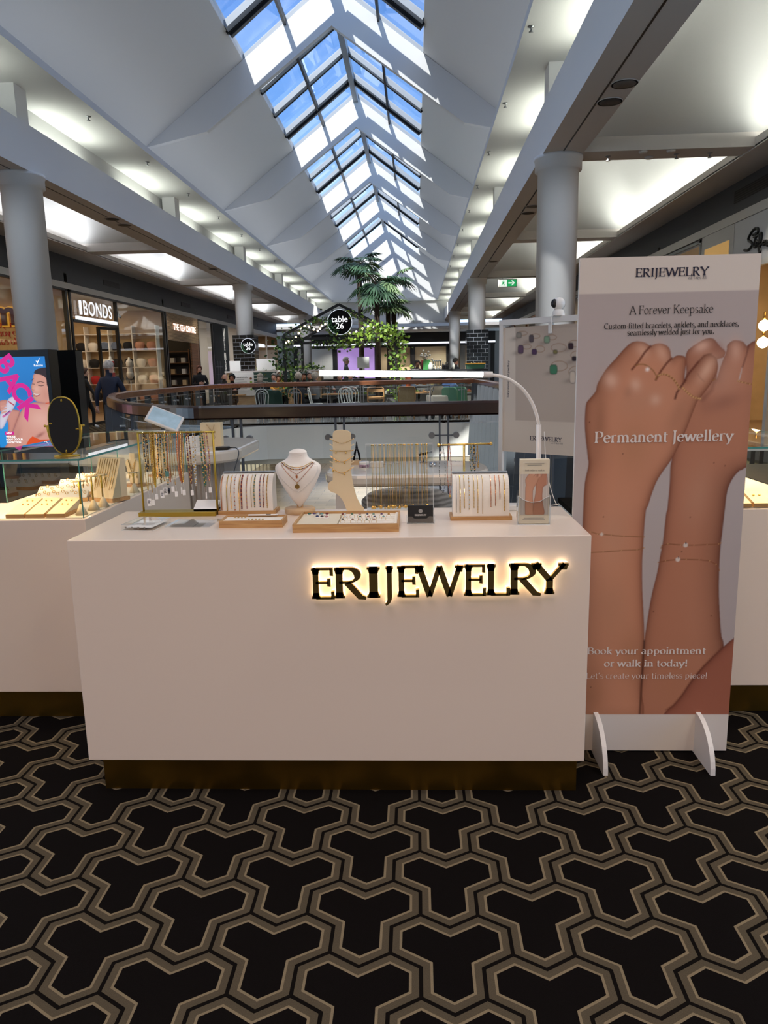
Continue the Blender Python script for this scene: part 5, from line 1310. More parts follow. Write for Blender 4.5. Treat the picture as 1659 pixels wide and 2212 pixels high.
# rings, bracelets, moles
def ringline(pts, w_, c='a8703e', beads=0, f=A1):
    P = Q([f(*p) for p in pts]); pr.line(P, w_, c, .95)
    if beads:
        V = catmull([(*p, 0) for p in P], beads)
        for i, v in enumerate(V):
            if i % 2 == 0: pr.blob(v.x, v.y, w_*.45, w_*.45, 'e0b27a', .9)
ringline(((545, 1030), (570, 1018), (610, 1018), (650, 1035), (690, 1070), (720, 1120), (712, 1145)), .0042, '96683a'); ringline(((735, 1110), (765, 1098), (810, 1108), (855, 1140), (885, 1180), (905, 1220)), .006, '8d5c34', 4)
ringline(((935, 1215), (965, 1245), (1000, 1275), (1040, 1295), (1078, 1300)), .0065, '9a6a40', 4); ringline(((1385, 1155), (1410, 1162), (1450, 1172), (1500, 1182)), .0045, '9a6a40', 3); ringline(((1180, 1150), (1200, 1140)), .0045, '9a6a40')
p = A1(642, 1060); pr.blob(p[0], p[1] - OZ, .0065, .0065, 'efdcd2', 1.0); pr.blob(p[0], p[1] - OZ, .005, .005, 'f6ece6', 1.0)
for pts in (((165, 245), (215, 262), (250, 264), (320, 272), (420, 280), (577, 285)), ((160, 405), (260, 400), (400, 390), (520, 385), (575, 368))): ringline(pts, .0036, '8f6240', 2, A2)
for pts in (((705, 375), (712, 350), (760, 338), (860, 346), (895, 348), (960, 348), (1060, 344), (1150, 340), (1168, 330)), ((682, 482), (740, 468), (835, 458), (900, 458), (1000, 460), (1080, 470), (1130, 495), (1158, 545))): ringline(pts, .0036, '875538', 2, A2)
p = A2(248, 264); pr.fill(Q([(p[0] - .0075, p[1]), (p[0], p[1] + .008), (p[0] + .0075, p[1]), (p[0], p[1] - .008)]), 'd6c8ba')
for x, y in ((165, 1495), (440, 1756), (1280, 1853), (1190, 1829)): p = A1(x, y); pr.blob(p[0], p[1] - OZ, .0022, .0022, '4a2218', 1)
for x, y in ((262, 130), (930, 133), (1092, 893), (165, 1442), (648, 858), (865, 398)): p = A2(x, y); pr.blob(p[0], p[1] - OZ, .0022, .0022, '4a2218', 1)
for x, y in ((895, 347), (835, 458)):
    p = A2(x, y); pr.fill(Q([(p[0] + .0085*math.cos(a), p[1] + .0085*math.sin(a)) for a in [2*PI*k/16 for k in range(16)]]), 'ddd0c6')
pr.fill(Q([(-.1, -.1), (W_ + .1, -.1), (W_ + .1, zb0), (-.1, zb0)]), 'dcd4cb')
M['print'] = vcol_mat('printed_picture', .5, spec=.25)
pic = place_mesh('printed_picture', pr.mesh('printed_picture'), M['print'], bn, (0, -.0012, .008))
m = MB()
def btxt(text, xc, y, wpx, size, face, mi, f=A1, sc_=3.8135):
    a = f(xc - wpx/2, y); b = f(xc + wpx/2, y); p = f(xc, y)
    serif(m, text, p[0], p[1], size, -.0022, face, 'c', mi, width=b[0] - a[0])
btxt('ERIJEWELRY', 840, 312, 600, .041, 'bold', 0); btxt('est. Tokyo 2011', 1053, 335, 155, .0155, 'reg', 0)
btxt('A Forever Keepsake', 835, 620, 690, .043, 'reg', 1); btxt('Custom-fitted bracelets, anklets, and necklaces,', 835, 735, 1110, .0275, 'bold', 1); btxt('seamlessly welded just for you.', 830, 792, 715, .0275, 'bold', 1)
btxt('Permanent Jewellery', 770, 1674, 1140, .058, 'bold', 2)
btxt('Book your appointment', 590, 1200, 915, .039, 'bold', 2, A2); btxt('or walk in today!', 585, 1296, 645, .039, 'bold', 2, A2); btxt("Let's create your timeless piece!", 590, 1388, 935, .034, 'reg', 2, A2)
p = A2(895, 347); serif(m, 'B', p[0], p[1] - .0035, .011, -.0022, 'bold', 'c', 0); p = A2(835, 458); serif(m, 'J', p[0], p[1] - .0035, .011, -.0022, 'bold', 'c', 0)
m.build('printed_lettering', [M['navyink'], mat('soft_black_ink', '2a2523', .7), mat('cream_ink', 'e2d8d0', .7)], pic)

# ------------------------------------------------------------------ leaflets in a clear holder at the right end of the counter
lf = thing('leaflet_holder', 'clear holder filled with cream leaflets showing two hands, front right of the counter', 'holder', (.411, 2.609, T), -.03)
m = MB(); m.box(-.056, .056, -.012, .03, 0, .004); m.prism([(-.056, 0), (.056, 0), (.056, .105), (.04, .098), (.02, .085), (-.01, .082), (-.035, .09), (-.056, .108)], -.013, -.011, 'xz'); m.box(-.056, .056, .030, .032, 0, .12); m.box(-.057, -.056, -.012, .032, 0, .105); m.box(.056, .057, -.012, .032, 0, .105)
m.build('holder', M['acrylic'], lf)
m = MB(); m.tube([(-.056, -.0125, .106), (-.035, -.0125, .09), (-.01, -.0125, .082), (.02, -.0125, .085), (.04, -.0125, .098), (.056, -.0125, .105)], .0011, 4); m.box(-.056, .056, -.0135, -.0125, 0, .003)
for x in (-.056, .056): m.tube([(x, -.0125, 0), (x, -.0125, .105)], .0009, 4)
m.build('edges', M['edgeclear'], lf)
m = MB(); m.box(-.050, .052, -.008, .020, .0045, .2325); lea = m.build('leaflets', mat('leaflet_cream', 'ddd2b8', .6), lf)
lp = Print(.098, .145, .0012, 'c3bab0')
k1 = .145/1.40
def LQ(pts): return [(.049 + (x - .31)*k1*1.13, (z - .13)*k1) for x, z in pts]
lp.fill(LQ(sm(right_arm)), 'b9846a', edge='8b5a46', edgew=.0016); lp.fill(LQ(sm(left_arm)), 'c8967a', edge='96654e', edgew=.0016)
for x, y in ((600, 900), (760, 920), (1130, 1060)): q = LQ([A1(x, y)])[0]; lp.blob(q[0], q[1], .004, .006, 'd8ab93', .7)
lp.line(LQ([A1(*p) for p in ((668, 868), (565, 1000))]), .001, '7a4836', .8); lp.line(LQ([A1(*p) for p in ((842, 968), (712, 1145))]), .001, '7a4836', .8)
place_mesh('printed_picture', lp.mesh('leaflet_picture'), M['print'], lea, (-.048, -.0086, .037))
m = MB()
for q, (z, w_) in enumerate(((.217, .066), (.212, .05), (.024, .07), (.019, .078))): m.box(-w_/2, w_/2, -.0088, -.0086, z, z + .0018, 0)
serif(m, 'Book online or walk in', .001, .192, .0085, -.0088, 'bold', 'c', 0, width=.068)
for x0, x1, z0, z1 in ((-.04, .043, .222, .2225), (-.04, .043, .029, .0295), (-.04, -.0395, .029, .2225), (.0425, .043, .029, .2225)): m.box(x0, x1, -.0089, -.0086, z0, z1, 1)
m.build('printed_text', [M['greyink'], M['white_ink']], lea)

# ------------------------------------------------------------------ poster frame with the ring poster and the little camera on top
d_ = Vector((.975 - .575, 4.65 - 5.0, 0)); ang = math.atan2(d_.y, d_.x)
pf = thing('poster_frame', 'white metal frame holding a beige poster of coloured-stone rings behind the counter', 'poster', (.575, 5.0, 0), ang)
FWD = .70
m = MB()
for x in (-.01, FWD + .01): m.box(x - .014, x + .014, -.015, .015, 0, 1.80)
m.box(-.024, FWD + .024, -.018, .018, 1.765, 1.80); m.box(FWD/2 - .012, FWD/2 + .012, -.012, .012, 1.70, 1.765)
for x in (-.01, FWD + .01): m.box(x - .03, x + .03, -.16, .16, 0, .015)
m.build('frame', M['trimw'], pf)
pp = Print(FWD, .80, .004, 'd3c7b8')
CO = lambda x, y: (lambda t: (t, ))(0)
def fr(px, py):        # a photo point on the poster plane -> poster coordinates
    dd = _r @ Vector((px - IW/2, py - IH/2, FPX)); n = Vector((-d_.y, d_.x, 0)).normalized()
    t = (Vector((.575, 5.0, 1.5)) - EYE).dot(n)/dd.dot(n); p = EYE + dd*t
    return ((p - Vector((.575, 5.0, 0))).dot(d_.normalized()), p.z - .95)
R2 = lambda x, y: fr(1060 + x/3.6875, 560 + y/3.6867)
pp.fill([R2(200, 1282), R2(200, 520), (FWD + .1, R2(200, 520)[1] + .1), (FWD + .1, R2(200, 1282)[1])], 'b3a496')
pp.blob(.35, .35, .3, .25, 'bfb1a2', .6)
STN = [(228, 605, 22, 24, '8a8478', (255, 590, 40, 16)), (327, 632, 20, 32, '4f4348', (360, 612, 36, 18)), (450, 640, 24, 30, '7f9a7e', (490, 622, 38, 20)), (242, 718, 24, 36, '5d4358', (290, 695, 36, 20)), (350, 738, 22, 24, '4a2c4e', (395, 715, 38, 26)), (517, 738, 18, 18, '7d7440', (545, 705, 62, 34)),
       (640, 692, 22, 28, '32161a', (672, 672, 50, 26)), (668, 792, 20, 20, '2a1416', (690, 765, 50, 34)), (503, 878, 32, 40, '3f7a58', (548, 850, 66, 40)), (655, 940, 26, 50, 'cdbfae', (690, 900, 66, 50))]
for (x, y, rx, ry, c, (lx, ly, lrx, lry)) in STN:
    s0 = R2(x - 30, y + 28); pp.blob(s0[0], s0[1], .035, .014, '8d7f72', .7, .15)
    pp.line([R2(lx + lrx*math.cos(a), ly + lry*math.sin(a)) for a in [2*PI*k/20 for k in range(21)]], .0035, '8d6b4c', .9)
    q = [R2(x + rx*math.copysign(abs(math.cos(a))**.6, math.cos(a)), y + ry*math.copysign(abs(math.sin(a))**.6, math.sin(a))) for a in [2*PI*k/16 for k in range(16)]]
    pp.fill(q, c, edge='201818', edgew=.003)
pic = place_mesh('hanging_poster', pp.mesh('hanging_poster'), M['print'], pf, (0, -.004, .95))
m = MB(); m.box(0, FWD, -.0035, -.0005, .95, 1.75); m.build('poster_backing', M['whitemat'], pf)
m = MB()
q = R2(440, 1452); a, b = R2(313, 1452), R2(567, 1452); serif(m, 'ERIJEWELRY', q[0], q[1] + .003, .040, -.0006, 'bold', 'c', 0, width=b[0] - a[0])
q = R2(532, 1472); serif(m, 'est. Tokyo 2011', q[0], q[1], .014, -.0006, 'reg', 'c', 0)
o1 = m.build('printed_lettering', M['navyink'], pic)
m = MB(); serif(m, 'Tokyo minimalist jewellery', 0, 0, .034, 0, 'bold', 'l', 0)
q = R2(148, 1105); q2 = R2(150, 808); k_ = (q2[1] - q[1])/(serif_width('Tokyo minimalist jewellery', 'bold')*.034)
o2 = m.build('printed_lettering', M['navyink'], pic, (q[0], -.0006, q[1]), rot=(0, -PI/2, 0)); o2.scale = (k_, 1, k_)
sc_ = thing('security_camera', 'small white round-headed camera on top of the poster frame', 'camera', (.575 + .40*math.cos(ang), 5.0 + .40*math.sin(ang), 1.80), -.5)
m = MB(); m.lathe([(.040, 0), (.040, .006), (.034, .030), (.024, .040), (0, .041)], 24); m.build('base', M['whitegloss'], sc_)
m = MB(); m.ball((0, 0, .073), .040, 20, 14); m.build('head', M['whitegloss'], sc_)
m = MB(); m.ball((-.018, -.026, .074), (.022, .022, .027), 14, 10); m.build('lens', M['black'], sc_)
m = MB(); m.tube(catmull([(.0, -.03, .004), (-.02, -.05, .0), (-.025, -.055, -.06), (-.02, -.05, -.10)], 6), .0022, 5); m.build('cable', M['whitegloss'], sc_)

# ------------------------------------------------------------------ advertising totems on the left
TY = 10.0; K6 = TY/6.5
A3 = lambda x, y: (lambda p: (p.x + 3.72*K6, p.z - (1.5 - .615*K6)))(at(x/5.53, 600 + y/5.53, Y=TY))
tt = thing('screen_totem', 'black advertising totem with a lit blue screen beyond the left glass case', 'screen', (-3.46*K6, TY + .12, 0))
m = MB(); m.box(-.46, .408, -.1, .16, 0, 1.86); m.build('housing', M['black'], tt, bevel=.004)
ad = Print(.49*K6, .79*K6, .0045, '1f7fd0')
_ob, _ol, _of = ad.blob, ad.line, ad.fill
ad.blob = lambda x, z, rx, rz, *a: _ob(x, z, rx*K6, rz*K6, *a)
ad.line = lambda p, w_, *a: _ol(p, w_*K6, *a)
ad.blob(.10, .30, .4, .4, '2c9be6', .7); ad.blob(.4, .75, .3, .2, '1668b4', .6)
hair = [A3(*p) for p in ((400, 1140), (420, 1100), (480, 1078), (560, 1070), (640, 1075), (640, 1330), (560, 1300), (540, 1200), (480, 1160))]
face = [A3(*p) for p in ((405, 1145), (450, 1135), (540, 1160), (620, 1250), (640, 1420), (640, 1520), (520, 1500), (430, 1480), (390, 1430), (380, 1370), (362, 1310), (372, 1270), (385, 1215), (385, 1180))]
body = [A3(*p) for p in ((640, 1480), (520, 1495), (400, 1490), (300, 1530), (240, 1600), (195, 1700), (150, 1830), (105, 1950), (80, 2060), (640, 2060))]
arm = [A3(*p) for p in ((-20, 1480), (40, 1460), (80, 1470), (110, 1560), (180, 1580), (230, 1600), (190, 1720), (140, 1860), (110, 1980), (70, 1900), (90, 1800), (75, 1700), (10, 1620), (-20, 1560))]
can = [A3(*p) for p in ((-10, 1640), (60, 1520), (90, 1450), (150, 1420), (190, 1450), (160, 1550), (100, 1640), (40, 1780), (-10, 1800))]
ad.fill(sm(body, 3), 'd79b8c', edge='b06f62', edgew=.02); ad.blob(*A3(480, 1700), .10, .09, 'e8b6a8', .7); ad.blob(*A3(470, 1880), .05, .015, '8a4a44', .7, .5); ad.blob(*A3(200, 1900), .03, .1, 'b57a70', .6, -.3)
ad.fill(sm(arm, 3), 'cf8f80', edge='9c5d52', edgew=.012); ad.fill(sm(can, 3), 'd8d3e2', edge='a79fc0', edgew=.012)
ad.line([A3(95, 1480), A3(155, 1520)], .011, 'c0304a'); ad.line([A3(30, 1660), A3(110, 1600)], .018, 'd0208c', .8); ad.line([A3(50, 1640), A3(110, 1590)], .007, '2a2f7a', .9)
for q in range(3): ad.line([A3(10 + q*2, 1540 + q*38), A3(62, 1530 + q*34)], .016, 'd79a8a', .95, .004)
ad.fill(sm(face, 4), 'd69a88', edge='b3746a', edgew=.012); ad.fill(sm(hair, 4), '2f1b1c')
ad.blob(*A3(430, 1330), .03, .03, 'e6b4a4', .7); ad.blob(*A3(540, 1400), .03, .05, 'c98878', .5)
ad.line([A3(435, 1250), A3(480, 1240), A3(520, 1255)], .006, '4a2a26'); ad.line([A3(372, 1225), A3(392, 1205)], .005, '4a2a26'); ad.line([A3(450, 1285), A3(485, 1292), A3(515, 1284)], .006, '3a2022'); ad.line([A3(378, 1268), A3(405, 1272)], .005, '3a2022')
ad.line([A3(372, 1300), A3(366, 1335), A3(400, 1342)], .004, 'a86a5c', .8); ad.fill(sm([A3(*p) for p in ((388, 1375), (430, 1385), (482, 1385), (455, 1402), (410, 1400))], 3), 'f2ece8', edge='a23c48', edgew=.003); ad.line([A3(395, 1408), A3(430, 1420), A3(470, 1395)], .006, 'b04a58')
ad.fill([A3(*p) for p in ((270, 2060), (340, 1930), (380, 1895), (470, 1935), (640, 1930), (640, 2060))], 'e2521f'); ad.line([A3(540, 1500), A3(640, 1488)], .008, 'd0552f')
M['adscreen'] = vcol_mat('lit_screen', .2, emit=.8)
scr = place_mesh('lit_screen', ad.mesh('lit_screen'), M['adscreen'], tt, (-.26*K6, -.1015, 1.5 - .615*K6))
M['magenta'] = mat('screen_magenta', '101010', .4, emit='d01a8c', estr=.9); M['lcdwhite'] = mat('screen_white', '101010', .4, emit='ffffff', estr=1.)
def scr_text(txt, x, y, size, m_, rot=0, bold=0., align='LEFT', sp=1.):
    p = A3(x, y); return place_mesh('screen_lettering', sans(txt, size*K6, 0, bold*K6, align, sp), m_, scr, (p[0], -.0012, p[1]), (0, rot, 0))
for ch, x, y in (('B', 50, 1035), ('A', 112, 1240), ('C', 228, 1372), ('K', 325, 1560)): scr_text(ch, x, y, .225, M['magenta'], math.radians(57), .009, 'CENTER')
m = MB(); a = A3(55, 1880); b = A3(160, 1838); m.poly([(a[0], -.0011, a[1]), (b[0], -.0011, a[1]), (b[0], -.0011, b[1]), (a[0], -.0011, b[1])]); m.build('screen_badge', M['magenta'], scr)
scr_text('NEW', 68, 1861, .021, M['lcdwhite'], 0, .0008); scr_text('WHOLE', 64, 1903, .024, M['lcdwhite'], 0, .0008); scr_text('BODY ODOUR', 67, 1936, .0225, M['lcdwhite'], 0, .0008); scr_text('PROTECTION', 70, 1970, .0215, M['lcdwhite'], 0, .0008)
scr_text('Rexona', 450, 1046, .027, M['lcdwhite'], 0, .0003, 'CENTER')
m = MB(); m.poly([(*[A3(418, 990)[0]], -.0012, A3(418, 990)[1]), (A3(440, 1028)[0], -.0012, A3(440, 1028)[1]), (A3(470, 952)[0], -.0012, A3(470, 952)[1]), (A3(440, 998)[0], -.0012, A3(440, 998)[1])]); m.build('tick_mark', M['lcdwhite'], scr)
t2 = thing('blank_totem', 'black back of a second totem standing right of the lit blue screen', 'screen', (-4.86, 10.75, 0))
m = MB(); m.box(-.30, .02, -.09, .14, 0, 1.865); m.build('housing', M['blackmatte'], t2)
m = MB(); m.box(.0202, .022, -.085, .135, .02, 1.855); m.build('side_trim', M['darkframe'], t2)

# ------------------------------------------------------------------ balustrade round the void
bal = thing('balustrade', 'timber-railed glass balustrade curving round the open void behind the kiosk', 'railing', (0, 0, 0))
off = []
n = len(VOID)
ctr = Vector((-2, 14.5))
path = catmull([(*p, 0) for p in VOID[1:13]], 5)
path = [Vector((1.72, 7.04, 0)), Vector((.5, 7.04, 0)), Vector((-.8, 7.04, 0))] + [p for p in path] + [Vector((-2.5, 22.0, 0)), Vector((-.5, 22.0, 0)), Vector((1.72, 22.0, 0)), Vector((1.72, 18, 0)), Vector((1.72, 14.5, 0)), Vector((1.72, 11, 0)), Vector((1.72, 8, 0))]
for p in path[3:-7]:
    d = (Vector((p.x, p.y)) - ctr).normalized(); p.x += d.x*.02; p.y += d.y*.08
def railpts(z, inset_=0.): return [Vector((p.x, p.y, z)) for p in path]
# handrail: rounded rectangular section swept along the path
sec = [(-.06, -.05), (-.045, -.065), (.045, -.065), (.06, -.05), (.06, .045), (.04, .065), (-.04, .065), (-.06, .045)]
def sweep(P, sec, closed=True):
    m = MB(); k = len(P); vs = []; ns = len(sec)
    for i in range(k):
        a, b = (P[i - 1], P[(i + 1) % k]) if closed else (P[max(i - 1, 0)], P[min(i + 1, k - 1)])
        d0 = (P[i] - P[i - 1]) if (closed or i) else (P[1] - P[0]); d1 = (P[(i + 1) % k] - P[i]) if (closed or i < k - 1) else (P[i] - P[i - 1])
        d0.z = d1.z = 0; d0.normalize(); d1.normalize(); t = (d0 + d1).normalized(); nn = Vector((t.y, -t.x, 0)); sc2 = 1/max(.5, nn.dot(Vector((d1.y, -d1.x, 0))))
        for u, v in sec: vs.append(P[i] + nn*u*sc2 + Vector((0, 0, v)))
    fs = [(i*ns + j, i*ns + (j + 1) % ns, ((i + 1) % k)*ns + (j + 1) % ns, ((i + 1) % k)*ns + j) for i in range(k if closed else k - 1) for j in range(ns)]
    m.add(vs, fs, 0, False); return m
iF = next(i for i, p in enumerate(path) if p.y > 9.2)
P_ = railpts(1.135)
near = P_[:iF + 1]; far_ = P_[iF:] + [P_[0]]
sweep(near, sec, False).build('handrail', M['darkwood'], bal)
sweep(far_, sec, False).build('handrail', M['rail_sheen'], bal)['label'] = 'far stretch of handrail, reflected light painted in'
# glass panels, posts, fittings along the path by arc length
def along(P, step, start=0.):
    P = P + [P[0]]; L = [0]
    for a, b in zip(P, P[1:]): L.append(L[-1] + (b - a).length)
    out = []; d = start
    while d < L[-1]:
        i = max(k for k in range(len(L)) if L[k] <= d); i = min(i, len(P) - 2)
        t = (d - L[i])/max(1e-9, L[i + 1] - L[i]); p = P[i].lerp(P[i + 1], t); q = (P[i + 1] - P[i]).normalized(); out.append((p, q, d)); d += step
    return out
PB = [Vector((p.x, p.y, 0)) for p in path]
gl = along(PB, .98, .48); gcount = 0
for (p, q, d), (p2, q2, d2) in zip(gl, gl[1:] + gl[:1]):
    m = MB(); a = p.lerp(p2, .015); b = p.lerp(p2, .985)
    m.poly([(a.x, a.y, -.05), (b.x, b.y, -.05), (b.x, b.y, 1.0), (a.x, a.y, 1.0)])
    m.box(0, 0, 0, 0, 0, 0) if False else None
    o = m.build('glass_panel', M['glass'], bal)
    e = MB(); e.bar((a.x, a.y, 1.0), (b.x, b.y, 1.0), .012, .006); e.build('top_edge', M['edgeclear'], o)
for (p, q, d) in gl:
    nn = Vector((q.y, -q.x, 0)); side_run = abs(q.y) > .5 and p.y > 8.2
    m = MB()
    if side_run:     # broad grey plates on the long sides
        rr = p.x > 0; a = p + Vector((0, 0, -.95 if rr else -.2)); b = p + Vector((0, 0, 1.08)); w1, w2 = (.26, .14) if rr else (.13, .10); out_ = -nn if (p + nn - Vector((-2, 14.5, 0))).length < (p - nn - Vector((-2, 14.5, 0))).length else nn
        if rr: out_ = Vector((-1, 0, 0))
        for k in range(1):
            P4 = [a + out_*.02, a + out_*w1, b + out_*w2, b - out_*.02]
            vs = [v - q*.012 for v in P4] + [v + q*.012 for v in P4]
            m.add(vs, [(0, 1, 2, 3), (7, 6, 5, 4), (0, 4, 5, 1), (1, 5, 6, 2), (2, 6, 7, 3), (3, 7, 4, 0)])
        o = m.build('post', M['greypost'], bal)
    else:
        for s in (-1, 1):
            c = p + q*.04*s; m.bar(c + Vector((0, 0, -.62)) - nn*.0, c + Vector((0, 0, 1.08)), .016, .05)
        o = m.build('post', M['steel'] if p.y > 15 else M['greypost'], bal)
    f = MB(); zf = .885
    f.tube([p - q*.115 + Vector((0, 0, zf)), p + q*.115 + Vector((0, 0, zf))], .007, 6)
    for s in (-1, 1):
        c = p + q*.115*s + Vector((0, 0, zf)); f.tube([c - nn*.03, c + nn*.03], .030 if p.y < 9 else .022, 10)
    f.build('glass_fitting', M['steel'], o)

# ------------------------------------------------------------------ ceiling fittings
M['grille'] = mat('grille_black', '0b0b0c', .6)
def vent(x, y, z, ln, h, s, label):
    t = thing('air_vent', label, 'vent', (x, y, z), 0, 'slot vents in the dark fascia')
    m = MB(); m.box(-.004, .012, -ln/2, ln/2, -h/2, h/2); m.build('frame', M['grille'], t, rz=0 if s > 0 else PI)
    m = MB()
    for k in range(5): m.box(-.006, -.0042, -ln/2 + .02, ln/2 - .02, -h/2 + h*(k + .35)/5.2, -h/2 + h*(k + .7)/5.2)
    m.build('slats', M['darkframe'], t, rz=0 if s > 0 else PI)
for k, y in enumerate((16.8, 25.2, 33.3, 41.3, 49)): vent(XL + .006, y, 4.45, 1.3, .17, -1, 'dark slot vent in the left fascia, %s from the front' % ORD[k])
for k, (y, w_, h) in enumerate(((14.6, 1.9, .22), (27, 1.2, .16), (35.3, 1.2, .16), (43.5, 1.2, .16), (48.5, 1.2, .16))): vent(XR - .006, y, 4.62, w_, h, 1, 'dark slot vent in the right fascia, %s from the front' % ORD[k])
def sprinkler(x, y, z, label, grp):
    t = thing('sprinkler', label, 'sprinkler', (x, y, z), 0, grp)
    m = MB(); m.lathe([(.0, 0), (.045, 0), (.045, -.008), (.012, -.014), (.012, -.05), (.018, -.055), (.018, -.065), (0, -.066)][::-1], 12); m.build('body', M['steel'], t)
    m = MB(); m.lathe([(0, -.075), (.035, -.075), (.035, -.07), (0, -.07)], 10); m.build('deflector', M['steel'], t)
for k in range(9): sprinkler(1.72, 11.9 + 3.15*k, 6.298, 'ceiling sprinkler under the right lit soffit, %s from the front' % ORD[k], 'soffit sprinklers')
for k in range(9): sprinkler(-6.1, 11.8 + 3.15*k, 6.298, 'ceiling sprinkler under the left lit soffit, %s from the front' % ORD[k], 'soffit sprinklers')
for k, x in enumerate((3.24, 4.36, 4.9)): sprinkler(x, 13.42, 4.909, 'sprinkler on the nearest right cross soffit, %s from the column' % ORD[k], 'cross soffit sprinklers')
for k, (x, y, lb) in enumerate(((2.62, 10.14, 'nearest round speaker grille in the right beam'), (2.60, 10.77, 'second round speaker grille in the right beam'), (2.58, 17.2, 'third round speaker grille in the right beam'), (2.58, 17.9, 'fourth round speaker grille in the right beam'), (2.58, 25.6, 'fifth round speaker grille in the right beam'),
                               (-6.68, 17.2, 'nearest round speaker grille in the left beam'), (-6.68, 17.9, 'second round speaker grille in the left beam'), (-6.68, 25.6, 'third round speaker grille in the left beam'))):
    t = thing('ceiling_speaker', lb, 'speaker', (x, y, BZ - .002), 0, 'round grilles in the beams')
    m = MB(); m.lathe([(.16, -.010), (.17, 0)], 28); m.lathe([(0, -.008), (.145, -.008), (.16, -.010)], 28); m.build('ring', M['soffit'], t)
    m = MB(); m.lathe([(0, -.012), (.14, -.012), (.14, -.009)], 28); m.build('grille', mat('speaker_grille', ('6b6259', '4a423b')[k % 2], .8, bump=.3, bscale=300), t)
for k, (x, y) in enumerate(((3.75, 13.2), (3.95, 13.55), (4.2, 13.2))):
    m = MB(); m.lathe([(0, -.03), (.06, -.03), (.075, 0)], 20); tag(m.build('smoke_detector', M['trimw'], loc=(x, y, BZ - .001)), 'small white disc detector on the nearest right cross soffit, %s from the column' % ORD[k], 'detector', 'disc detectors on the cross soffit')
ex = thing('exit_sign', 'green and white hanging exit sign with running figure and arrow under the right ceiling', 'sign', (3.61, 30.2, 4.70))
m = MB(); m.box(-.35, .35, -.03, .03, -.15, .15); m.build('housing', M['trimw'], ex)
m = MB(); m.poly([(-.33, -.0305, -.13), (-.04, -.0305, -.13), (-.04, -.0305, .13), (-.33, -.0305, .13)], 0); m.poly([(-.04, -.0305, -.13), (.33, -.0305, -.13), (.33, -.0305, .13), (-.04, -.0305, .13)], 1)
y_ = -.032
for pts in ([(.02, -.022), (.17, -.022), (.17, .022), (.02, .022)],): m.poly([(a, y_, b) for a, b in pts], 0)
m.poly([(.27, y_ - .0005, 0), (.17, y_ - .0005, .09), (.13, y_ - .0005, .09), (.205, y_ - .0005, 0), (.13, y_ - .0005, -.09), (.17, y_ - .0005, -.09)][::-1], 0)
for i, (a, b, w_) in enumerate((((-.17, .05), (-.19, -.02), .05), ((-.19, -.02), (-.13, -.05), .03), ((-.13, -.05), (-.15, -.11), .026), ((-.19, -.02), (-.24, -.07), .03), ((-.24, -.07), (-.29, -.07), .024), ((-.165, .045), (-.11, .02), .02), ((-.175, .045), (-.24, .03), .02))):
    v = Vector((b[0] - a[0], b[1] - a[1])).normalized(); n_ = Vector((-v.y, v.x))*w_/2
    m.poly([(a[0] + n_.x, y_ - .0003*i, a[1] + n_.y), (b[0] + n_.x, y_ - .0003*i, b[1] + n_.y), (b[0] - n_.x, y_ - .0003*i, b[1] - n_.y), (a[0] - n_.x, y_ - .0003*i, a[1] - n_.y)], 1)
m.poly([(-.155 + .022*math.cos(a), y_ - .003, .085 + .022*math.sin(a)) for a in [2*PI*k/14 for k in range(14)]], 1)
m.build('pictogram', [mat('exit_white', 'ffffff', .5, emit='eaf6ee', estr=.8), mat('exit_green', '0e7a45', .5, emit='12a05a', estr=.7)], ex)
m = MB(); 
for x in (-.2, .2): m.tube([(x, 0, .15), (x, 0, .2095)], .008, 6)
m.build('hanger', M['steel'], ex)

# ------------------------------------------------------------------ shops
M['shopwarm'] = mat('shop_warm_wall', 'c9ae86', .7, noise=.15, nscale=1.5); M['shopdark'] = mat('shop_dark', '3a332d', .6); M['shopfloor'] = mat('shop_floor', '8d7355', .4)
M['lcd'] = mat('lit_white', 'ffffff', .5, emit=(.9, .93, 1), estr=.85)
M['skinbra'] = mat('blush_fabric', 'c58f78', .8); M['redfab'] = mat('red_fabric', '9c1f22', .8); M['blackfab'] = mat('black_fabric', '15141a', .85); M['whitefab'] = mat('white_fabric', 'd8d2c8', .85)
def shop_shell(name, y0, y1, m_wall, depth=4.2, side=-1, lamp=0, lampc=(1, .8, .55)):
    x0 = XL if side < 0 else XR; x1 = x0 + side*depth; lo, hi = min(x0, x1), max(x0, x1)
    m = MB(); bx_ = x1; m.box(min(bx_, bx_ + side*.1), max(bx_, bx_ + side*.1), y0, y1, 0, 4.4); m.box(lo, hi, y0 - .04, y0 + .04, 0, 4.4); m.box(lo, hi, y1 - .04, y1 + .04, 0, 4.4); m.box(lo, hi, y0, y1, 4.0, 4.1, 1); m.box(lo, hi, y0, y1, .0, .012, 2)
    struct(m.build(name, [m_wall, M['trimw'], M['shopfloor']]))
    if lamp: area('shop_ceiling_lamp', ((lo + hi)/2, (y0 + y1)/2, 3.95), depth*.7, (y1 - y0)*.7, lamp, lampc)
shop_shell('wall_shop_1', 9.5, 21.8, M['shopwarm'], 4, -1, 150, (1, .74, .42))
shop_shell('wall_shop_2', 21.9, 30.2, M['shopwarm'], 4.2, -1, 120, (1, .8, .58))
shop_shell('wall_shop_3', 30.3, 34.7, M['shopdark'], 4, -1, 25, (1, .8, .5))
shop_shell('wall_shop_4', 34.8, 42.9, M['whitemat'], 4, -1, 100, (1, .9, .8))
shop_shell('wall_shop_5', 43.0, 55, M['shopwarm'], 4, -1, 80, (1, .85, .7))
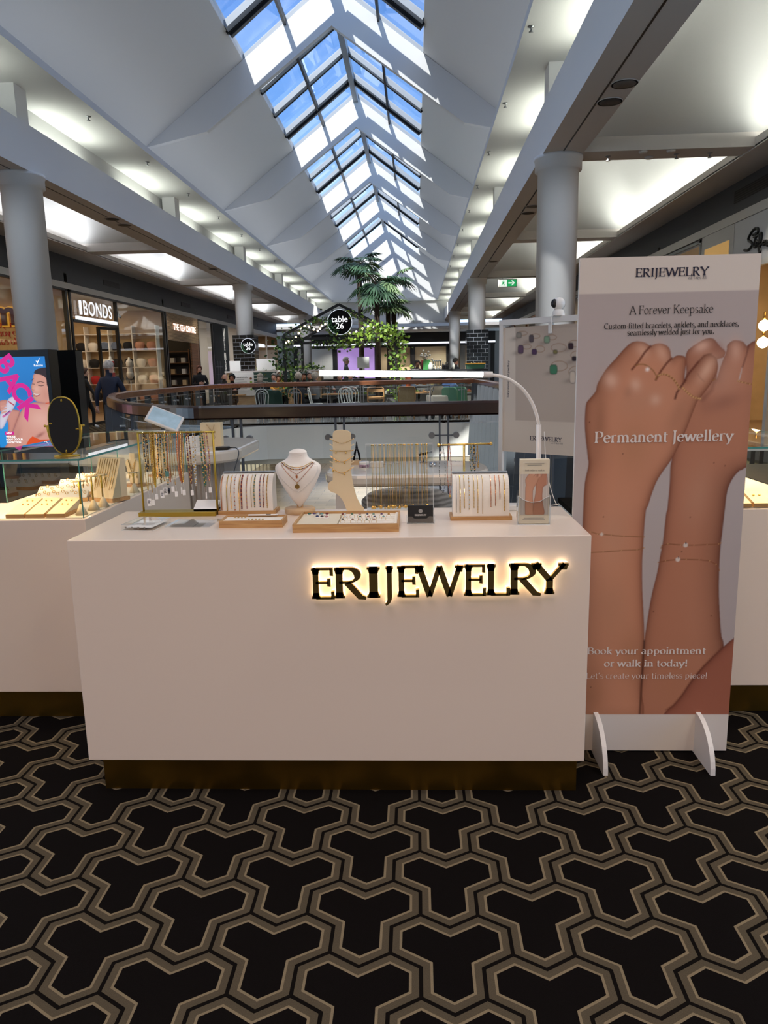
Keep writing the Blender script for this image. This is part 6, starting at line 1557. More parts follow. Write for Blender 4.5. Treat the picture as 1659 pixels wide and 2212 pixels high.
def shopfront(name, label, y0, y1, zt, mull, side=-1, transom=None, glass_=True, fm=None):
    x = XL if side < 0 else XR; fm = fm or M['black']
    t = thing(name, label, 'shopfront', (x, (y0 + y1)/2, 0)); c = (y0 + y1)/2
    for y in mull:
        m = MB(); m.box(-.05, .05, y - c - .05, y - c + .05, 0, zt); m.build('mullion', fm, t)
    m = MB(); m.box(-.05, .05, y0 - c, y1 - c, zt - .06, zt); m.box(-.05, .05, y0 - c, y1 - c, 0, .08); m.build('frame', fm, t)
    return t, c
t, c = shopfront('shop_window', 'glass shopfront with warm interior behind the left blue-screen totem', 9.5, 21.8, 3.96, (9.6, 13.6, 17.6, 21.7))
for a, b in ((9.6, 13.6), (13.6, 17.6), (17.6, 21.7)):
    m = MB(); m.poly([(0, a - c, .08), (0, b - c, .08), (0, b - c, 3.9), (0, a - c, 3.9)]); m.build('glass_pane', M['glass'], t)
p = at(6, 678, Y=21.6)
ms = thing('letter_sign', 'purple and gold letter m on the cream wall of the leftmost shop', 'sign', (p.x, 21.68, p.z))
place_mesh('letter', sans('m', 1.0, .04, .02), mat('purple_sign', '4a1f45', .4), ms, (0, -.04, 0)); place_mesh('letter_glow', sans('m', 1.0, .02, .06), mat('gold_sign', 'c79a3c', .4, emit='e8a83c', estr=.4), ms, (0, .02, 0))
p = at(12, 716, Y=21.6)
ws = thing('slogan_lettering', 'red handwritten-style wall slogan, back to front, in the leftmost shop', 'sign', (p.x, 21.74, p.z))
for k, tx in enumerate(('love you', 'do your', 'do eat')):
    m = MB(); serif(m, tx, 0, .12 - .24*k, .27, 0, 'bold', shear=.3); o = m.build('lettering', mat('red_ink', 'b3201c', .6), ws, (0, -.002, 0)); o.scale = (-1, 1, 1)
# lingerie shop portal
t, c = shopfront('shop_window', 'black-framed lingerie shop entrance with lit white sign and glass door', 21.9, 30.2, 3.96, (21.95, 25.35, 30.15))
m = MB(); m.poly([(0, 25.4 - c, .08), (0, 30.1 - c, .08), (0, 30.1 - c, 3.9), (0, 25.4 - c, 3.9)]); m.build('glass_pane', M['glass'], t)
m = MB(); m.poly([(0, 22 - c, 3.2), (0, 25.3 - c, 3.2), (0, 25.3 - c, 3.9), (0, 22 - c, 3.9)]); m.build('transom_glass', M['glass'], t)
m = MB(); m.box(-.06, .06, 22 - c, 25.35 - c, 3.06, 3.14); m.build('header', M['black'], t)
m = MB(); m.box(.03, .09, 22.2 - c, 25.2 - c, 3.14, 3.24); m.build('light_bar', M['lcd'], t)
place_mesh('sign_lettering', sans('BONDS', .60, .004, .004, 'CENTER', 1.12), M['lcd'], t, (.08, 23.75 - c, 3.49), (0, 0, PI/2))
m = MB(); m.box(.06, .10, 22.45 - c, 22.55 - c, 3.3, 3.7); m.build('sign_bar', M['lcd'], t)
for a in (.04, 1.0):
    m = MB(); m.box(-.04, .04, a - .045, a + .045, .03, 3.02); m.build('door_stile', M['black'], t, (-.06, 23.9 - c, 0), rz=-.25)
m = MB(); m.box(-.04, .04, .04, 1.0, 2.94, 3.03); m.box(-.04, .04, .04, 1.0, .03, .12); m.poly([(0, .08, .12), (0, .96, .12), (0, .96, 2.94), (0, .08, 2.94)], 1); m.build('door_leaf', [M['black'], M['glass']], t, (-.06, 23.9 - c, 0), rz=-.25)
# shelf wall with garments
sh = thing('garment_shelf', 'cream shelf unit of folded underwear on the end wall of the lingerie shop', 'shelf', (-12.1, 30.1, 0))
m = MB()
for z in (.5, 1.15, 1.8, 2.45, 3.1): m.box(-1.9, 1.9, -.4, 0, z - .02, z)
for y in [-1.9 + .95*k for k in range(5)]: m.box(y - .02, y + .02, -.4, 0, 0, 3.4)
m.build('boards', M['whitemat'], sh)
r3 = random.Random(11)
gi = 0
for zi, z in enumerate((.5, 1.15, 1.8, 2.45)):
    for k in range(8):
        xg = -13.77 + .475*k
        mt_ = r3.choice([M['blackfab'], M['skinbra'], M['whitefab'], M['blackfab'], M['redfab'] if zi < 2 else M['whitefab']])
        m = MB(); m.lathe([(.10, 0), (.13, .06), (.16, .18), (.14, .30), (.05, .34), (0, .34)], 10, sx=1.3)
        tag(m.build('folded_garment', mt_, loc=(xg, 29.88, z + .003)), '%s garment, %s along the %s shelf of the lingerie shop' % ({'black_fabric': 'black', 'blush_fabric': 'blush', 'white_fabric': 'white', 'red_fabric': 'red'}[mt_.name], ORD[k], ('bottom', 'second', 'third', 'top')[zi]), 'garment', 'garments on the shop shelves'); gi += 1
def torso_form(x, y, z, label, m_top, m_bot, full=False, rz=PI/2):
    t = thing('mannequin', label, 'mannequin', (x, y, z), rz)
    P = [(0, .0), (.10, .02), (.155, .10), (.165, .20), (.13, .36), (.15, .50), (.165, .60), (.14, .68), (.06, .73), (.045, .80), (0, .81)]
    m = MB(); m.lathe(P, 18, sy=.68); m.build('torso', M['whitemat'], t)
    m = MB(); m.lathe([(.158, .44), (.163, .50), (.176, .60), (.160, .64)], 18, sy=.70); m.build('bra_top', m_top, t)
    m = MB(); m.lathe([(.11, .02), (.165, .10), (.175, .20), (.166, .24)], 18, sy=.70); m.build('briefs', m_bot, t)
    m = MB(); m.tube([(0, 0, .02), (0, 0, -.9)], .02, 8); m.lathe([(.16, -.92), (.16, -.90), (.02, -.89)], 18); m.build('stand', M['steel'], t); return t
torso_form(-10.75, 26.4, 1.35, 'display torso in red underwear in the lingerie shop window', M['redfab'], M['redfab'])
torso_form(-11.6, 23.3, 1.35, 'display torso in blush underwear inside the lingerie shop entrance', M['skinbra'], M['whitefab'])
torso_form(-10.8, 28.3, 1.35, 'display torso in white underwear in the lingerie shop window', M['whitefab'], M['whitefab'])
for k, (y, z) in enumerate(((23.0, 3.7), (25.8, 3.75), (27.8, 3.7), (29.2, 3.75))):
    tl = thing('spotlight', 'black track spotlight on the lingerie shop ceiling, %s from the front' % ORD[k], 'lamp', (-11.4, y, z), 0, 'spotlights of the lingerie shop')
    m = MB(); m.tube([(0, 0, .28), (0, 0, .05)], .012, 6); m.build('arm', M['black'], tl)
    m = MB(); m.tube([(-.07, 0, .07), (.07, 0, -.07)], .05, 10); m.build('head', M['black'], tl)
# slatted tea shop
t = thing('slat_shopfront', 'timber-slatted shopfront with lit white lettering left of the black panel shop', 'shopfront', (XL, 32.6, 0))
m = MB()
for k in range(22): z = 2.86 + .05*k; m.box(-.02, .05, -2.25, 2.25, z, z + .034)
m.box(-.04, -.02, -2.25, 2.25, 2.86, 3.96, 1); m.build('slat_header', [M['palewood'], M['shopdark']], t)
m = MB()
for k in range(56): z = .05 + .05*k; m.box(-.02, .05, 1.0, 2.25, z, z + .034)
m.box(-.04, -.02, 1.0, 2.25, 0, 2.86, 1); m.build('slat_wall', [M['slatwood'], M['shopdark']], t)
m = MB(); m.box(-.03, .06, -2.3, -2.2, 0, 3.96); m.build('jamb', M['black'], t)
place_mesh('sign_lettering', sans('THE TEA CENTRE', .37, .004, .006, 'CENTER', 1.1), mat('warm_lit', 'ffffff', .5, emit='ffe0d4', estr=1.6), t, (.09, .1, 3.40), (0, 0, PI/2))
ts = thing('tea_shelf', 'dark shelf unit of pale tins inside the slatted shop', 'shelf', (-12.1, 34.6, 0))
m = MB()
for z in (.5, 1.0, 1.5, 2.0, 2.5): m.box(-1.8, 1.8, -.35, 0, z - .02, z)
for x in (-1.8, -.6, .6, 1.8): m.box(x - .02, x + .02, -.35, 0, 0, 2.6)
m.build('boards', M['slatwood'], ts)
for zi, z in enumerate((.5, 1.0, 1.5, 2.0)):
    for k in range(7):
        m = MB(); m.box(-.09, .09, -.11, .11, 0, .22); tag(m.build('tea_tin', [M['whitefab'], M['shopwarm'], M['whitemat']][(k + zi) % 3], loc=(-13.6 + .5*k, 34.42, z + .003)), 'pale tin, %s along the %s shelf of the slatted shop' % (ORD[k], ('bottom', 'second', 'third', 'top')[zi]), 'tin', 'tins in the slatted shop')
# black panel shop
t, c = shopfront('shop_window', 'clear glass menswear window between the slatted shop and the black lettered panel', 34.8, 37.4, 3.96, (34.85, 37.35))
m = MB(); m.poly([(0, 34.9 - c, .08), (0, 37.3 - c, .08), (0, 37.3 - c, 3.9), (0, 34.9 - c, 3.9)]); m.build('glass_pane', M['glass'], t)
t = thing('name_panel', 'tall black shop panel with pale vertical lettering', 'sign', (XL, 38.9, 0))
m = MB(); m.box(-.03, .06, -1.45, 1.45, 0, 3.96); m.build('panel', mat('panel_black', '111d1e', .7), t)
m = MB()
for k, ch in enumerate('MALE MANOR'):
    if ch == ' ': continue
    adv = GL['bold'][ch][0]; serif(m, ch, 0, 3.46 - .245*k, .40 if k not in (0, 5) else .52, 0, 'bold')
m.build('lettering', mat('panel_letters', 'd8d4cc', .5, emit='d8d4cc', estr=.6), t, (.064, .55, -.06), rz=PI/2)
m = MB()
for z in (.4, .75, 1.1, 1.45, 1.8): m.box(.061, .066, -1.4, -.1, z, z + .012)
for y in (-1.0, -.55): m.box(.061, .066, y, y + .012, 0, 2.1)
m.build('trim_lines', M['steel'], t)
# white suit form in window
mf = thing('mannequin', 'headless mannequin in a pale suit jacket in the menswear window', 'mannequin', (-10.7, 36.2, 0), PI/2)
m = MB(); m.lathe([(.17, .9), (.2, 1.0), (.17, 1.2), (.21, 1.42), (.2, 1.5), (.07, 1.56), (.05, 1.62)], 16, sy=.62); m.build('jacket', M['whitefab'], mf)
for s in (-1, 1):
    m = MB(); m.tube([(s*.21, 0, 1.47), (s*.26, 0, 1.2), (s*.27, -.04, .92)], [.065, .055, .045], 8); m.build('sleeve', M['whitefab'], mf)
    m = MB(); m.tube([(s*.09, 0, .95), (s*.09, 0, .05)], [.09, .06], 8); m.build('trouser_leg', M['greypost'], mf)
t, c = shopfront('shop_window', 'wide white shop opening beyond the black lettered panel', 40.4, 54.9, 3.96, (40.45, 43.0, 47.0, 51.0), fm=M['trimw'])
for a, b in ((43, 47), (47, 51), (51, 54.9)):
    m = MB(); m.poly([(0, a - c, .08), (0, b - c, .08), (0, b - c, 3.9), (0, a - c, 3.9)]); m.build('glass_pane', M['glass'], t)
m = MB(); m.box(-.02, .08, 44 - c, 50 - c, 3.1, 3.3); m.build('light_bar', M['lcd'], t)
# right side
for k, (a, b, m_, lp_) in enumerate(((8, 20, M['shopwarm'], 130), (20.1, 30, M['shopwarm'], 110), (30.1, 42, M['shopdark'], 60), (42.1, 55, M['shopwarm'], 80))):
    shop_shell('wall_shop_%d' % (6 + k), a, b, m_, 3.6, 1, lp_, (1, .72, .42))
sa = thing('salon_front', 'white salon shopfront with black script sign behind the tall banner', 'shopfront', (XR, 14, 0))
m = MB(); m.box(-.04, .06, -6, 1.35, 3.30, 4.12); m.build('sign_fascia', mat('salon_white', 'd2d2d4', .5), sa)
SG = lambda x, y: (lambda p: (p.y - 14, p.z))(at(1440 + x/6.146, 400 + y/6.146, X=XR - .05))
m = MB()
for L_ in (((1150, 660), (1200, 640), (1222, 600), (1200, 570), (1150, 600), (1100, 680), (1090, 730), (1130, 760), (1140, 790), (1110, 840), (1070, 868), (1035, 862)),
           ((1195, 625), (1180, 720), (1160, 800), (1180, 820), (1215, 790), (1230, 760), (1200, 740), (1190, 790), (1215, 800), (1250, 760)), ((1160, 690), (1215, 670), (1240, 650)),
           ((1250, 760), (1265, 690), (1262, 640), (1240, 660), (1240, 800), (1250, 880), (1235, 890), (1228, 840), (1255, 790), (1285, 770)), ((1330, 740), (1300, 745), (1285, 775), (1300, 790), (1330, 760), (1340, 745), (1335, 785), (1346, 800), (1375, 770), (1380, 745), (1385, 790), (1410, 760), (1440, 745))):
    P = [SG(*p) for p in L_]; m.tube(catmull([(-.052, a, b) for a, b in P], 5), .026, 6)
m.build('script_lettering', M['black'], sa)
m = MB(); m.box(-.05, .05, 1.35, 3.0, 0, 4.12, 0); m.box(-.06, -.05, 1.55, 2.8, 2.6, 3.85, 1); m.build('side_panel', [mat('salon_frame', 'c9c7c4', .5), mat('panel_amber', 'd9b070', .5, emit='d9a860', estr=.35)], sa)
for y in (-.45, -3.2):
    m = MB(); m.box(-.04, .04, y - .06, y + .06, 0, 3.30); m.build('door_frame', M['trimw'], sa)
m = MB(); m.box(-.04, .04, -6, 1.35, 3.2, 3.30); m.box(-.04, .04, -6, 1.35, 0, .06); m.build('header', M['trimw'], sa)
m = MB(); m.poly([(0, -3.15, .06), (0, -.5, .06), (0, -.5, 3.2), (0, -3.15, 3.2)]); m.poly([(0, -6, .06), (0, -3.25, .06), (0, -3.25, 3.2), (0, -6, 3.2)]); m.build('glass_pane', M['glass'], sa)
m = MB(); m.tube([(-.07, -.75, .9), (-.11, -.75, .93), (-.11, -.75, 1.35), (-.07, -.75, 1.38)], .015, 8); m.build('door_handle', M['steel'], sa)
M['bulb'] = mat('warm_bulb', 'fff0d8', .4, emit=(1, .78, .45), estr=9)
for k, (px, py) in enumerate(((1651, 703), (1648, 740))):
    p = at(px, py, X=8.2)
    tl = thing('globe_lamp', 'glowing round globe lamp in the salon, %s of the pair' % ('upper', 'lower')[k], 'lamp', p, 0, 'globe lamps in the salon')
    m = MB(); m.ball((0, 0, 0), .13, 14, 10); m.build('globe', M['bulb'], tl)
    m = MB(); m.tube([(0, 0, .13), (0, 0, .3)] if k == 0 else [(0, 0, .13), (0, 0, .26)], .03, 8); m.build('stem', M['gold'], tl)
t, c = shopfront('shop_window', 'glass shopfront on the right wall between the salon and the tiled column', 17.05, 30, 4.1, (17.1, 20, 23.3, 26.6, 29.9), 1, fm=M['steel'])
for a, b in ((17.1, 20), (20, 23.3), (23.3, 26.6), (26.6, 29.9)):
    m = MB(); m.poly([(0, a - c, .08), (0, b - c, .08), (0, b - c, 4), (0, a - c, 4)]); m.build('glass_pane', M['glass'], t)
m = MB(); m.box(-.06, .04, 21 - c, 26 - c, 3.15, 3.4); m.build('light_bar', M['lcd'], t)
t, c = shopfront('shop_window', 'timber-trimmed shopfront far along the right wall', 30.1, 54.9, 4.1, (30.2, 33, 38, 43, 48, 54), 1, fm=M['slatwood'])
for a in (31, 31.6, 32.2): 
    m = MB(); m.box(-.1, .02, a - c, a - c + .35, 0, 4.0); m.build('timber_post', M['slatwood'], t)
m = MB(); m.box(-.06, .04, 36 - c, 41 - c, 3.0, 3.4); m.build('light_bar', M['lcd'], t)
for a, b in ((33, 38), (38, 43), (43, 48), (48, 54)):
    m = MB(); m.poly([(0, a - c, .08), (0, b - c, .08), (0, b - c, 4), (0, a - c, 4)]); m.build('glass_pane', M['glass'], t)
# far end shop
fe = thing('far_shopfront', 'dark shopfront with a lit cream counter at the far end of the mall', 'shopfront', (0, 59.5, 0))
m = MB(); m.box(-9.5, 6.2, 0, .2, 3.3, 4.28); m.build('header', M['black'], fe)
m = MB(); m.box(-9.5, 6.2, -.1, 0, 3.42, 3.55); m.build('light_line', M['lcd'], fe)
for x in (-9.4, -6.3, -3, -.2, 2.6, 6.0):
    m = MB(); m.box(x - .15, x + .15, -.05, .2, 0, 3.3); m.build('pier', M['black'], fe)
for x0, x1, mt_ in ((-6.1, -3.2, mat('lilac_panel', 'b08fd0', .5, emit='b48fd8', estr=.5)), (-2.8, -.4, M['shopwarm']), (0, 2.4, M['cream']), (-9.2, -6.5, M['whitemat'])):
    m = MB(); m.box(x0, x1, .1, .18, 0 if x0 > -3 else .2, 3.2); m.build('back_panel', mt_, fe)
m = MB(); m.box(-.4, 3.2, -1.2, -.5, 0, 1.1); m.build('counter', M['palewood'], fe)

# ------------------------------------------------------------------ cafe on the far side of the void
CY = 24.0
# gabled black pergola
pg = thing('pergola', 'black gabled cafe pergola frame with round sign, beyond the void', 'pergola', (-2.37, 24, 0))
hw, ze, za, dp = 1.77, 2.63, 3.53, 3.8
for x in (-hw, hw):
    for y in (0, dp):
        m = MB(); m.bar((x, y, 0), (x, y, ze), .09, .09, 0, (0, 1, 0)); m.build('post', M['black'], pg)
for y in (0, dp):
    m = MB(); m.bar((-hw, y, ze), (0, y, za), .08, .08); m.bar((hw, y, ze), (0, y, za), .08, .08); m.bar((-hw, y, ze - .12), (hw, y, ze - .12), .06, .08)
    m.build('gable_frame', M['black'], pg)
for k in range(4):
    t_ = k/3.5
    for s in (-1, 1):
        x = s*hw*(1 - t_); z = ze + (za - ze)*t_
        m = MB(); m.bar((x, 0, z), (x, dp, z), .05, .05); m.build('purlin', M['black'], pg)
sg = thing('round_sign', 'round black cafe sign with white rim and lettering at the pergola gable', 'sign', (at(734, 696, Y=23.9).x, 23.9, at(734, 696, Y=23.9).z))
def round_sign(sg, r):
    m = MB(); m.prism([(r*math.cos(a), r*math.sin(a)) for a in [2*PI*k/40 for k in range(40)]][::-1], -.03, .03, 'xz'); m.build('disc', M['blackmatte'], sg)
    m = MB(); m.tube([(r*math.cos(a), -.012, r*math.sin(a)) for a in [2*PI*k/40 for k in range(40)]], r*.045, 6, closed=True); m.build('rim', mat('lit_rim', 'e8eaf0', .5, emit='dfe6f2', estr=.7), sg)
    ink = mat('lit_letters', 'ffffff', .5, emit='ffffff', estr=.75)
    place_mesh('sign_lettering', sans('table', r*.70, .004, .0), ink, sg, (0, -.038, r*.22)); place_mesh('sign_lettering', sans('26', r*.70, .004, .0), ink, sg, (0, -.038, -r*.33))
    m = MB()
    for k in range(11):
        a = math.radians(165 + 9*k); c = (r*.86*math.cos(a), r*.86*math.sin(a))
        for s in (-1, 1):
            b = a + s*.9 + PI/2; m.add([(c[0], -.034, c[1]), (c[0] + .10*r/.36*math.cos(b), -.04, c[1] + .10*r/.36*math.sin(b) + .01), (c[0] + .05*r/.36*math.cos(b + .5), -.04, c[1] + .05*r/.36*math.sin(b + .5))], [(0, 1, 2)], 0)
    m.build('leaf_spray', mat('sign_leaf', '3f7a4a', .6), sg)
round_sign(sg, .375)
sg2 = thing('round_sign', 'small round black cafe sign on the left black-tiled column base', 'sign', (at(534, 747, Y=29.55).x, 29.74, at(534, 747, Y=29.55).z)); round_sign(sg2, .28)
for k, (x, side) in enumerate(((-6.75, 'left'), (2.42, 'right'))):
    m = MB(); m.box(-.42, .42, -.42, .42, 0, 2.95)
    tag(m.build('tiled_column_base', M['tilebrick'], loc=(x, 30.2, 0)), 'black brick-tiled base round the %s white column by the cafe' % side, 'column base')
# climbing greenery
M['leaf1'] = mat('vine_leaf', '5d7f34', .6, noise=.4, nscale=4); M['leaf2'] = mat('vine_leaf_light', '8fae45', .55, noise=.3, nscale=4); M['leaf3'] = mat('vine_leaf_dark', '2f4a28', .65, noise=.3, nscale=4); M['stemm'] = mat('vine_stem', '4a3a26', .8)
def leaves(mb, c, n, spread, size, rng, mis):
    for _ in range(n):
        p = Vector((c[0] + rng.gauss(0, spread[0]), c[1] + rng.gauss(0, spread[1]), c[2] + rng.gauss(0, spread[2])))
        u = Vector((rng.uniform(-1, 1), rng.uniform(-1, 1), rng.uniform(-.7, .7))).normalized(); v = u.cross(Vector((rng.uniform(-1, 1), rng.uniform(-1, 1), rng.uniform(-1, 1)))).normalized(); s_ = size*rng.uniform(.6, 1.3)
        mb.add([p, p + u*s_*.5 + v*s_*.38, p + u*s_, p + u*s_*.5 - v*s_*.38], [(0, 1, 2, 3)], rng.choice(mis))
def vine(name, label, pts, n, spread, size, seed, mis, loc=(0, 0, 0)):
    t = thing(name, label, 'plant', loc); rng = random.Random(seed); P = catmull(pts, 8)
    m = MB(); m.tube(P, .012, 5); m.build('stem', M['stemm'], t)
    m = MB()
    for p in P: leaves(m, p, max(1, n//len(P)), spread, size, rng, mis)
    m.build('foliage', [M['leaf1'], M['leaf2'], M['leaf3']], t); return t
pgx = lambda x: -2.37 + x
vine('climbing_vine', 'bright green vine climbing the right front post of the pergola', [(0, 0, .05), (.05, .05, .9), (-.05, 0, 1.7), (.02, 0, 2.5)], 420, (.16, .10, .12), .13, 1, (0, 1, 1), (pgx(hw) + .08, 23.95, 0))
vine('climbing_vine', 'dark green vine hanging round the left front post of the pergola', [(0, 0, .7), (.05, .05, 1.3), (-.05, 0, 1.9), (.02, 0, 2.45)], 420, (.26, .12, .15), .12, 2, (0, 2, 2), (pgx(-hw) + .1, 24.0, 0))
vine('trailing_vine', 'pale green vine trailing along the right half of the pergola crossbar', [(.2, 0, 2.45), (.7, 0, 2.55), (1.1, .02, 2.75), (1.5, 0, 2.65), (1.75, 0, 2.5)], 330, (.16, .14, .13), .14, 3, (0, 1, 1), (-2.37, 23.9, 0))
vine('trailing_vine', 'dark vine along the left sloping beam of the pergola', [(-1.6, 0, 2.7), (-1.0, 0, 2.85), (-.5, .02, 3.1), (-.25, 0, 2.8), (-.1, 0, 2.55)], 170, (.14, .12, .10), .11, 4, (0, 2), (-2.37, 23.95, 0))
vine('trailing_vine', 'thin vine along the right sloping beam of the pergola', [(.3, 0, 3.3), (.8, 0, 3.05), (1.3, .02, 2.85), (1.7, 0, 2.65)], 130, (.10, .10, .07), .11, 5, (0, 1, 2), (-2.37, 23.95, 0))
vine('trailing_vine', 'green garland on the rear crossbar of the pergola', [(-1.2, 0, 2.5), (-.4, 0, 2.42), (.6, .02, 2.5), (1.6, 0, 2.45)], 200, (.14, .12, .10), .13, 6, (0, 1, 2), (-2.37, 27.8, 0))
sl_ = thing('string_lights', 'string of warm bulbs along the pergola beams', 'lights', (-2.37, 24, 0))
bp_ = catmull([(-1.72, .05, 2.45), (-1.4, .06, 2.62), (-1.1, .05, 2.95), (-.7, .1, 2.80), (-.45, .1, 3.0), (.3, .1, 2.7), (.9, .1, 2.9), (1.3, .1, 2.8), (1.7, .05, 2.55)], 3)
m = MB(); m.tube(bp_, .006, 4); m.build('cord', M['black'], sl_)
for p in bp_[::1]:
    m = MB(); m.ball((p.x, p.y, p.z - .05), .032, 8, 6); m.build('bulb', M['bulb'], sl_)

# fan palms
M['palmleaf'] = mat('palm_leaf', '3f5f45', .55, noise=.35, nscale=3); M['palmlight'] = mat('palm_leaf_light', '7f9c6a', .5, noise=.3, nscale=3); M['palmtrunk'] = mat('palm_trunk', '3d3128', .9, noise=.4, nscale=12, bump=.5, bscale=30)
def palm(x, y, h, R, label, seed, nl=16, mi_bias=0):
    t = thing('fan_palm', label, 'palm tree', (x, y, 0)); rng = random.Random(seed)
    m = MB(); m.tube([(0, 0, 0), (.03, 0, h*.5), (0, .02, h)], [.11, .10, .09], 10); m.build('trunk', M['palmtrunk'], t)
    m = MB(); st = MB()
    for k in range(nl):
        az = 2*PI*k/nl*1.9 + rng.uniform(-.3, .3); el = rng.uniform(-.5, .95); d = Vector((math.cos(az)*math.cos(el), math.sin(az)*math.cos(el), math.sin(el)))
        L = R*rng.uniform(.5, .75); tip = Vector((0, .02, h)) + d*L; tip.z -= L*.12
        st.tube([(0, .02, h - .05), Vector((0, .02, h)) + d*L*.5, tip], .014, 5)
        d2 = (d + Vector((0, 0, -.55))).normalized(); sdv = d2.cross(Vector((0, 0, 1))).normalized(); up = sdv.cross(d2).normalized(); mi = 1 if rng.random() < .25 + mi_bias else 0
        nb = 22; bl = R*rng.uniform(.62, .8)
        for b in range(nb):
            a = math.radians(-125 + 250*b/(nb - 1)); e = (d2*math.cos(a) + sdv*math.sin(a)); n_ = up
            w_ = e.cross(n_).normalized()*bl*.07; f = bl*(1 - .25*abs(a)/2.2)
            mid = tip + e*f*.55 + n_*.03*bl*(1 if b % 2 else -1); end = tip + e*f - Vector((0, 0, .30*f*(.4 + rng.random()*.6)))
            m.add([tip, mid - w_, end, mid + w_], [(0, 1, 2, 3)], mi)
    st.build('leaf_stalks', M['palmtrunk'], t); m.build('fan_leaves', [M['palmleaf'], M['palmlight']], t)
def palm_at(px, py, Y, R, label, seed, nl=16, b=0.):
    p = at(px, py, Y=Y); palm(p.x, Y, p.z, R, label, seed, nl, b)
palm_at(775, 572, 29.0, .85, 'tallest fan palm behind the pergola, at the left of the palm group', 21, 12)
palm_at(812, 612, 27.0, .92, 'big dark fan palm in the middle of the group behind the pergola', 22, 17)
palm_at(848, 608, 28.5, .85, 'slim fan palm at the right of the middle palm', 23, 9)
palm_at(838, 668, 28.2, .9, 'low light green fan palm at the right behind the pergola', 24, 13, .5)

# counters
ct = thing('cafe_counter', 'long timber-fronted cafe counter with a planted top behind the tables', 'counter', (-5.2, 27.6, 0))
m = MB(); m.box(-1.75, 1.75, 0, .7, 0, 1.50); m.build('timber_front', M['palewood'], ct)
m = MB(); m.box(-1.8, 1.8, -.05, .75, 1.50, 1.56); m.build('worktop', M['soffit'], ct)
vine('counter_plants', 'row of low green plants along the top of the timber cafe counter', [(-.6, 0, 1.62), (0, 0, 1.62), (.8, 0, 1.63), (1.6, 0, 1.62)], 320, (.12, .12, .045), .11, 8, (0, 1, 2), (-5.1, 28.0, 0))
dc = thing('food_display', 'glass-fronted food counter with black top right of the timber counter', 'counter', (-.3, 27.3, 0))
m = MB(); m.box(-3.1, 2.9, .15, 1.0, 0, 1.2); m.build('body', mat('counter_body', '5e5a56', .5), dc)
m = MB(); m.box(-3.1, 2.9, .05, 1.1, 1.40, 1.47); m.build('black_top', M['darkframe'], dc)
m = MB(); m.poly([(-3.1, 0, .45), (2.9, 0, .45), (2.9, .02, 1.40), (-3.1, .02, 1.40)]); m.poly([(-3.1, .25, 1.47), (2.9, .25, 1.47), (2.9, .25, 2.02), (-3.1, .25, 2.02)]); m.build('glass_front', M['glass'], dc)
m = MB()
for z in (.6, .9, 1.18): m.box(-3.05, 2.85, .02, .6, z, z + .02)
m.build('shelves', M['steel'], dc)
rf = random.Random(17)
fc = [mat('food_%d' % k, c, .6) for k, c in enumerate(('c98a4a', 'd8c08a', '8fae45', 'b3402e', '6fb0c8', 'e0d8c8', '7a4a2a'))]
fn_ = ('brown loaf', 'pale pastry', 'green salad tub', 'red fruit tub', 'blue drink box', 'white cake', 'dark cake')
for zi, z in enumerate((.62, .92)):
    for k in range(22):
        ci = rf.randrange(7); m = MB(); m.lathe([(.06, 0), (.10, .02), (.10, .10), (.07, .15), (0, .16)], 8)
        tag(m.build('cafe_food', fc[ci], loc=(-3.2 + .27*k, 27.52, z + .001)), '%s, %s from the left on the %s shelf of the food counter' % (fn_[ci], ORD[k], ('lower', 'upper')[zi]), 'food', 'food in the glass counter')
# things on the counters
def cnt(name, px, py, Y, build, label, cat, group=None, z=1.4705, mats=None):
    p = at(px, py, Y=Y); m = MB(); build(m); return tag(m.build(name, mats, loc=(p.x, Y, z)), label, cat, group)
for k, px in enumerate((936, 941, 946, 951)):
    cnt('coffee_tap', px, 790, 27.9, lambda m: m.lathe([(.05, 0), (.05, .02), (.022, .05), (.022, .28), (.05, .30), (.05, .34), (0, .34)], 10), 'silver tap tower, %s from the left on the black cafe counter' % ORD[k], 'tap', 'taps on the cafe counter', mats=M['silver'])
for k, px in enumerate((957, 962, 967)):
    cnt('bottle', px, 790, 27.9, lambda m: m.lathe([(.045, 0), (.045, .15), (.018, .20), (.018, .25), (0, .25)], 10), 'dark glass bottle, %s from the left beside the tap towers' % ORD[k], 'bottle', 'bottles on the cafe counter', mats=M['gem_black'])
for k, (px, c) in enumerate(((980, 'd8d2c8'), (1018, 'c9b98a'), (1026, 'd8d2c8'), (1034, '8a9a7a'))):
    cnt('bottle', px, 790, 28.0, lambda m: m.lathe([(.05, 0), (.05, .14), (.02, .19), (.02, .22), (0, .22)], 10), '%s bottle right of the counter worker on the cafe counter' % ('white', 'straw-coloured', 'second white', 'grey-green')[k], 'bottle', 'bottles on the cafe counter', mats=mat('bottle_%d' % k, c, .2))
cnt('coffee_bag', 922, 790, 27.8, lambda m: m.prism([(-.14, 0), (.14, 0), (.13, .30), (.10, .36), (-.10, .36), (-.13, .30)], -.06, .06, 'xz'), 'green upright bag on the cafe counter left of the taps', 'bag', mats=mat('green_bag', '3f9a4a', .5))
cnt('jug', 930, 792, 27.75, lambda m: (m.lathe([(.07, 0), (.09, .03), (.09, .16), (.05, .20), (.05, .25), (0, .25)], 12), m.tube([(.085, 0, .06), (.14, 0, .09), (.13, 0, .17), (.07, 0, .19)], .012, 6)), 'white jug between the green bag and the taps', 'jug', mats=M['whitegloss'])
fl_ = cnt('flower_vase', 918, 790, 28.25, lambda m: m.lathe([(.12, 0), (.16, .15), (.16, .34), (.13, .34), (.13, .30), (0, .30)], 12), 'red vase of white flowers at the back of the cafe counter', 'vase', mats=mat('red_vase', 'a01c22', .4))
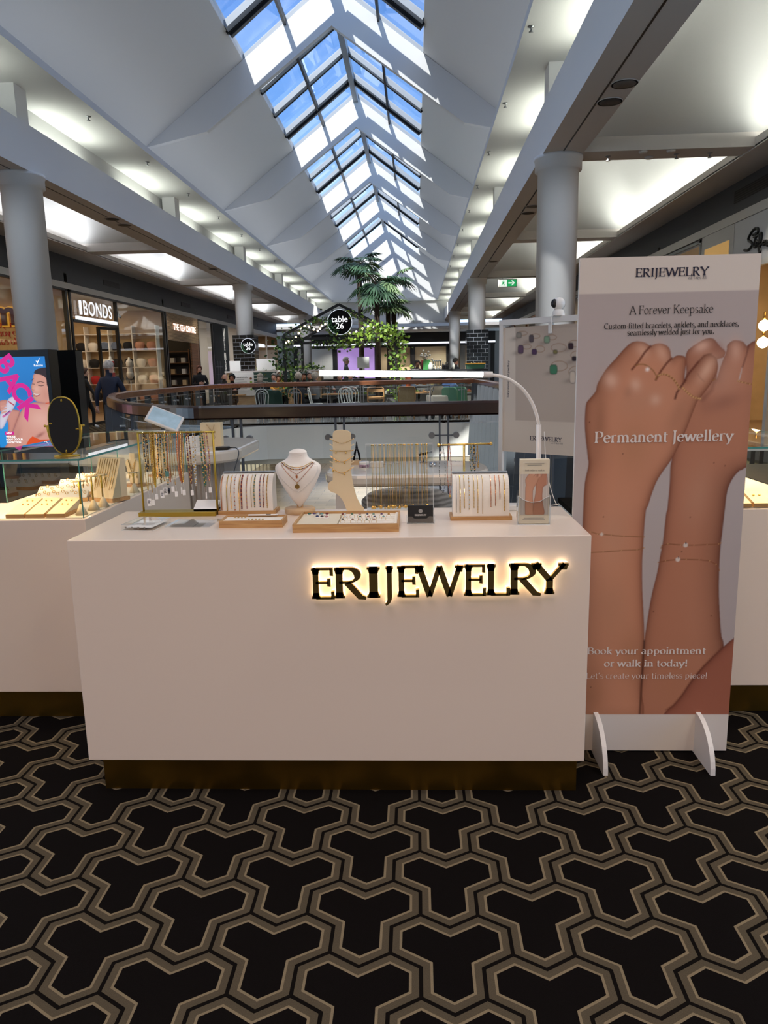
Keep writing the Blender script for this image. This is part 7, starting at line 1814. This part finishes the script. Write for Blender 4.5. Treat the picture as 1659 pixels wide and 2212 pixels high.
m = MB(); rg = random.Random(4)
for k in range(16):
    q = Vector((rg.gauss(0, .12), rg.gauss(0, .08), .52 + rg.gauss(0, .09))); m.tube([(0, 0, .3), q], .006, 4, 0); m.ball(q, .04, 6, 5, 1)
m.build('flowers', [M['leaf3'], M['whitefab']], fl_)
cnt('menu_screen', 785, 795, 27.7, lambda m: (m.box(-.22, .22, -.02, .02, .10, .50), m.box(-.03, .03, -.02, .02, 0, .1), m.box(-.1, .1, -.06, .06, 0, .012)), 'white upright till screen on the cafe counter behind the lamp tube', 'screen', mats=M['whitegloss'])
cnt('serving_tub', 1026, 800, 27.55, lambda m: (m.prism([(-.30, 0), (.30, 0), (.34, .16), (-.34, .16)], -.2, .2, 'xz', 0), m.box(-.36, .36, -.22, .22, .16, .20, 1)), 'green tub with yellow lid on the right end of the cafe counter', 'tub', mats=[mat('green_tub', '2c5a44', .5), mat('yellow_lid', 'd8a03c', .5)])
cnt('menu_holder', 508, 795, 27.7, lambda m: m.box(-.20, .20, -.015, .015, 0, .36), 'clear white menu stand at the left end of the timber counter', 'menu', z=1.5605, mats=M['whitegloss'])
cnt('menu_holder', 575, 795, 27.8, lambda m: (m.box(-.35, .35, -.015, .015, 0, .42),), 'wide white notice stand on the timber counter', 'menu', z=1.5605, mats=M['whitegloss'])
# boards on the counter front
mb_ = thing('menu_board', 'white specials board with small food pictures leaning on the timber counter front', 'board', (at(524, 830, Y=27.5).x, 27.56, at(524, 830, Y=27.5).z))
m = MB(); m.prism(rrect(-.42, .42, -.42, .42, .04, 4), -.02, .02, 'xz'); m.build('board', M['whitegloss'], mb_)
m = MB()
def cursive(pts, w_): m.tube(catmull([(a, -.024, b) for a, b in pts], 4), w_, 4, 0)
for k in range(8): cursive([(-.28 + .06*k, .24), (-.265 + .06*k, .285 if k in (0, 8) else .265), (-.25 + .06*k, .235), (-.235 + .06*k, .25)], .006)
for k in range(6):
    z = .15 - .075*k; m.box(-.33, .05 + .1*(k % 3), -.0235, -.021, z, z + .012, 1)
for k in range(4): m.ball((.31, -.025, .2 - .13*k), (.045, .006, .045), 10, 6, 2 + k % 2)
m.build('print', [M['ink'], M['greyink'], fc[6], fc[2]], mb_)
for k, (px, w_) in enumerate(((574, .55), (640, .6))):
    t = thing('chalk_board', 'green menu board on the timber counter front, %s of two' % ('left', 'right')[k], 'board', (at(px, 825, Y=27.5).x, 27.57, at(px, 826, Y=27.5).z), 0, 'green boards on the counter')
    m = MB(); m.prism(rrect(-w_, w_, -.38, .38, .04, 4), -.015, .015, 'xz'); m.build('board', mat('green_board', '2b4a40', .6), t)
    m = MB()
    for q in range(5): m.box(-w_*.85, -w_*.85 + w_*(1.0 if q else .35), -.018, -.0155, .26 - .12*q, .275 - .12*q)
    m.build('writing', M['whitefab'], t)

# chairs and tables
M['bentwhite'] = mat('bentwood_white', 'd5dad8', .5); M['bentwood'] = wood('bentwood_oak', 'a8794a', 'c0925f', (10, 10, 1), 3, .5); M['cane'] = mat('cane', 'a08a66', .8, noise=.3, nscale=90); M['greenup'] = mat('green_upholstery', '5c8c72', .85); M['dkgreenup'] = mat('dark_green_upholstery', '14352c', .85)
def bent_chair(x, y, rz, m_, label):
    t = thing('bentwood_chair', label, 'chair', (x, y, 0), rz, 'cafe chairs')
    m = MB(); m.lathe([(0, .47), (.19, .47), (.205, .485), (.205, .50), (.19, .505), (0, .50)], 24); m.build('seat', m_, t)
    for a, b in ((-.14, -.14), (.14, -.14)):
        m = MB(); m.tube([(a, b, .47), (a*1.25, b*1.25, 0)], [.017, .013], 8); m.build('leg', m_, t)
    for s in (-1, 1):
        m = MB(); m.tube([(s*.15, .14, .47), (s*.18, .19, 0)], [.016, .013], 8); m.build('leg', m_, t)
    hoop = catmull([(-.17, .15, .47), (-.19, .19, .65), (-.20, .22, .82), (-.13, .245, .955), (0, .25, .99), (.13, .245, .955), (.20, .22, .82), (.19, .19, .65), (.17, .15, .47)], 6)
    m = MB(); m.tube(hoop, .014, 8); m.build('outer_hoop', m_, t)
    inn = catmull([(-.07, .17, .48), (-.10, .20, .68), (-.11, .225, .82), (-.06, .24, .90), (0, .242, .92), (.06, .24, .90), (.11, .225, .82), (.10, .20, .68), (.07, .17, .48)], 6)
    m = MB(); m.tube(inn, .011, 8); m.build('inner_hoop', m_, t)
    m = MB(); m.tube([(.165*math.cos(a), .165*math.sin(a), .25) for a in [2*PI*k/20 for k in range(20)]], .009, 6, closed=True); m.build('leg_ring', m_, t)
    return t
def pxx(px, Y): return at(px, 850, Y=Y).x
bent_chair(pxx(566, 23.2), 23.2, PI + .15, M['bentwhite'], 'white bentwood chair beside the dark green padded chair, nearest the timber counter')
bent_chair(pxx(641, 23.1), 23.1, PI - .1, M['bentwood'], 'natural timber bentwood chair at the cafe')
for k, (px, y, r) in enumerate(((744, 23.3, 3.3), (753, 23.7, 2.9), (764, 24.1, 3.0))):
    bent_chair(pxx(px, y), y, r, M['bentwhite'], 'white bentwood chair at the wooden cafe table, %s of the three overlapping' % ('front left', 'middle', 'rear right')[k])
bent_chair(pxx(683, 23.6), 23.6, 1.9, M['bentwhite'], 'white bentwood chair turned sideways behind the railing')
def cane_chair(x, y, rz, label, slat=False):
    t = thing('cane_chair', label, 'chair', (x, y, 0), rz, 'cafe chairs')
    m = MB(); m.prism(rrect(-.24, .24, -.22, .22, .05, 5), .45, .49, 'xy'); m.build('seat', M['cane'], t)
    for a in (-.21, .21):
        for b in (-.19, .19):
            m = MB(); m.tube([(a, b, .45), (a*1.05, b*1.1, 0)], .016, 8); m.build('leg', M['bentwood'], t)
    fr_ = [(p[0], .22 + .05*(p[1] - .49), p[1]) for p in rrect(-.25, .25, .52, .98, .08, 6)]
    m = MB(); m.tube(fr_, .018, 8, closed=True); m.tube([(-.22, .2, .47), (-.23, .22, .56)], .016, 8); m.tube([(.22, .2, .47), (.23, .22, .56)], .016, 8); m.build('back_frame', M['bentwood'], t)
    m = MB(); m.poly([(-.24, .225, .53), (.24, .225, .53), (.24, .243, .97), (-.24, .243, .97)]) if not slat else [m.box(-.24, .24, .225, .24, z, z + .09) for z in (.62, .84)]
    m.build('back_panel', M['cane'] if not slat else M['bentwood'], t)
cane_chair(pxx(878, 23.0), 23.0, PI + .05, 'timber-framed cane-backed chair behind the red-haired person')
cane_chair(pxx(814, 23.2), 23.2, PI - .1, 'timber slat-backed cafe chair left of the cane-backed chair', True)
def padded_chair(x, y, rz, m_, label):
    t = thing('padded_chair', label, 'chair', (x, y, 0), rz, 'cafe chairs')
    m = MB(); m.prism(rrect(-.26, .26, -.26, .24, .06, 5), .36, .50, 'xy'); m.build('seat', m_, t, bevel=.02)
    m = MB(); m.prism(rrect(-.27, .27, .36, .98, .12, 6), .20, .28, 'xz'); m.build('backrest', m_, t, bevel=.02, rot=(-.12, 0, 0))
    for a in (-.22, .22):
        for b in (-.2, .2):
            m = MB(); m.tube([(a, b, .36), (a*1.06, b*1.06, 0)], [.02, .014], 8); m.build('leg', M['bentwood'], t)
padded_chair(pxx(600, 23.6), 23.6, PI - .2, M['dkgreenup'], 'dark green padded chair between the white and timber bentwood chairs')
padded_chair(pxx(984, 23.1), 23.1, PI - .6, M['greenup'], 'light green padded chair nearest the right railing posts, left of two')
padded_chair(pxx(1001, 23.5), 23.5, PI - .5, M['greenup'], 'light green padded chair furthest right by the grey railing plates')
def cafe_table(x, y, label, w_=.4):
    t = thing('cafe_table', label, 'table', (x, y, 0), 0, 'cafe tables')
    m = MB(); m.prism(rrect(-w_, w_, -.35, .35, .03, 3), .74, .775, 'xy'); m.build('tabletop', M['bentwood'], t)
    m = MB(); m.tube([(0, 0, .03), (0, 0, .74)], .03, 8); m.build('pedestal', M['black'], t)
    m = MB(); m.lathe([(.26, 0), (.26, .015), (.04, .035), (0, .035)], 20); m.build('foot', M['black'], t)
cafe_table(pxx(734, 24.3), 24.35, 'wooden cafe table behind the three white bentwood chairs', .55); cafe_table(pxx(612, 24.6), 24.6, 'wooden cafe table among the seated group by the green boards'); cafe_table(pxx(905, 24.2), 24.2, 'wooden cafe table beside the red-haired person'); cafe_table(pxx(993, 24.4), 24.45, 'wooden cafe table behind the light green chairs'); cafe_table(pxx(660, 24.5), 24.5, 'wooden cafe table in front of the grey-haired people'); cafe_table(pxx(500, 24.9), 25.0, 'wooden cafe table in front of the white specials board')
# pram
pm = thing('pram', 'beige and grey pram parked at the cafe behind the railing', 'pram', (pxx(945, 23.1), 23.1, 0), .3)
m = MB(); vs = []; n = 10
for i in range(7):
    a = PI*.5*i/6
    for j in range(n + 1): b = PI*j/n; vs.append((.26*math.cos(b), -.05 + .34*math.sin(b)*math.sin(a) - .0, .70 + .30*math.cos(a)*math.sin(b)**.5 if math.sin(b) > 0 else .70))
m.add(vs, [(i*(n + 1) + j, i*(n + 1) + j + 1, (i + 1)*(n + 1) + j + 1, (i + 1)*(n + 1) + j) for i in range(6) for j in range(n)], 0, True); m.build('canopy', M['velvet'], pm)
m = MB(); m.prism([(-.25, .45), (.25, .45), (.27, .70), (-.27, .70)], -.35, .32, 'xz'); m.build('carrycot', M['velvet'], pm, bevel=.03)
m = MB(); m.box(-.22, .22, -.25, .25, .22, .38); m.build('basket', M['greypost'], pm, bevel=.02)
m = MB(); m.tube([(-.24, .36, .2), (-.24, -.42, 1.0), (.24, -.42, 1.0), (.24, .36, .2)], .013, 6); m.build('handle_frame', M['black'], pm)
for a in (-.25, .25):
    for b in (-.28, .3):
        m = MB(); m.tube([(a - .025, b, .12), (a + .025, b, .12)], .12, 16); m.build('wheel', M['blackmatte'], pm)

# ------------------------------------------------------------------ people
SKIN = [mat('skin_light', 'c99a82', .6), mat('skin_mid', 'b07a60', .6), mat('skin_pink', 'd0a08c', .6)]
def person(name_label, x, y, rz, pose='stand', top='1a1c24', bottom='15151a', hair='3a2a20', hairstyle='short', skin=0, h=1.7, z=0., arms='down', lean=0., shoes='18181a'):
    k = h/1.72
    V = []; R_ = []; E_ = []; T_ = []
    def v(p, r, par, tag_):
        V.append(Vector(p)); R_.append(r if hasattr(r, '__len__') else (r, r)); 
        if par is not None: E_.append((par, len(V) - 1)); T_.append(tag_)
        return len(V) - 1
    sit = pose == 'sit'; hipz = .53 if sit else .94; up = hipz - .94
    L = Vector((0, -lean, 0))
    pel = v((0, 0, hipz), (.155, .12), None, None)
    ab = v(Vector((0, 0, 1.10 + up)) + L*.3, (.14, .105), pel, 'top'); chst = v(Vector((0, 0, 1.30 + up)) + L*.7, (.165, .12), ab, 'top'); nb = v(Vector((0, .01, 1.43 + up)) + L, (.085, .075), chst, 'top')
    nk = v(Vector((0, .0, 1.50 + up)) + L, (.052, .055), nb, 'skin'); jw = v(Vector((0, -.025, 1.565 + up)) + L*1.05, (.068, .078), nk, 'skin'); cr_ = v(Vector((0, -.005, 1.645 + up)) + L*1.05, (.078, .096), jw, 'skin'); tp = v(Vector((0, .0, 1.695 + up)) + L*1.05, (.055, .065), cr_, 'skin')
    ns = v(Vector((0, -.118, 1.60 + up)) + L*1.05, (.012, .014), jw, 'skin')
    for s in (-1, 1):
        sh_ = v(Vector((s*.175, .0, 1.385 + up)) + L*.9, (.068, .066), chst, 'top')
        if arms == 'down' : el, wr, dirh = Vector((s*.235, .03, 1.12 + up)), Vector((s*.245, -.03, .88 + up)), Vector((0, -.1, -1))
        elif arms == 'swing': el, wr, dirh = Vector((s*.23, s*.12, 1.13 + up)), Vector((s*.26, s*.17 - .08, .90 + up)), Vector((0, s*.3 - .2, -1))
        elif arms == 'fold': el, wr, dirh = Vector((s*.25, -.03, 1.13 + up)), Vector((s*.06, -.22, 1.15 + up)), Vector((-s, -.2, .15))
        elif arms == 'out': el, wr, dirh = Vector((s*.30, .02, 1.17 + up)), Vector((s*.40, -.10, 1.0 + up)), Vector((s*.3, -.6, -.4))
        else: el, wr, dirh = Vector((s*.24, -.06, 1.12 + up)), Vector((s*.14, -.30, 1.06 + up)), Vector((-s*.3, -1, -.1))
        if sit and arms == 'table': wr.z = .86; el.z = .92; 
        el = el + L*.5; wr = wr + L*.3
        e_ = v(el, (.05, .05), sh_, 'top'); w1 = v(wr, (.034, .032), e_, 'top'); dh = dirh.normalized()
        pm_ = v(wr + dh*.055, (.036, .020), w1, 'skin')
        side_ = dh.cross(Vector((0, 1, 0)) if abs(dh.y) < .8 else Vector((0, 0, 1))).normalized()
        for q in range(4):
            b0 = wr + dh*.095 + side_*(q - 1.5)*.019; f1 = v(b0, .0095, pm_, 'skin'); ln = (.05, .06, .056, .042)[q]
            f2 = v(b0 + dh*ln*.6 + Vector((0, -.012, 0)), .0085, f1, 'skin'); v(b0 + dh*ln + Vector((0, -.03, 0)), .0075, f2, 'skin')
        t1 = v(wr + dh*.045 + side_*.040 + Vector((0, -.01, 0)), .011, pm_, 'skin'); v(wr + dh*.085 + side_*.055 + Vector((0, -.025, 0)), .009, t1, 'skin')
    for s in (-1, 1):
        if sit: hp, kn, an, to = Vector((s*.095, -.03, hipz - .03)), Vector((s*.12, -.44, hipz - .02)), Vector((s*.12, -.42, .10)), Vector((s*.13, -.58, .04))
        elif pose == 'walk': hp, kn, an, to = Vector((s*.09, 0, .90)), Vector((s*.09, -.12*s - .05, .50)), Vector((s*.09, -.20*s + .06, .10 + (.05 if s < 0 else 0))), Vector((s*.10, -.20*s - .09, .04))
        else: hp, kn, an, to = Vector((s*.09, 0, .90)), Vector((s*.10, -.02, .50)), Vector((s*.10, .02, .10)), Vector((s*.12, -.13, .04))
        a = v(hp, (.095, .09), pel, 'bot'); b = v(kn, (.062, .06), a, 'bot'); c = v(an, (.045, .043), b, 'bot'); v(to, (.042, .035), c, 'shoe')
    me = bpy.data.meshes.new('body'); me.from_pydata([tuple(p) for p in V], E_, []); me.update()
    o = bpy.data.objects.new('person_body', me); C.objects.link(o)
    md = o.modifiers.new('skin', 'SKIN'); md.use_smooth_shade = True
    for i, sv in enumerate(me.skin_vertices[0].data): sv.radius = R_[i]; sv.use_root = (i == 0)
    sb = o.modifiers.new('sub', 'SUBSURF'); sb.levels = 1; sb.render_levels = 1
    dg = bpy.context.evaluated_depsgraph_get(); nm = bpy.data.meshes.new_from_object(o.evaluated_get(dg)); bpy.data.objects.remove(o)
    for m_ in (SKIN[skin], mat('cloth_top', top, .85), mat('cloth_bottom', bottom, .85), mat('shoe', shoes, .6)): nm.materials.append(m_)
    idx = {'skin': 0, 'top': 1, 'bot': 2, 'shoe': 3}
    A_ = np.array([V[e[0]] for e in E_]); B_ = np.array([V[e[1]] for e in E_]); TT = [idx[t] for t in T_]; RR = np.array([.5*(R_[e[0]][0] + R_[e[1]][0]) for e in E_])
    mi = []
    for p in nm.polygons:
        c = np.array(p.center); d = B_ - A_; t = np.clip(((c - A_)*d).sum(1)/np.maximum(1e-9, (d*d).sum(1)), 0, 1); dist = np.linalg.norm(A_ + d*t[:, None] - c, axis=1)/RR; mi.append(TT[int(dist.argmin())])
    nm.polygons.foreach_set('material_index', mi); nm.polygons.foreach_set('use_smooth', [True]*len(mi))
    t = thing('person', name_label, 'person', (x, y, z), rz); t.scale = (k, k, k)
    b = bpy.data.objects.new('body', nm); C.objects.link(b); b.parent = t
    hc = Vector((0, .0, 1.645 + up)) + L*1.05
    hm = mat('hair', hair, .8, noise=.35, nscale=40)
    m = MB()
    if hairstyle != 'bald':
        vs = []; fs = []; nu, nv = 18, 9
        low = {'short': 2.05, 'grey': 2.05, 'bob': 2.5, 'long': 2.5, 'wavy': 2.4, 'hood': 2.7, 'cap': 1.7}[hairstyle]; gr = {'wavy': 1.18, 'hood': 1.2, 'bob': 1.1, 'long': 1.1}.get(hairstyle, 1.04)
        for i in range(nv + 1):
            for j in range(nu):
                a = 2*PI*j/nu; fr_ = max(0, -math.sin(a)); ph = (low - fr_**.7*(low - 1.02))*i/nv
                jit = 1 + (.06*math.sin(5*a + 3*i) if hairstyle == 'wavy' else 0)
                vs.append(hc + Vector((.088*gr*jit*math.sin(ph)*math.cos(a), .112*gr*jit*math.sin(ph)*math.sin(a), .102*gr*math.cos(ph))))
        for i in range(nv):
            for j in range(nu): fs.append((i*nu + j, i*nu + (j + 1) % nu, (i + 1)*nu + (j + 1) % nu, (i + 1)*nu + j))
        m.add(vs, fs, 0, True)
        if hairstyle in ('long', 'bob'):
            ln = .30 if hairstyle == 'long' else .12
            m.tube([hc + Vector((0, .06, -.02)), hc + Vector((0, .085, -.12)), hc + Vector((0, .09, -.12 - ln))], [.085, .09, .06], 10)
        m.build('hair', hm, t)
    else:
        m.add([], []); 
    f = MB()
    for s in (-1, 1): f.ball(hc + Vector((s*.032, -.092, -.032)), (.011, .008, .007), 8, 6)
    f.build('eyes', M['ink'], t)
    f = MB(); f.ball(hc + Vector((0, -.094, -.100)), (.022, .008, .006), 8, 6); f.build('mouth', mat('lips', '9c5a50', .6), t)
    if hairstyle not in ('hood', 'long', 'bob'):
        for s in (-1, 1):
            f = MB(); f.ball(hc + Vector((s*.083, .005, -.04)), (.012, .02, .03), 8, 6); f.build('ear', SKIN[skin], t)
    return t
def face_cam(): return 0
person('person in a navy jumper walking away beside the left railing', -5.95, 14.5, PI - .25, 'walk', '1a2136', '0e0f14', 'a89f98', 'grey', 2, 1.76, arms='swing')
p = at(187, 860, Y=21.0); person('person in black with white trainers walking past the lingerie shop entrance', p.x, 21.0, PI/2 + .5, 'walk', '0d0d10', '0d0d10', '4a3226', 'bob', 0, 1.70, arms='swing', shoes='d8d8d8')
p = at(433, 840, Y=25.0); person('person with auburn hair and folded arms in a black jumper before the slatted shop', p.x, 25.0, .45, 'stand', '101015', '16161c', '6a3a2a', 'bob', 2, 1.74, arms='fold')
p = at(508, 840, Y=30.5); person('person with long dark hair in a dark coat before the pale shop wall', p.x, 30.8, .2, 'stand', '15161c', '15161c', '33211a', 'long', 2, 1.86)
SH = 1.10
def seated(px, Y, rz, label, **kw):
    q = at(px, 850, Y=Y); person(label, q.x, Y, rz, 'sit', h=1.72*SH*kw.pop('k', 1.0), arms=kw.pop('arms', 'table'), **kw)
seated(487, 24.3, PI, 'bald person in a dark jacket seated with their back to the railing', top='2a2622', hairstyle='bald', skin=2, k=1.03)
seated(503, 25.6, .1, 'seated person with a black headscarf facing the railing', top='1a1a1e', hair='0d0d0f', hairstyle='hood', skin=1)
seated(564, 24.0, PI + .1, 'seated person with straight grey hair and dark top, back to the railing', top='15181c', hair='7d756c', hairstyle='bob')
seated(594, 25.3, -.2, 'seated person with short grey hair and pale blue shirt', top='8fa6b8', hair='8a8580', hairstyle='grey', skin=2)
seated(604, 24.9, .1, 'seated person with dark hair and mustard top looking down', top='c08a2a', hair='241a16', hairstyle='short', skin=1, k=.97, lean=.06)
seated(606, 25.9, .3, 'white-haired seated person behind the mustard tops', top='c9962f', hair='c9c4bd', hairstyle='wavy', skin=2, k=1.05)
seated(646, 23.9, PI - .15, 'seated person with wavy grey hair in a navy coat, back to the railing', top='141824', hair='9a9086', hairstyle='wavy')
seated(657, 24.9, .4, 'seated person with dark hair beside the wavy grey-haired person', top='20222a', hair='1d1512', hairstyle='short', skin=1)
seated(671, 25.0, -.3, 'seated person with grey hair and a pink face towards the railing', top='6f6a68', hair='8f8a86', hairstyle='grey', skin=2, k=1.02)
seated(682, 24.3, PI - .5, 'seated person with pale wavy hair and grey scarf at the end of the group', top='77787a', hair='a59d94', hairstyle='wavy')
seated(758, 24.9, .1, 'seated person in a grey jumper behind the three white chairs', top='7c8288', hair='8a827a', hairstyle='short', skin=2, k=1.0)
seated(736, 25.0, -.1, 'seated person in a grey cardigan left of the jumper wearer', top='6a7074', hair='6f6862', hairstyle='short', skin=2, k=.97)
seated(882, 23.7, PI, 'person with long red hair seated on the cane-backed chair', top='4a5666', hair='9a4a2a', hairstyle='long', skin=2, k=.94)
seated(970, 23.9, PI - .4, 'seated person in a blue checked shirt beside the light green chairs', top='5f7fb0', hair='3a2a22', hairstyle='short', skin=1, k=.93)
q = at(749, 830, Y=29.2); person('grey-haired person in a charcoal shirt standing behind the food counter', q.x, 29.2, PI/2 + .2, 'stand', '33363c', '1a1a1e', '8f8a84', 'grey', 2, 1.98, arms='front')
q = at(984, 830, Y=29.0); person('dark-haired person in black standing behind the taps', q.x, 29.0, PI/2 + .5, 'stand', '17171b', '1a1a1e', '1b1512', 'short', 1, 1.86, arms='front')
q = at(900, 830, Y=28.9); person('person with a dark bun bent over the food counter', q.x, 28.9, .3, 'stand', '5a4a52', '1a1a1e', '1d1613', 'wavy', 1, 1.80, arms='front', lean=.1)
q = at(913, 830, Y=29.3); person('second person with dark hair behind the green bag', q.x, 29.4, -.3, 'stand', '4a3c40', '1a1a1e', '1d1613', 'wavy', 1, 1.77, arms='front')

# ------------------------------------------------------------------ lower level seen through the glass
for k, (x, y0, y1, mt_) in enumerate(((-10.4, 30, 36, mat('lower_window', 'e8d8a8', .5, emit='e8d49c', estr=.55)), (-10.4, 37.5, 39.5, mat('lower_brown', '7a4630', .6)), (-10.4, 40, 52, mat('lower_window2', 'e0d8c0', .5, emit='e0d4b4', estr=.4)))):
    m = MB(); m.box(-.09, .02, y0, y1, -4.6, -1.5)
    t = tag(m.build('lower_shopfront', mt_, loc=(x, 0, 0)), ('lit cream shopfront on the lower level, nearest the kiosk', 'brown timber panel between the lower shopfronts', 'pale lit shopfront far along the lower level')[k], 'shopfront')
    if k != 1:
        m = MB()
        for q in range(int((y1 - y0)/1.2) + 1): m.box(.02, .08, y0 + 1.2*q - .04, y0 + 1.2*q + .04, -4.6, -1.5)
        m.build('mullions', M['steel'], t)
md = thing('mannequin', 'mannequin in a black dress on the lower level below the work table', 'mannequin', (-3.05, 31.5, -4.6), -.5)
m = MB(); m.lathe([(.11, .02), (.12, .05), (.02, .07)], 16, sy=1); m.tube([(-.07, 0, .06), (-.07, 0, .85)], [.045, .075], 10); m.tube([(.07, 0, .06), (.07, 0, .85)], [.045, .075], 10); m.lathe([(.045, 1.42), (.05, 1.5), (.085, 1.58), (.09, 1.66), (.06, 1.75), (0, 1.78)], 16)
for s in (-1, 1): m.tube([(s*.17, 0, 1.36), (s*.24, .03, 1.1), (s*.22, -.06, .84)], [.05, .04, .03], 8)
m.build('figure', M['whitemat'], md)
m = MB(); m.lathe([(.23, .62), (.20, .85), (.17, .98), (.135, 1.10), (.165, 1.26), (.18, 1.36), (.10, 1.44), (.05, 1.45)], 18, sy=.7)
for s in (-1, 1): m.tube([(s*.16, 0, 1.37), (s*.215, .02, 1.22)], [.062, .055], 8)
m.build('dress', M['blackfab'], md)
rt = thing('light_line', 'long light line along the end of the lower level', 'lamp', (-3, 61.5, -1.7)); m = MB(); m.box(-6, 6, -.05, 0, -.06, .06); m.build('diffuser', M['lcd'], rt)
